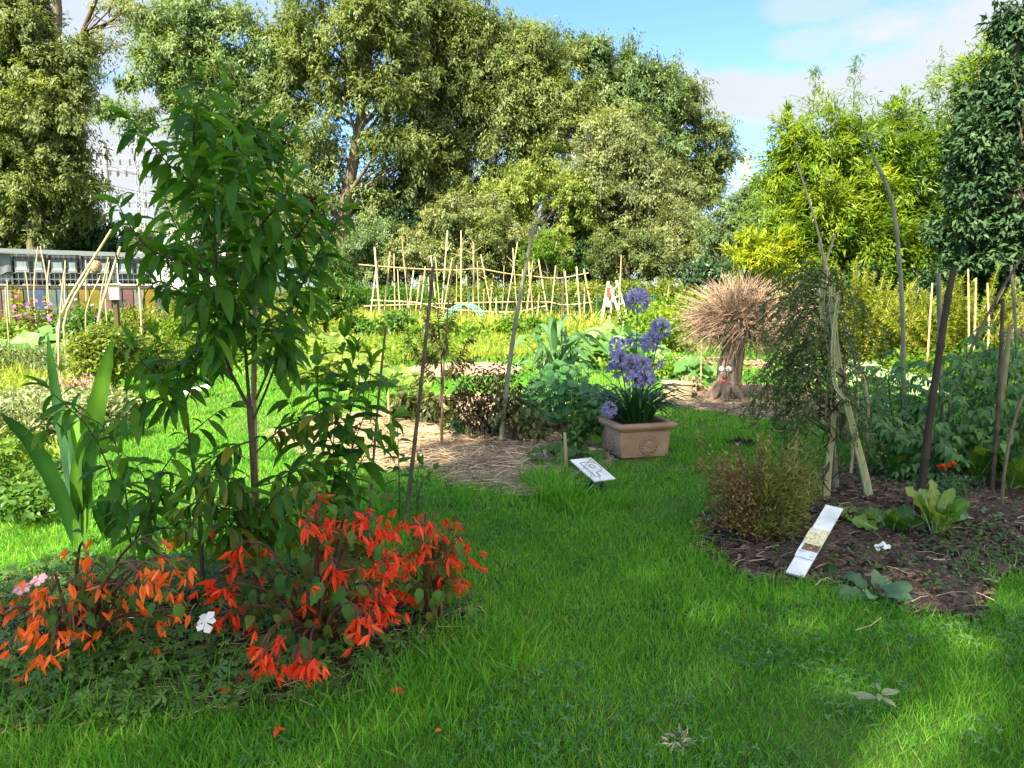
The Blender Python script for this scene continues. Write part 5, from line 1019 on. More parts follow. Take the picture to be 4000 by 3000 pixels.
def on_stump(px, py):
    d = np.array(ray(px, py)); o = np.array([0, 0, CAM_H]); t = (YS - .6) / d[1]
    for _ in range(200):
        p = o + d * t; z = p[2] - sb[2]; q = p - sb - lean * z; 
        if math.hypot(q[0], q[1]) < st_rad(math.atan2(q[1], q[0]) % 6.283, z): break
        t += .004 / d[1] * d[1] * 1.0
    return p, nrm(np.array([q[0], q[1], 0]))
def blob(mb, c, nx_, rx, rz, ry=.012, tint=.5):
    up = np.array([0, 0, 1.]); r_ = nrm(np.cross(up, nx_)); V = []; n, m = 16, 7
    for i in range(m):
        ph = (i / (m - 1) - .5) * math.pi
        for j in range(n): t = j / n * 6.283; V.append(c + r_ * rx * math.cos(ph) * math.cos(t) + up * rz * math.cos(ph) * math.sin(t) + nx_ * ry * math.sin(ph))
    mb.add(np.array(V), [[i * n + j, i * n + (j + 1) % n, (i + 1) * n + (j + 1) % n, (i + 1) * n + j] for i in range(m - 1) for j in range(n)], tint)
M['lip'] = plain_mat('red_paint', (.75, .08, .04), .5)
for (px, py) in ((2818, 1441), (2846, 1441)):
    c, nx_ = on_stump(px, py); mb = MB(); blob(mb, c, nx_, .042, .036); ey = mb.build('eye', M['white_paint'], root); mb = MB(); blob(mb, c + nx_ * .010 + np.array([-.004, 0, -.004]), nx_, .010, .013, .006); mb.build('pupil', plain_mat('grey_paint', (.18, .18, .18)), ey)
c, nx_ = on_stump(2826, 1489); mb = MB(); blob(mb, c, nx_, .052, .026, .022); blob(mb, c + np.array([.0, 0, -.02]), nx_, .042, .018, .024); mb.build('mouth', M['lip'], root)
c, nx_ = on_stump(2828, 1468); mb = MB(); blob(mb, c, nx_, .035, .05, .03); mb.build('nose', M['stump_wood'], root)
mb = MB(); hc = sb + lean * topz + np.array([.06, 0, topz + .05])
for k in range(3000):
    d = rvec(1)[0]; d[2] = abs(d[2]) * 1.25 - .2; d[0] *= 1.3; d = nrm(d); ln = rng.uniform(.30, .60) * (1.2 if d[0] > .5 else 1) * (.8 if d[2] > .7 else 1); s = hc + rng.normal(0, .10, 3) * [1.2, 1, .6] + d * .08; droop = .10 + .10 * (d[2] < .2)
    w = rvec(1)[0] * .2; tube(mb, [s, s + d * ln * .5 + w + np.array([0, 0, .02]), s + d * ln + w * 1.5 - np.array([0, 0, droop * ln * rng.uniform(.2, 2)])], [.0055, .004, .0018], 3, rng.uniform(0, 1), 0, False)
for k in range(26):                                           # stray sprigs to the right
    s = hc + np.array([.1, 0, .05]); e = V3(at(rng.uniform(3010, 3125), rng.uniform(1070, 1215), YS + rng.uniform(-.2, .2))); tube(mb, curve_pts([s, (s + e) / 2 + np.array([0, 0, .06]), e], 6), [.005, .0018], 3, rng.uniform(0, 1), 0, False)
mb.build('hair', M['twig'], root)
# wooden block beside the stump
M['fresh_wood'] = rough_mat('fresh_sawn_wood', [(.33, .24, .13), (.48, .37, .22), (.6, .5, .34)], scale=4, stretch=(1, 1, 6), bump=.2)
q = V3(gp(2655, 1568)); root_ = thing('wooden_block', 'pale sawn wooden block lying left of the stump', 'block', q); mb = MB(); box(mb, q + np.array([0, .13, .11]), (.38, .26, .24), -.25, bevel=.012); mb.build('block', M['fresh_wood'], root_)
mb = MB(); box(mb, q + np.array([-.015, .13, .236]), (.42, .29, .022), -.25, bevel=.004); mb.build('lid', M['fresh_wood'], root_)

# ------------------------------------------------------------------ right-hand vegetable bed
G_R = 'canes in the tomato bed'
cane('thick dark wooden stake leaning right in the vegetable bed', [(3580, 2070), (3600, 1900), (3640, 1580), (3700, 1180), (3728, 1042)], 4.75, 33, 25, 'dark_cane', G_R, 3, 'wooden_stake', .15, .3, cat='stake')
cane('tall bamboo with a hooked top above the tomato plants', [(3532, 1760), (3530, 1500), (3526, 1250), (3512, 1000), (3488, 800), (3448, 690), (3412, 612)], 7.2, 20, 13, 'grey_cane', G_R, 2, node=.26)
cane('grey bamboo just behind the thick dark stake', [(3688, 1780), (3676, 1500), (3666, 1066)], 7.3, 19, 17, 'grey_cane', G_R, 1, node=.2)
cane('thin pole slanting up to the right edge', [(3700, 1660), (3800, 1350), (3920, 1120), (4030, 950)], 7.0, 11, 9, 'dark_cane', G_R, 1, tint=.5)
cane('dark topped bamboo at the right edge', [(3872, 1960), (3905, 1500), (3918, 1165)], 5.4, 18, 15, 'dark_cane', G_R, 1, tint=.4)
cane('upright grey cane close to the right edge', [(3985, 1640), (3968, 1300), (3950, 1035)], 8.6, 13, 11, 'grey_cane', G_R, 0)
cane('yellowish bamboo among the tomato leaves near the right edge', [(3868, 1900), (3915, 1560), (3945, 1275)], 5.8, 19, 16, 'bamboo', G_R, 1, tint=.35)
cane('reddish cane low at the right edge', [(3925, 1830), (3960, 1650), (4000, 1540)], 5.0, 14, 11, 'dark_cane', G_R, 1, tint=.7)
for (a, b, lb) in [((3622, 1420), (3642, 1105), 'pale cane in front of the golden willow, leaning right'), ((3784, 1340), (3782, 1050), 'pale cane among the right willow shoots, left of a close pair'), ((3806, 1330), (3813, 1085), 'pale cane among the right willow shoots, right of a close pair'), ((3862, 1300), (3857, 1105), 'short pale cane at the right of the willow shoots')]:
    cane(lb, [a, b], 11.5, 9, 7, 'bamboo', 'pale canes before the willows', 0)
# teepee with the seeding kale
b = V3(gx(3240, 5.5)); root = thing('cane_teepee', 'cane teepee tied near its top, carrying the seeding plant', 'plant support', b)
for pts, Y, w, mat in [([(3330, 1700), (3290, 1400), (3215, 990), (3165, 800), (3110, 630)], 5.9, 11, 'bamboo'), ([(3120, 1560), (3175, 1240), (3215, 1060), (3262, 915)], 5.9, 14, 'bamboo'), ([(3272, 1960), (3245, 1600), (3228, 1250), (3218, 1020)], 5.45, 22, 'grey_cane'), ([(3390, 1560), (3300, 1260), (3230, 1050), (3195, 950)], 6.1, 12, 'bamboo'), ([(3350, 1500), (3290, 1250), (3225, 1030), (3205, 930)], 6.3, 9, 'bamboo')]:
    P = pxl(pts, Y); P = [np.array([P[0][0], P[0][1], -.04 + float(gz(P[0][0], P[0][1]))])] + P; mb = MB(); cane_mesh(mb, P, w / 2 * Y / 3000, w * .32 * Y / 3000, .18); mb.build('pole', M[mat], root)
M['pale_stem'] = rough_mat('pale_ribbed_stem', [(.30, .30, .13), (.42, .42, .2), (.52, .5, .27)], scale=8, stretch=(14, 14, .5), bump=.8, dist=.01, rough=.6)
M['seed_green'] = leaf_mat('seed_pod', [(.09, .12, .035), (.165, .20, .06), (.25, .29, .10)], trans=.2, rough=.6, spec=.2, boost=1.2)
b = V3(gx(3300, 5.25)); root = thing('seeding_kale', 'tall plant gone to seed with thick pale stems and hanging dark green pods', 'plant', b); st = MB(); th_ = MB(); sd = MB(); dl = MB()
for pts, Y, w in [([(3222, 1990), (3236, 1800), (3252, 1600), (3243, 1400), (3208, 1210), (3222, 1060)], 5.25, 27), ([(3402, 1990), (3372, 1840), (3335, 1700), (3300, 1560), (3268, 1400), (3250, 1220), (3246, 1120)], 5.2, 33), ([(3300, 1560), (3258, 1500), (3250, 1350), (3272, 1150)], 5.15, 20)]:
    st = MB(); P = pxl(pts, Y); tube(st, curve_pts(P, 22), np.linspace(w, w * .35, 22) / 2 * Y / 3000, 9)
    for dx in (-.3, .3): tube(st, curve_pts([p + np.array([dx * w * Y / 3000, -.012, 0]) for p in P], 22), np.linspace(w * .45, w * .15, 22) / 2 * Y / 3000, 7, .7)
    st.build('stem', M['pale_stem'], root)
for k in range(92):
    s = V3(at(*[(3245 + rng.normal(0, 12), rng.uniform(1080, 1700))][0], 5.25)); side = -1 if rng.uniform() < .74 else 1; ln = rng.uniform(.22, .62) * (1 if side < 0 else .45); f = (s[2]); e = s + np.array([side * ln * rng.uniform(.6, 1), rng.normal(0, .22), -rng.uniform(-.02, .45) * (1.2 if s[2] > .9 else .4)])
    e[2] = max(e[2], .28); m_ = (s + e) / 2 + np.array([0, 0, .16]); c = curve_pts([s, m_, e], 14); tube(th_, c, np.linspace(.006, .002, 14), 4, .5)
    for rep in range(3):
        i = rng.integers(5, 14); q = c[i]; e2_ = q + np.array([side * rng.uniform(-.05, .16), rng.normal(0, .08), -rng.uniform(.06, .24)]); c2 = curve_pts([q, (q + e2_) / 2 + np.array([side * .03, 0, .02]), e2_], 8); tube(th_, c2, [.003, .0015], 3, .4, 0, False)
        m = 26; pp = c2[rng.integers(0, 8, m)] + rng.normal(0, .012, (m, 3)); scatter(sd, kite_tpl(.5, .15, .1), pp, rvec(m) + np.array([0, 0, -.3]), rvec(m), rng.uniform(.016, .034, m), np.clip(rng.normal(.45, .25, m), 0, 1))
    m = 30; pp = c[rng.integers(3, 14, m)] + rng.normal(0, .014, (m, 3)); scatter(sd, kite_tpl(.5, .15, .1), pp, rvec(m), rvec(m), rng.uniform(.016, .034, m), np.clip(rng.normal(.5, .25, m), 0, 1))
for k in range(30):                                          # shrivelled leaves on the stems
    px, py = rng.choice([3240, 3290, 3330, 3220]) + rng.normal(0, 25), rng.uniform(1420, 1900); p = V3(at(px, py, 5.15)); ribbon(dl, [p, p + np.array([rng.normal(0, .03), -.02, -.06]), p + np.array([rng.normal(0, .05), 0, -rng.uniform(.1, .2)])], rng.uniform(.015, .032), None, .6, 7, rng.uniform(0, .5), ([0, .3, .7, 1], [.3, 1, .8, .1]), rng.normal(0, 2), .5)
th_.build('side_shoots', M['stem'], root); sd.build('seed_pods', M['seed_green'], root); dl.build('withered_leaves', M['dry'], root)
# euphorbia-like bush going brown
M['bronze'] = leaf_mat('bronze_leaf', [(.13, .07, .03), (.24, .16, .055), (.32, .28, .08)], trans=.25, boost=1.2)
NARROW = [kite_tpl(.2, .03, .12), kite_tpl(.26, .04, .2)]
bb = V3(gp(2960, 2130)); root = thing('browning_bush', 'feathery bush turning brown at the left end of the vegetable bed', 'shrub', bb); st = MB(); g1 = MB(); g2 = MB()
for k in range(150):
    px, py = rng.uniform(2720, 3200), rng.uniform(1720, 2080); q = V3(at(px, py, 4.6 + rng.uniform(-.32, .35))); q = bb + (q - bb) * rng.uniform(.6, 1.12); q[2] = max(q[2], .1); c = curve_pts([bb + rng.normal(0, .04, 3) * [1, 1, 0], (bb + q) / 2 + np.array([0, 0, .05]), q], 12); tube(st, c, np.linspace(.004, .0015, 12), 4, rng.uniform())
    br = px < 2960 - (py - 1900) * .3; m = 80; pp = c[np.minimum(11, 4 + (rng.uniform(0, 1, m) ** .6 * 8).astype(int))] + rng.normal(0, .022, (m, 3)); D = nrm(rvec(m) * .8 + nrm(c[-1] - c[0]) * .8)
    scatter(g2 if (br and rng.uniform() < .8) else g1, NARROW[0] if not br else SMALL[0], pp, D, rvec(m) + np.array([0, 0, .6]), (.028 if br else .052) * rng.uniform(.6, 1.2, m), np.clip(rng.normal(.45, .25, m), 0, 1))
st.build('stem', M['red_stem'], root); M['olive_fine'] = leaf_mat('fine_olive_leaf', [(.10, .13, .03), (.20, .23, .045), (.36, .34, .07)], trans=.3, boost=1.4); g1.build('foliage', M['olive_fine'], root); g2.build('seed_heads', M['bronze'], root)
# chard and other leafy vegetables
M['chard'] = leaf_mat('chard_leaf', [(.035, .13, .015), (.09, .21, .02), (.24, .33, .04)], trans=.4, rough=.35, spec=.5, boost=1.5, mottle=18)
M['chard_rib'] = plain_mat('pale_leaf_rib', (.45, .52, .25), .5)
M['blue_leaf'] = leaf_mat('blue_green_leaf', [(.05, .12, .055), (.085, .18, .08), (.15, .27, .13)], trans=.25, rough=.5, boost=1.2)
def leaf_crop(label, loc, leaves, mat, name='chard_plant', group='leafy vegetables in the bed', ripple=.35, w=.11, ln=.25, el=(1.0, 1.4), tint=.5, rib=True, cat='vegetable'):
    b = V3(loc); root = thing(name, label, cat, b, group); lm = MB(); rb = MB()
    for k in range(leaves):
        a = k * 2.4 + rng.uniform(-.4, .4); e = rng.uniform(*el); L_ = ln * rng.uniform(.7, 1.15); d = np.array([math.cos(a) * math.cos(e), math.sin(a) * math.cos(e), math.sin(e)]); o = np.array([math.cos(a), math.sin(a), 0]); s = b + o * .012
        P = [s, s + d * L_ * .35, s + d * L_ * .72 + o * L_ * .05, s + d * L_ * .95 + o * L_ * .14 - np.array([0, 0, .02])]; ribbon(lm, P, w * rng.uniform(.75, 1.2), np.array([-o[0] * .6, -o[1] * .6 - .5, .5]), .2, 15, np.clip(tint + rng.normal(0, .2), 0, 1), ([0, .22, .35, .65, .9, 1], [.08, .12, .75, 1, .7, .12]), rng.normal(0, .3), ripple)
        tube(rb, curve_pts([p + np.array([0, -.003, .002]) for p in P[:3]], 8), np.linspace(.006, .0015, 8), 5)
    lm.build('leaves', M[mat], root)
    if rib: rb.build('ribs', M['chard_rib'], root)
leaf_crop('bright yellow green chard with upright crinkled leaves right of the stake', gp(3655, 2115), 15, 'chard', ln=.34, w=.085, el=(1.2, 1.5), tint=.75)
leaf_crop('green chard left of the thick stake', gp(3480, 2095), 9, 'chard', ln=.23, w=.12, el=(.5, 1.3), tint=.45)
leaf_crop('small chard plant by the foot of the pale stem', gp(3320, 2050), 8, 'chard', ln=.18, w=.09, el=(.6, 1.3), tint=.5)
leaf_crop('chard with one tall broad leaf behind the pale stem', gx(3485, 5.9), 6, 'chard', ln=.38, w=.2, el=(1.0, 1.4), tint=.4)
leaf_crop('pale ribbed chard beneath the tomatoes near the right edge', gx(3800, 5.7), 10, 'chard', ln=.42, w=.17, el=(.9, 1.35), tint=.35)
leaf_crop('chard at the right edge with pale thick ribs', gx(3940, 5.5), 10, 'chard', ln=.4, w=.16, el=(.9, 1.35), tint=.4)
leaf_crop('blue green rosette at the front edge of the vegetable bed', gp(3415, 2330), 14, 'blue_leaf', 'leaf_rosette', ln=.17, w=.07, el=(.12, .7), ripple=.2, tint=.5, rib=False)
leaf_crop('small green rosette beside the narrow white board', gp(3180, 2240), 9, 'mid', 'leaf_rosette', ln=.12, w=.06, el=(.1, .7), ripple=.2, tint=.35, rib=False)
leaf_crop('blue green thistle like rosette at the right of the bed', gp(3840, 2060), 10, 'blue_leaf', 'leaf_rosette', ln=.2, w=.055, el=(.2, .9), ripple=.4, tint=.4, rib=False)
leaf_crop('tiny grey green seedling cluster below the yellow green chard', gp(3590, 2200), 7, 'blue_leaf', 'leaf_rosette', ln=.09, w=.045, el=(.3, 1.0), ripple=.2, tint=.6, rib=False)
# creeping weeds on the bed
mb = MB(); x, y = bed_right.sample(2600, .9); k = patchy(x, y, 1.4, 2) > -.05; x, y = x[k], y[k]; n = len(x); multi(mb, OVATE, np.column_stack([x, y, gz(x, y) + .05 + rng.uniform(0, .05, n)]), np.column_stack([rng.normal(size=(n, 2)), rng.normal(.2, .3, n)]), rvec(n) * .4 + np.array([0, -.2, 1]), rng.uniform(.018, .04, n), rng.normal(.5, .2, n)); kind(mb.build('bed_weeds', M['mid']), 'stuff')
# tomatoes
M['tomato'] = leaf_mat('tomato_leaf', [(.045, .12, .03), (.09, .21, .05), (.17, .31, .08)], trans=.35, rough=.5, boost=1.5)
def tomato(label, px, Y, h, spread=.45, nl=26, leaf=.085, lean=0.0):
    b = V3(gx(px, Y)); root = thing('tomato_plant', label, 'vegetable', b, 'tomato plants in the right bed'); st = MB(); lm = MB()
    for s_ in range(3):
        t = b + np.array([rng.normal(0, .14) + lean, rng.normal(0, .12), h * rng.uniform(.75, 1.05)]); c = curve_pts([b, (b + t) / 2 + rng.normal(0, .05, 3), t], 16); tube(st, c, np.linspace(.008, .003, 16), 5)
        for k in range(nl // 3):
            i = int(rng.uniform(.12, 1) * 15); p = c[i]; a = rng.uniform(0, 6.28); d = np.array([math.cos(a), math.sin(a), rng.uniform(.1, .7)]); L_ = spread * rng.uniform(.5, 1); r = curve_pts([p, p + d * L_ * .5, p + d * L_ * [1, 1, .4] - np.array([0, 0, L_ * .2])], 9); tube(st, r, np.linspace(.003, .001, 9), 4, .6)
            m = 15; ii = np.minimum(8, 2 + np.arange(m) // 2); P = r[ii]; sd_ = nrm(np.cross(d, [0, 0, 1])) * np.where(np.arange(m) % 2, 1, -1)[:, None]; D = sd_ * .9 + nrm(d) * .4 + np.array([0, 0, -.45]) + rvec(m) * .25; D[-1] = d + np.array([0, 0, -.8]); multi(lm, [leaf_tpl(4, .5, .25, .9, 'ovate', serr=.14), leaf_tpl(4, .42, .25, 1.3, 'ovate', serr=.14)], P, D, rvec(m) * .3 + np.array([0, -.3, 1]), leaf * rng.uniform(.6, 1.25, m), rng.normal(.45, .22, m))
    st.build('stem', M['stem'], root); lm.build('foliage', M['tomato'], root)
for a in [('tomato plant behind the black and white panel', 3420, 7.6, .75, .4, 33), ('tomato plant left of the thick stake', 3540, 6.6, .95, .45, 39), ('tomato plant just behind the thick stake', 3660, 6.3, 1.0, .45, 42), ('tall tomato plant near the yellowish bamboo', 3830, 6.4, 1.1, .5, 45), ('tomato plant at the right edge, nearest', 3960, 5.7, 1.0, .5, 45), ('tomato plant at the right edge, farther back', 3930, 7.4, 1.15, .5, 39),
          ('low tomato plant in front of the hooked bamboo', 3500, 6.0, .55, .35, 27), ('tomato plant behind the pair of grey bamboos', 3740, 7.6, 1.0, .5, 36), ('tomato plant reaching left beside the hanging pods', 3400, 6.6, .7, .4, 27), ('tomato plant cut by the right edge', 4080, 6.4, 1.1, .5, 36), ('low sprawling tomato plant before the chards', 3720, 5.6, .5, .35, 27)]: tomato(*a)
b = gp(3700, 1960); root = thing('marigold_plant', 'marigold with two orange red flowers under the tomatoes', 'flowering plant', b); lm = MB(); bb = V3(b); P = bb + rng.normal(0, 1, (330, 3)) * [.09, .07, .05] + np.array([0, 0, .11]); P[:, 2] = np.maximum(P[:, 2], .02); scatter(lm, NARROW[1], P, rvec(330) + np.array([0, 0, .3]), rvec(330), .045, np.clip(rng.normal(.4, .2, 330), 0, 1)); lm.build('foliage', M['blue_leaf'], root)
M['marigold'] = leaf_mat('marigold_petal', [(.5, .03, .004), (.75, .10, .008), (.8, .25, .02)], trans=.2, boost=1, yellow=0)
for px, py in ((3680, 1832), (3720, 1822)):
    mb = MB(); p = V3(at(px, py, 5.3)); m = 46; a = rng.uniform(0, 6.28, m); e = rng.uniform(.1, 1.3, m); D = np.column_stack([np.cos(a) * np.cos(e), np.sin(a) * np.cos(e), np.sin(e)]); scatter(mb, leaf_tpl(2, .6, .2, .6, 'spoon'), np.tile(p, (m, 1)), D, rvec(m), .04, rng.uniform(0, 1, m)); st = MB(); tube(st, [bb + np.array([0, 0, .08]), p], .002, 5); f = mb.build('flower', M['marigold'], root); st.build('stalk', M['stem'], f)
# willows
def willow(label, px, Y, shoots, w, h, tint):
    b = V3(gx(px, Y)); root = thing('willow_shrub', label, 'shrub', b, 'golden willow shrubs'); st = MB(); lm = MB()
    for k in range(shoots):
        a = rng.normal(0, 1); t = b + np.array([a * w / 2.2, rng.normal(0, w * .25), h * rng.uniform(.55, 1.05) * (1 - .1 * abs(a))]); P = [b + rng.normal(0, .08, 3) * [1, 1, 0], (b + t) / 2 + np.array([a * .05, 0, .08]), t]; tube(st, curve_pts(P, 12), np.linspace(.009, .002, 12), 5, rng.uniform()); leafy_branch(lm, P, .0062, .115, [kite_tpl(.22, .05, .15), kite_tpl(.28, .05, .05)], .05, .8, .6, .12, tint, .22, 4)
    st.build('stem', M['bamboo'], root); lm.build('foliage', M['willow'], root)
M['willow'] = leaf_mat('willow_leaf', [(.09, .14, .012), (.19, .25, .018), (.34, .36, .04)], trans=.42, boost=1.4)
willow('golden willow shrub with upright shoots left of the hooked bamboo', 3360, 13, 46, 1.3, 1.95, .5); willow('golden willow shrub with upright shoots at the right behind the stake', 3760, 12.5, 46, 1.5, 1.8, .5); willow('smaller golden willow between the two large ones', 3540, 13.5, 22, .9, 1.5, .4)
# ------------------------------------------------------------------ undergrowth and hedge along the back
G_U = 'shrubs under the tree line'
def mass(label, ells, mat, per=2.0, prad=.7, nleaf=300, leaf=.2, tint=.5, name='shrub', hang=.3, Y0=None, group=G_U, tvar=.2, limbs=6):
    Y = ells[0][4]; px = ells[0][0]; big_tree(name, label, [gx(px, Y), at(px, ells[0][1], Y)], ells, M[mat], group, per=per, prad=prad, nleaf=nleaf, leaf=leaf, tint=tint, tr=(.06, .03), limbs=limbs, hang=hang, cat='shrub', limb_r=.02, tvar=tvar)
mass('bushy mass of grey green leaves low between trunk and trellis', [(1480, 960, 140, 120, 33), (1420, 1060, 120, 60, 33)], 'ash_blue', tint=.35)
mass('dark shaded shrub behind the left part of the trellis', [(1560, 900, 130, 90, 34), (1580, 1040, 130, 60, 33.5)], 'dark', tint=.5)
mass('pale olive shrub behind the centre of the trellis', [(1860, 900, 130, 110, 31), (1790, 1020, 140, 60, 31)], 'ash', tint=.5, prad=.6)
mass('olive shrub below the yellow green low tree', [(2020, 960, 130, 110, 32), (1960, 1050, 110, 50, 32)], 'ash_grey', tint=.5, prad=.6)
mass('bright yellow green bush in front of the dark gap', [(2140, 985, 110, 90, 30.5)], 'lime', tint=.3, prad=.55)
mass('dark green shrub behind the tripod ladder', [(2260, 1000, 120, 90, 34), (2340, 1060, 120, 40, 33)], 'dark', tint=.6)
mass('olive shrub reaching down behind the flower globes', [(2430, 980, 150, 90, 32), (2540, 1020, 130, 60, 32)], 'ash', tint=.35, prad=.65)
mass('grey green shrub below the sloping end tree', [(2680, 900, 120, 100, 33), (2700, 1010, 120, 70, 32)], 'ash_grey', tint=.4, prad=.7)
mass('low grey shrub right of the mast foot', [(2900, 900, 100, 60, 30), (3020, 880, 110, 100, 30)], 'ash_blue', tint=.25, prad=.6)
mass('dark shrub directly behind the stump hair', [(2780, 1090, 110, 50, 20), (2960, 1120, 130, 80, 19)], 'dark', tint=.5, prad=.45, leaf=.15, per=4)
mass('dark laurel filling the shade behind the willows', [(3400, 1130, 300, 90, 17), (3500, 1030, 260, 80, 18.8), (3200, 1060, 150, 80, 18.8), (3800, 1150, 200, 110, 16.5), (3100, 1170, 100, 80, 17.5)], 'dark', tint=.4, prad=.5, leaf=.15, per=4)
mass('airy blue green branches low behind the young peach tree', [(1060, 880, 170, 150, 34), (900, 950, 150, 120, 34), (700, 860, 110, 70, 35)], 'ash_blue', tint=.5, per=1.5)
mass('ivy covered shrub left of the trunk by the trellis', [(1250, 1040, 90, 70, 27), (1340, 1090, 90, 50, 27)], 'mid', tint=.25, per=3, prad=.5, leaf=.15)
mass('tall bright green weed bush beside the young peach tree', [(1270, 1070, 60, 110, 20), (1230, 1160, 90, 80, 19.5), (1330, 1180, 70, 60, 19.5)], 'mid', tint=.65, per=8, prad=.33, leaf=.12, nleaf=220, name='tall_weed', group=None)
mass('deep shaded foliage far behind the middle trees', [(1680, 800, 150, 110, 42), (1950, 800, 180, 130, 42), (2250, 780, 180, 130, 42), (2540, 820, 180, 120, 43)], 'ash_blue', tint=.3, per=.9, prad=1.2, leaf=.3)
mass('dark leaning shrub under the big evergreen at the right edge', [(3880, 1060, 190, 110, 14.6), (3720, 1120, 120, 70, 15)], 'evergreen', tint=.4, per=5, prad=.4, leaf=.13)
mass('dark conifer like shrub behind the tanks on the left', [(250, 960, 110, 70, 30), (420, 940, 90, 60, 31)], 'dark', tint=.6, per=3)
mass('yellowish bush between tanks and pylons', [(560, 960, 130, 50, 33), (720, 1000, 130, 60, 33)], 'ash', tint=.6, per=2.2)
mass('olive undergrowth far left under the bright topped tree', [(130, 930, 190, 80, 27.5)], 'evergreen', tint=.6, per=3, prad=.5)
M['hedge'] = leaf_mat('hedge_leaf', [(.06, .11, .014), (.13, .19, .022), (.24, .27, .035)], trans=.35, boost=1.4)
def hedge(label, x0, x1, top0, top1, Y, mat, dpt=1.6, tint=.5, n=60, leaf=.11, nleaf=260):
    b = V3(gx((x0 + x1) / 2, Y)); root = thing('hedge', label, 'hedge', b, 'hedges behind the trellis'); C = []
    for k in range(n):
        f = rng.uniform(); px = x0 + (x1 - x0) * f; top = V3(at(px, top0 + (top1 - top0) * f, Y))[2]; g = V3(gx(px, Y)); C.append([g[0], Y + rng.uniform(-.5, .5) * dpt, rng.uniform(.3, max(.4, top - .3 + .12 * math.sin(px * .05)))])
    C = np.array(C); mb = MB()
    for c in C[:24]: tube(mb, [[c[0], c[1], float(gz(c[0], c[1]))], c], [.02, .008], 4)
    mb.build('stem', M['wood_stem'], root); lm = MB(); puffs(lm, C, .5 * rng.uniform(.6, 1.2, n), nleaf, leaf, np.clip(tint + rng.normal(0, .2, n), 0, 1), .1, .8, [kite_tpl(.55, .08, .15), kite_tpl(.45, .05, .25)], .16, .8); lm.build('foliage', mat, root)
hedge('clipped yellow green hedge behind the ladder and flower globes', 2180, 2740, 1092, 1082, 29, M['hedge'], n=110, tint=.55)
hedge('leafy hedge behind the middle of the trellis', 1700, 2180, 1105, 1092, 29, M['hedge'], n=95, tint=.4)
hedge('darker leafy hedge behind the left part of the trellis', 1390, 1720, 1120, 1090, 29.5, M['mid'], n=70, tint=.45)
hedge('low leafy hedge far behind the young peach tree', 560, 1400, 1105, 1110, 31, M['hedge'], n=120, tint=.5)
hedge('green hedge at the foot of the willow and bamboo', 2740, 3300, 1130, 1150, 22, M['mid'], n=70, tint=.5)
M['wire'] = plain_mat('green_wire', (.03, .12, .07), .5)
fb = V3(gx(2200, 27.6)); root = thing('wire_fence', 'thin green wire fence with slim posts in front of the hedge', 'fence', fb)
for px in (1835, 1962, 2133, 2330, 2552, 2590): mb = MB(); g = V3(gx(px, 27.6)); tube(mb, [g, g + np.array([0, 0, 1.15])], .03, 6); mb.build('post', M['wire'], root)
mb = MB(); a, b = V3(gx(1830, 27.6)), V3(gx(2720, 27.6))
for z in np.arange(.15, 1.1, .16): tube(mb, [a + [0, 0, z], b + [0, 0, z]], .005, 3)
for k in range(56): q = a + (b - a) * k / 55; tube(mb, [q + [0, 0, .1], q + [0, 0, 1.08]], .004, 3)
mb.build('mesh_panel', M['wire'], root)

# ------------------------------------------------------------------ bamboo trellis, ladder
z5 = lambda x, y: (1300 + x / 2.765, 900 + y / 2.765); z6 = lambda x, y: (2000 + x / 2.458, 900 + y / 2.458)
tb = V3(gx(1850, 25)); root = thing('bamboo_trellis', 'long trellis of lashed bamboo poles in the middle of the garden', 'trellis', tb)
def tpole(a, b, Ya, Yb, w, tint=.5, ext=True, name='pole'):
    P = [V3(at(*a, Ya)), V3(at(*b, Yb))]
    if ext: g = P[1]; d = P[1] - P[0]; t = (g[2] - float(gz(g[0], g[1])) + .03) / -d[2] if d[2] < 0 else 0; P.append(P[1] + d * max(t, .02))
    mb = MB(); cane_mesh(mb, P, w * .43 * .00833, w * .33 * .00833, .35, 6, tint); mb.build(name, M['bamboo'], root)
for k, (a, b, w) in enumerate([((452, 180), (520, 1070), 9), ((620, 230), (540, 1060), 9), ((480, 330), (385, 1080), 8), ((660, 250), (675, 1010), 6), ((745, 60), (820, 900), 5), ((875, 430), (790, 1060), 8), ((945, 490), (890, 930), 8), ((1000, 390), (955, 790), 6), ((1060, 270), (1110, 740), 6), ((1240, 0), (1185, 740), 7), ((1385, 0), (1385, 770), 5), ((1520, 140), (1520, 1000), 9), ((1600, 260), (1740, 1020), 7), ((1735, 480), (1645, 1370), 7), ((1765, 730), (1770, 1180), 7), ((1945, 190), (1985, 800), 6), ((1995, 130), (1860, 960), 6), ((2110, 310), (2160, 1000), 6), ((2160, 330), (2090, 980), 6), ((1110, 290), (1145, 720), 5), ((1290, 300), (1215, 760), 4), ((1635, 620), (1620, 980), 4), ((700, 420), (730, 960), 4), ((1030, 500), (1050, 900), 4), ((1340, 380), (1330, 980), 4), ((1440, 480), (1470, 960), 4), ((1560, 330), (1580, 940), 4), ((1850, 380), (1830, 1000), 4), ((2050, 420), (2030, 980), 5), ((850, 520), (840, 980), 4)]):
    tpole(z5(*a), z5(*b), 25 + (.35 if k % 2 else -.1), 25 + (.1 if k % 2 else -.5), w, rng.uniform(.35, .75))
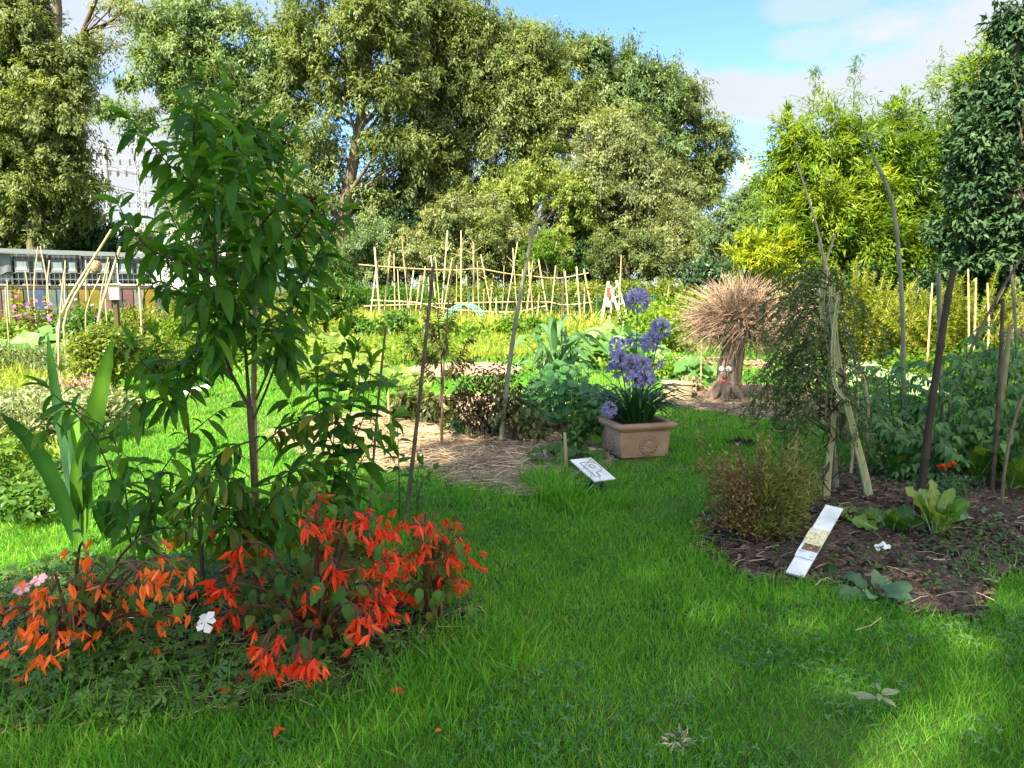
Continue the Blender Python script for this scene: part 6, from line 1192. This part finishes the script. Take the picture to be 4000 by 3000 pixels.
for k, (a, b, w) in enumerate([((160, 280), (210, 900), 6), ((255, 280), (350, 840), 7), ((420, 340), (370, 830), 7), ((500, 370), (480, 1000), 5), ((620, 350), (660, 900), 9), ((690, 370), (790, 910), 9), ((510, 390), (545, 890), 6), ((700, 540), (690, 880), 6), ((260, 620), (240, 900), 7), ((160, 560), (130, 880), 5)]):
    tpole(z6(*a), z6(*b), 25 + (.35 if k % 2 else -.1), 25 + (.1 if k % 2 else -.5), w, rng.uniform(.35, .75))
for pts, w in [([z5(280, 370), z5(800, 410), z5(1350, 430), z5(1560, 412), z5(1900, 470), z6(200, 440), z6(450, 460), z6(735, 408)], 6), ([z5(335, 818), z5(1000, 797), z5(2212, 770), z6(500, 716), z6(772, 690)], 6), ([z5(410, 755), z5(900, 780), z5(1200, 845), z5(1500, 868), z5(1950, 882), z5(2200, 835), z6(330, 725)], 6), ([z5(400, 970), z5(840, 968), z5(1280, 1022), z5(2200, 1022), z6(830, 885)], 7), ([z5(1290, 992), z5(1750, 965), z5(2200, 995)], 5), ([z5(600, 1060), z5(830, 1062)], 5), ([z6(510, 880), z6(705, 850)], 5)]:
    P = [V3(at(*q, 25 - .12)) for q in pts]; mb = MB(); cane_mesh(mb, P, w / 2 * .00833, w * .4 * .00833, .4, 6, rng.uniform(.4, .7)); mb.build('rail', M['bamboo'], root)
for q in [(1520, 140), (1385, 120), (1945, 200), (2140, 380), (1240, 100), (1635, 400)]:
    for _ in range(4): mb = MB(); p = V3(at(*z5(q[0], q[1] + rng.uniform(0, 200)), 25)); tube(mb, [p, p + np.array([rng.normal(0, .2), 0, rng.uniform(.1, .28)])], [.012, .005], 4); mb.build('twig', M['bamboo'], root)
lb = V3(gx(2400, 24)); root = thing('tripod_ladder', 'wooden step ladder standing open with a red card at its top', 'ladder', lb)
M['ladder_wood'] = rough_mat('bleached_wood', [(.45, .36, .24), (.62, .52, .38), (.72, .64, .5)], scale=10, bump=.2)
def rail_(a, b, Ya, Yb, w=.075, name='rail'): mb = MB(); bar(mb, at(*z6(*a), Ya), at(*z6(*b), Yb), w, .04); mb.build(name, M['ladder_wood'], root); return V3(at(*z6(*a), Ya)), V3(at(*z6(*b), Yb))
L1 = rail_((925, 490), (850, 915), 24.0, 23.9); L2 = rail_((938, 530), (1082, 955), 23.8, 23.4); L3 = rail_((1000, 480), (1135, 930), 24.1, 24.0); L4 = rail_((975, 560), (932, 925), 24.3, 24.6, .06)
for f in (.12, .3, .48, .66, .84): mb = MB(); bar(mb, L2[0] + (L2[1] - L2[0]) * f, L3[0] + (L3[1] - L3[0]) * f, .06, .03); mb.build('rung', M['ladder_wood'], root)
for f in (.35, .65, .93): mb = MB(); bar(mb, L1[0] + (L1[1] - L1[0]) * f, L4[0] + (L4[1] - L4[0]) * f, .05, .03); mb.build('rung', M['ladder_wood'], root)
c = V3(at(*z6(935, 592), 23.75)); mb = MB(); box(mb, c, (.16, .02, .26), .1); mb.build('red_card', M['lip'], root)
c = V3(at(*z6(930, 690), 23.85)); mb = MB(); box(mb, c, (.13, .02, .30), .1, bevel=.005); mb.build('plaque', M['ladder_wood'], root)
cane('tall bare pole leaning past the step ladder', [z6(1015, 1010), z6(1035, 600), z6(1050, 235)], 23.6, 6, 5, 'bamboo', None, 0, node=.4)
cane('short pole standing alone before the hedge between ladder and stump', [z6(1465, 860), z6(1508, 530)], 22, 5, 5, 'bamboo', None, 0, node=.4)
cane('thin stake by the squash leaves left of the stump', [(2738, 1500), (2740, 1320)], 11.5, 5, 4, 'bamboo', None, 0, node=.3)
tn = V3(at(*z5(1390, 860), 23)); tn[2] = float(gz(tn[0], tn[1])); root = thing('hoop_tunnel', 'small teal hoop tunnel behind the trellis rails', 'tunnel', tn); mb = MB(); M['teal_hoop'] = plain_mat('teal_plastic', (.15, .42, .36), .4); hz = V3(at(*z5(1390, 800), 23))[2] - tn[2]
for k in range(4): tube(mb, [tn + np.array([math.cos(t) * .62 + k * .06, k * .25, math.sin(t) * hz]) for t in np.linspace(0, math.pi, 14)], .018, 5)
for t in (.6, 1.57, 2.5): tube(mb, [tn + np.array([math.cos(t) * .62, 0, math.sin(t) * hz]), tn + np.array([math.cos(t) * .62 + .18, .75, math.sin(t) * hz])], .012, 5)
mb.build('hoops', M['teal_hoop'], root)

# ------------------------------------------------------------------ row of caged water tanks, painted boards
M['tank'] = plain_mat('black_plastic', (.018, .019, .022), .35, .5); M['steel'] = plain_mat('galvanised_steel', (.16, .19, .22), .5, .3, .2); M['tarp'] = rough_mat('grey_tarpaulin', [(.10, .11, .13), (.16, .175, .20)], scale=3, bump=.3, rough=.5, dist=.03); M['label_grey'] = plain_mat('grey_label_plate', (.17, .20, .22), .5)
edges = [(-75, 48), (52, 190), (195, 318), (322, 443), (459, 588)]; tz = lambda px: 24 + (px / 600) * 1.6
for k, (x0, x1) in enumerate(edges):
    Ya, Yb = tz(x0), tz(x1); a = V3(at(x0, 1114, Ya)); b = V3(at(x1, 1117, Yb)); top = V3(at((x0 + x1) / 2, 988 + k * 4, (Ya + Yb) / 2))[2]; z0 = (a[2] + b[2]) / 2; a[2] = b[2] = z0; h = top - z0; u = nrm(b - a); w = np.linalg.norm(b - a); v = np.array([-u[1], u[0], 0])
    lbs = ['grey tank half hidden under a grey tarpaulin at the left edge', 'black caged water tank next to the tarpaulin', 'black caged water tank with two pale labels, third from the left edge', 'black caged water tank behind the leaning canes', 'black caged water tank partly behind the young peach leaves']
    ang = math.atan2(u[1], u[0]); c = (a + b) / 2 + v * .5
    root = thing('water_tank', lbs[k], 'water tank', (c[0], c[1], z0), 'caged water tanks in a row')
    mb = MB(); box(mb, c + [0, 0, h * .52], (w * .95, .92, h * .92), ang, bevel=.07); mb.build('tank', M['tank'] if k else M['label_grey'], root)
    mb = MB()
    for f in np.linspace(0, 1, 7): p = a + u * w * f; tube(mb, [p, p + [0, 0, h]], .010, 5); 
    for f in np.linspace(0, 1, 6): tube(mb, [a + [0, 0, h * f], b + [0, 0, h * f]], .012, 5); tube(mb, [b + [0, 0, h * f], b + v + [0, 0, h * f]], .012, 5); tube(mb, [a + [0, 0, h * f], a + v + [0, 0, h * f]], .012, 5)
    mb.build('cage', M['steel'], root)
    mb = MB(); box(mb, c + [0, 0, -.06], (w, 1.0, .10), ang, bevel=.01); mb.build('pallet', M['wood_stem'], root)
    if k:
        for f, ww in ((.28, .36), (.75, .26)):
            p = a + u * w * f - v * .016 + [0, 0, h * (.60)]; mb = MB(); box(mb, p, (w * ww * 1.1, .012, h * .36), ang); pn = mb.build('label_plate', M['label_grey'], root); mb = MB(); box(mb, p - v * .010 + [0, 0, h * .03], (w * ww * .75, .006, h * .25), ang); mb.build('paper', M['white_paint'], pn)
    if k == 0:
        mb = MB(); V = []; n = 14
        for i in range(n):
            for j in range(10):
                f, g = i / (n - 1), j / 9; p = a + u * w * (f * 1.02) - v * (.04 + .03 * math.sin(f * 14 + g * 2) * g) + [0, 0, h * 1.03 - g * h * (.72 + .12 * math.sin(f * 5))]; V.append(p)
        mb.add(np.array(V), [[i * 10 + j, i * 10 + j + 1, (i + 1) * 10 + j + 1, (i + 1) * 10 + j] for i in range(n - 1) for j in range(9)]); tag(mb.build('tarpaulin', M['tarp'], origin=a), 'grey tarpaulin draped over the tank at the left edge', 'tarpaulin')
mb = MB(); A = V3(at(-90, 975, tz(-90) - .1)); B = V3(at(640, 1000, tz(640) - .1)); bar(mb, A, B, .12, .13); tag(mb.build('rain_gutter', M['label_grey'], origin=A), 'long grey gutter running along the tops of the tanks', 'gutter')
cols = [(.10, .16, .42), (.15, .25, .5), (.5, .42, .06), (.55, .4, .04), (.2, .3, .12), (.45, .22, .22), (.3, .42, .4), (.55, .3, .3), (.18, .22, .3), (.6, .38, .1), (.5, .5, .46), (.25, .38, .55)]
for k in range(17):
    x0 = -80 + k * 43; x1 = x0 + 39; Ya = tz(x0); a = V3(at(x0, 1131, Ya)); b = V3(at(x1, 1131, tz(x1))); z1 = (a[2] + b[2]) / 2; g0 = float(gz(a[0], a[1])); mb = MB(); c = (a + b) / 2; box(mb, (c[0], c[1], (z1 + g0) / 2), (np.linalg.norm(b - a), .03, z1 - g0), math.atan2(b[1] - a[1], b[0] - a[0])); col = cols[(k * 5) % 12]
    o = mb.build('painted_board', rough_mat('painted_board_%d' % k, [tuple(q * .14 for q in col), tuple(q * .28 for q in col), tuple(q * .42 + .01 for q in col)], scale=3, bump=.2), origin=(c[0], c[1], g0)); tag(o, 'colourfully painted upright board in the row below the water tanks', 'board', 'painted boards below the tanks')
# supports of the tanks
for k, (x0, x1) in enumerate(edges):
    a = V3(at((x0 + x1) / 2, 1128, tz((x0 + x1) / 2) + .6)); g0 = float(gz(a[0], a[1])); root_z = a[2]; mb = MB(); box(mb, (a[0], a[1], (root_z + g0) / 2), (.9, .8, root_z - g0), .06, bevel=.02); tag(mb.build('tank_stand', M['wood_stem'], origin=(a[0], a[1], g0)), 'dark timber stand carrying one of the caged tanks', 'stand', 'timber stands under the tanks')

# ------------------------------------------------------------------ left plots: canes, bird box, plants
r6 = lambda x, y: (x / 3.16, 900 + y / 3.16)
for a, b, Y, w, lb in [((740, 1085), (1375, -10), 13.5, 11, 'long yellow bamboo pole leaning far right, upper of the close pair'), ((800, 1100), (1115, 470), 13.3, 10, 'bamboo pole leaning right just beneath the longest one'), ((1200, 1180), (1485, 200), 13.0, 12, 'thick pale bamboo pole leaning right behind the peach leaves'), ((720, 1400), (790, 520), 10.8, 8, 'upright bamboo pole crossing the long leaning pair'), ((420, 745), (468, 200), 19, 6, 'left pole of the pair meeting in a point before the tanks'), ((590, 705), (498, 195), 19, 6, 'right pole of the pair meeting in a point before the tanks'), ((578, 770), (612, 368), 19, 6, 'short pole crossing the pointed pair'), ((800, 830), (806, 370), 18.5, 6, 'thin pole before the second labelled tank'), ((105, 905), (88, 608), 18, 5, 'thin pole at the far left, right of two'), ((85, 1050), (66, 700), 16, 5, 'thin pole at the far left, left of two'), ((345, 725), (310, 500), 19.5, 5, 'short thin pole below the first labelled tank'), ((1065, 860), (1058, 365), 18.5, 5, 'thin pole before the woven ball'), ((1235, 925), (1340, 330), 15.5, 6, 'slim pole left of the bird box'), ((1300, 760), (1350, 390), 16, 5, 'slimmer pole close behind the one left of the bird box'), ((1060, 1010), (1240, 560), 15, 5, 'slim leaning pole under the woven ball'), ((765, 720), (740, 610), 19, 5, 'stubby pole among the mallows'), ((1720, 740), (1690, 600), 17, 8, 'stubby thick stake right of the bird box')]:
    cane(lb, [r6(*a), r6(*b)], Y, w, w * .8, 'bamboo', 'bamboo poles in the left plots', 0, node=.3, tint=.6)
c = V3(at(448, 1142, 14.5)); g0 = V3(gx(442, 14.5)); root = thing('bird_box', 'pale wooden bird box on a dark post in front of the tanks', 'bird box', g0); mb = MB(); box(mb, c, (.17, .15, .28), .3, bevel=.006); mb.build('box', M['ladder_wood'], root); mb = MB(); box(mb, c + [0, -.01, .152], (.20, .19, .02), .3); mb.build('roof', M['ladder_wood'], root); mb = MB(); blob(mb, c + np.array([-.02, -.076, .05]), np.array([.29, -.95, 0]), .018, .018, .004); mb.build('hole', M['ink'], root); mb = MB(); box(mb, (c[0], c[1] + .02, (c[2] - .14 + g0[2]) / 2), (.08, .08, c[2] - .14 - g0[2])); mb.build('post', M['wood_stem'], root)
c = V3(at(374, 1043, 17)); root = thing('woven_ball', 'round woven straw ball hung on the leaning canes', 'ornament', c - [0, 0, .15]); mb = MB()
for k in range(90): q = rvec(3); x = nrm(np.cross(q[0], q[1])); y_ = np.cross(q[0], x); r_ = rng.uniform(.105, .125); tube(mb, [c + (x * math.cos(t) + y_ * math.sin(t)) * r_ * np.array([1, 1, 1.15]) for t in np.linspace(0, 4, 12)], .006, 4, rng.uniform(), 0, False)
mb.build('ball', M['straw'], root)
M['squash'] = leaf_mat('squash_leaf', [(.05, .14, .03), (.10, .22, .05), (.19, .31, .10)], trans=.35, rough=.5, boost=1.4)
leaf_patch('rhubarb_patch', 'clump of very large round green leaves before the tanks', 190, 16.0, 2.1, 1.4, .62, 70, .46, 'squash', LOBED, None, 'plant', .55)
leaf_patch('squash_patch', 'large green squash leaves right of the lavender', 330, 15.0, 1.0, .9, .4, 26, .34, 'squash', LOBED, None, 'plant', .4)
def mallow(label, px, Y, h):
    b = V3(gx(px, Y)); root = thing('mallow', label, 'flowering plant', b, 'mallows before the tanks'); st = MB(); lm = MB(); fq = []
    for k in range(5):
        t = b + np.array([rng.normal(0, .22), rng.normal(0, .15), h * rng.uniform(.7, 1.05)]); c = curve_pts([b, (b + t) / 2, t], 9); st = MB(); tube(st, c, np.linspace(.012, .004, 9), 4); st.build('stem', M['stem'], root); leafy_branch(lm, [c[0], c[4], c[8]], .05, .12, LOBED, .1, .9, .2, .15, .5, .25, 3); m = 4; fp = c[rng.integers(4, 9, m)] + rng.normal(0, .06, (m, 3)); fq += list(fp)
    lm.build('foliage', M['hedge'], root); 
    for p in fq: fl = MB(); scatter(fl, ROUND[0], [p], rvec(1), rvec(1) * .5 + np.array([0, -1, .3]), .08, rng.uniform(0, 1, 1)); fl.build('flower', M['mallow_petal'], root)
M['mallow_petal'] = leaf_mat('mauve_petal', [(.30, .06, .28), (.55, .18, .50)], trans=.3, boost=1, yellow=0)
for a in [('tallest mallow at the left with purple flowers', 75, 18.5, 1.35), ('mallow with mauve flowers below the first labelled tank', 125, 18, 1.05), ('mallow behind the large round leaves', 210, 18, .95), ('mallow with a purple spike before the second labelled tank', 275, 18, 1.2), ('mallow left of the woven ball', 345, 17.5, 1.0), ('mallow right of the woven ball', 400, 17, .95), ('low mallow at the far left', 20, 18, .8)]: mallow(*a)
G_B = 'bushes in the left plots'
bush('round_bush', 'rounded dense small leaved bush left of the young peach tree', 430, 10.8, 1.15, 1.0, 7600, .055, 'hedge', [kite_tpl(.6, .1, .1), kite_tpl(.5, .1, .2)], G_B, clumps=80, tint=.45, lumpy=.19)
bush('round_bush', 'rounded yellow green bush behind the peach trunk', 600, 11.6, .9, .8, 4600, .055, 'hedge', [kite_tpl(.6, .1, .1)], G_B, clumps=60, tint=.55, lumpy=.2)
bush('lavender_bush', 'grey flowering lavender before the large round leaves', 470, 13.6, .8, .45, 1500, .07, 'grey_green', NARROW, G_B, clumps=24, tint=.5, hang=-.5, z0=.1)
bush('lavender_bush', 'grey green lavender mound at the left edge', 90, 13.2, 1.5, .5, 2600, .08, 'grey_green', NARROW, G_B, clumps=34, tint=.35, hang=-.5, z0=.1)
bush('lavender_bush', 'wide grey lavender beneath the leaning poles', 330, 12.6, 1.5, .42, 2600, .08, 'grey_green', NARROW, G_B, clumps=34, tint=.45, hang=-.5, z0=.1)
SAGE = [leaf_tpl(2, .35, .2, .4, 'lance'), leaf_tpl(2, .3, .2, .8, 'lance')]
for lb, px, Y, w, h in [('sage bush at the left edge behind the strap leaves', 60, 7.6, .9, .5), ('sage bush just left of the tall strap leaf', 190, 7.0, .75, .48), ('sage bush between the two upright strap leaves', 330, 7.4, .8, .5), ('sage bush farther back by the pink haze of flowers', 250, 8.6, 1.0, .45), ('sage bush at the far left of the row', -60, 6.6, .8, .5), ('low sage bush at the right end of the row', 430, 8.2, .6, .4)]:
    bush('sage_bush', lb, px, Y, w, h, 1500, .085, 'sage', SAGE, 'sage bushes at the left', clumps=30, tint=.5, hang=-.4, z0=.15, lumpy=.3)
bush('catmint', 'faint pink and white flowers above the sage', 285, 9.2, .7, .5, 900, .03, M['petal_pink'], SMALL, None, 'flowering plant', 22, 14, .5, hang=-.4, z0=.4)
bush('nettle_patch', 'bright sunlit low leafy weeds at the left edge', 60, 5.2, 1.0, .32, 1100, .065, 'mid', OVATE, G_B, clumps=34, tint=.65, z0=.1, lumpy=.4)
bush('nettle_patch', 'bright leafy weeds beside the base of the large strap leaves', 180, 4.9, .7, .25, 700, .06, 'mid', OVATE, G_B, clumps=24, tint=.6, z0=.1, lumpy=.4)
bush('nettle_patch', 'sunlit leafy weeds farther left', -60, 5.8, 1.0, .38, 1000, .065, 'lime', OVATE, G_B, clumps=30, tint=.5, z0=.1, lumpy=.4)
bush('marigold_clump', 'yellow spot of flowers beside the round bush', 275, 10.6, .5, .22, 220, .05, 'gold_leaf', ROUND, G_B, clumps=12, tint=.8)
# sunlit vegetable plots behind the peach shoots
G_S = 'vegetable plants in the sunny middle plots'
for lb, px, Y, w, d, h, n, s, mat, tp, ti in [('sunny squash patch behind the right peach shoots', 1330, 12.5, 1.7, 1.6, .5, 90, .24, 'squash_y', LOBED, .55), ('sunny squash patch farther back left of the trellis', 1220, 16, 2.2, 2, .55, 90, .28, 'squash_y', LOBED, .45), ('low squash leaves left of the small brown leaved tree', 1500, 11.5, 1.3, 1.2, .35, 60, .2, 'squash_y', LOBED, .5),
                                       ('squash leaves behind the flower globes and the corn', 2420, 14.5, 1.9, 1.8, .75, 130, .27, 'squash', LOBED, .6), ('squash leaves behind the corn', 2250, 15.5, 1.5, 1.4, .6, 80, .25, 'squash', LOBED, .5), ('squash leaves beneath the step ladder', 2480, 17.5, 2.4, 1.6, .5, 90, .26, 'squash_y', LOBED, .6), ('young squash plant by the sawn block', 2690, 12, .9, .8, .42, 24, .26, 'squash', LOBED, .35), ('low cabbage leaves beyond the seeding plant', 3250, 12.5, 1.4, .9, .3, 40, .22, 'pale_leaf', LOBED, .6), ('pale cabbage leaves right of the seeding plant', 3450, 11.8, 1.2, .9, .32, 36, .22, 'pale_leaf', LOBED, .55), ('pale cabbage leaves near the black and white panel', 3700, 11.0, 1.5, .9, .3, 40, .2, 'pale_leaf', LOBED, .45)]:
    if mat == 'squash_y' and 'squash_y' not in M: M['squash_y'] = leaf_mat('sunny_squash_leaf', [(.08, .15, .025), (.16, .24, .035), (.28, .34, .07)], trans=.35, boost=1.4)
    if mat == 'pale_leaf' and 'pale_leaf' not in M: M['pale_leaf'] = leaf_mat('pale_cabbage_leaf', [(.12, .22, .10), (.22, .33, .17), (.34, .44, .28)], trans=.25, boost=1.2)
    leaf_patch('squash_patch' if 'squash' in lb else 'cabbage_patch', lb, px, Y, w, d, h, n, s, mat, tp, G_S, 'vegetable', ti)
for lb, px, Y, w, h, n, lf, mat, ti in [('yellow green leafy bush just right of the stump behind the hair', 2600, 17, 1.4, .95, 2200, .10, 'lime', .6), ('bright leafy shrub before the hedge left of the stump', 2640, 19, 1.8, 1.25, 2600, .11, 'lime', .65), ('leafy bush below the hedge at the flower globes', 2520, 20, 1.6, .9, 1800, .11, 'lime', .5), ('bushy green plants before the left end of the trellis', 1480, 20, 2.0, .75, 1800, .12, 'mid', .6), ('leafy weeds before the middle of the trellis', 1750, 19, 2.2, .55, 1800, .11, 'lime', .5), ('leafy weeds before the right end of the trellis', 2080, 20, 2.0, .6, 1800, .11, 'lime', .4), ('bush with fine yellow leaves far behind the peach tree', 1120, 19, 1.6, .9, 1800, .10, 'hedge', .6),
                                      ('fine leaved bush behind the round bush', 760, 15, 1.5, .85, 2000, .08, 'lime', .45), ('straggly green bush behind the peach leaves', 930, 15, 1.4, .8, 1700, .09, 'mid', .55), ('fresh green plant mound at the left edge before the boards', 30, 17, 1.3, .6, 1500, .10, 'lime', .55), ('feathery green bush before the painted boards', 480, 17.5, 1.6, .9, 2200, .09, 'hedge', .5), ('feathery green bush before the last tank', 640, 18, 1.7, .95, 2200, .09, 'hedge', .6), ('leafy green mound by the woven ball', 360, 16.5, 1.1, 1.05, 1800, .10, 'mid', .6), ('tangled green growth hiding the first painted boards', 110, 19.5, 1.7, .85, 2000, .10, 'hedge', .45), ('green growth hiding the boards under the woven ball', 300, 19.5, 1.5, .75, 1700, .10, 'mid', .5), ('green growth before the boards beside the bird box', 520, 19, 1.4, .8, 1700, .10, 'hedge', .5), ('low green growth at the foot of the willows', 3300, 13.5, 1.8, .55, 1500, .09, 'mid', .55), ('low green growth behind the grey bamboos', 3640, 12.0, 1.7, .5, 1500, .09, 'lime', .4), ('shaded green growth behind the tomatoes at the right edge', 3900, 10.5, 1.6, .8, 1600, .09, 'mid', .3), ('bright ground hugging weeds left of the stump mulch', 2560, 12.5, 1.0, .3, 800, .08, 'lime', .5)]:
    bush('leafy_bush', lb, px, Y, w, h, n, lf, mat, OVATE if lf > .095 else [kite_tpl(.5, .1, .12), kite_tpl(.4, .07, .25)], 'leafy bushes in the plots', clumps=36, tint=ti, z0=.12, lumpy=.34)
bush('dry_brush_pile', 'low reddish dry brush behind the name plates', 560, 12.8, 1.6, .3, 900, .11, 'dry', NARROW, None, 'plant', 20, 10, .9, z0=.1)
bush('mound_plant', 'small straw coloured tuft left of the stump', 2700, 10.8, .4, .2, 300, .1, M['straw'], NARROW, None, 'plant', 10, 6, .5)

# ------------------------------------------------------------------ pylons, wires, mast
M['concrete_pole'] = plain_mat('pale_concrete', (.33, .35, .37), .8); M['insul'] = plain_mat('brown_ceramic', (.22, .08, .05), .3)
def pylon(label, px, top, Y, arms, lattice):
    g = V3(gx(px, Y)); t = V3(at(px, top, Y)); t[0] = g[0]; root = thing('power_pylon', label, 'pylon', g, 'power pylons beyond the garden'); mb = MB(); H = t[2] - g[2]; w0, w1 = .95, .5
    if lattice:
        cs = lambda f: [g + np.array([sx * (w0 + (w1 - w0) * f) / 2, sy * (w0 + (w1 - w0) * f) / 2, H * f]) for sx, sy in ((-1, -1), (1, -1), (1, 1), (-1, 1))]
        for k in range(4): bar(mb, cs(0)[k], cs(1)[k], .10, .10)
        for i in range(16):
            A, B = cs(i / 16), cs((i + 1) / 16)
            for k in range(4): bar(mb, A[k], B[(k + 1) % 4], .04, .04)
    else: tube(mb, [g, g + [0, 0, H]], [.42, .24], 10)
    mb.build('mast', M['concrete_pole'], root)
    for z_px, hw in arms:
        z = V3(at(px, z_px, Y))[2]; mb = MB(); c = np.array([g[0], g[1], z]); bar(mb, c - [hw, 0, 0], c + [hw, 0, 0], .13, .13); tube(mb, [c + [0, 0, 1.0], c + [hw * .9, 0, .1]], .05, 4); tube(mb, [c + [0, 0, 1.0], c - [hw * .9, 0, -.1]], .05, 4); ar = mb.build('crossarm', M['concrete_pole'], root); 
        for s in np.linspace(-1, 1, 6):
            p = c + [hw * s, 0, -.1]; ib = MB(); tube(ib, [p, p - [0, 0, .6]], .03, 5)
            for j in range(4): tube(ib, [p - [0, 0, .16 * j], p - [0, 0, .16 * j + .08]], [.13, .08], 7)
            ib.build('insulator', M['insul'], ar)
pylon('grey concrete pylon behind the young peach leaves, left of two', 447, 560, 85, [(620, 2.6), (660, 2.2), (760, 1.6)], False); pylon('lattice pylon with several crossarms, right of two', 575, 480, 85, [(575, 3.2), (665, 2.4), (785, 2.2)], True); pylon('shorter lattice pylon close to the left tree', 350, 600, 95, [(650, 1.6), (690, 1.6)], True)
for k, (a, b) in enumerate([((312, 330), (760, 455)), ((360, 625), (900, 720)), ((300, 640), (1000, 690)), ((330, 780), (900, 740)), ((360, 700), (860, 760))]):
    P = V3(at(*a, 84)); Q = V3(at(*b, 84)); mb = MB(); tube(mb, [P + (Q - P) * f - np.array([0, 0, .8 * math.sin(math.pi * f)]) for f in np.linspace(-.25, 1.25, 16)], .035, 4); tag(mb.build('power_line', M['tank'], origin=P), 'thin power line sagging across the bright sky at the left', 'cable', 'power lines at the left')
g = V3(gx(2893, 150)); t = V3(at(2893, 612, 150)); root = thing('antenna_mast', 'lattice antenna mast with white panels above the trees', 'mast', g); mb = MB(); M['white_steel'] = plain_mat('white_steel', (.68, .70, .72), .5)
for sx, sy in ((-1, -1), (1, -1), (0, 1)): tube(mb, [g + np.array([sx * 1.1, sy * .8, 0]), np.array([g[0] + sx * .8, g[1] + sy * .6, t[2]])], .12, 5)
for i in range(26):
    z0, z1 = g[2] + (t[2] - g[2]) * i / 26, g[2] + (t[2] - g[2]) * (i + 1) / 26
    for s in (-1, 1): tube(mb, [np.array([g[0] - s, g[1] - .7, z0]), np.array([g[0] + s, g[1] - .7, z1])], .07, 4)
for zpx in (650, 735): c = V3(at(2893, zpx, 150)); bar(mb, c - [1.9, .9, 0], c + [1.9, -.9, 0], .3, .3)
tube(mb, [t, t + [0, 0, 3.2]], .05, 4); mb.build('lattice', M['concrete_pole'], root)
for px, py, hh_ in ((2917, 617, 1.9), (2916, 668, 2.9), (2903, 655, 2.4), (2858, 690, 2.2), (2880, 640, 1.8), (2866, 720, 1.2), (2918, 725, 1.0)): mb = MB(); box(mb, V3(at(px, py, 149)), (.55, .35, hh_), .2, bevel=.05); mb.build('antenna_panel', M['white_steel'], root)
g = V3(gx(640, 140)); root = thing('distant_building', 'long pale building far beyond the tanks behind the pylons', 'building', g); mb = MB(); top = V3(at(640, 885, 140))[2]; box(mb, (g[0], g[1], (top + g[2]) / 2), (40, 14, top - g[2]), .05); mb.build('wall', M['white_steel'], root); mb = MB(); box(mb, (g[0], g[1], top + .25), (41, 15, .5), .05); mb.build('roof', M['label_grey'], root)
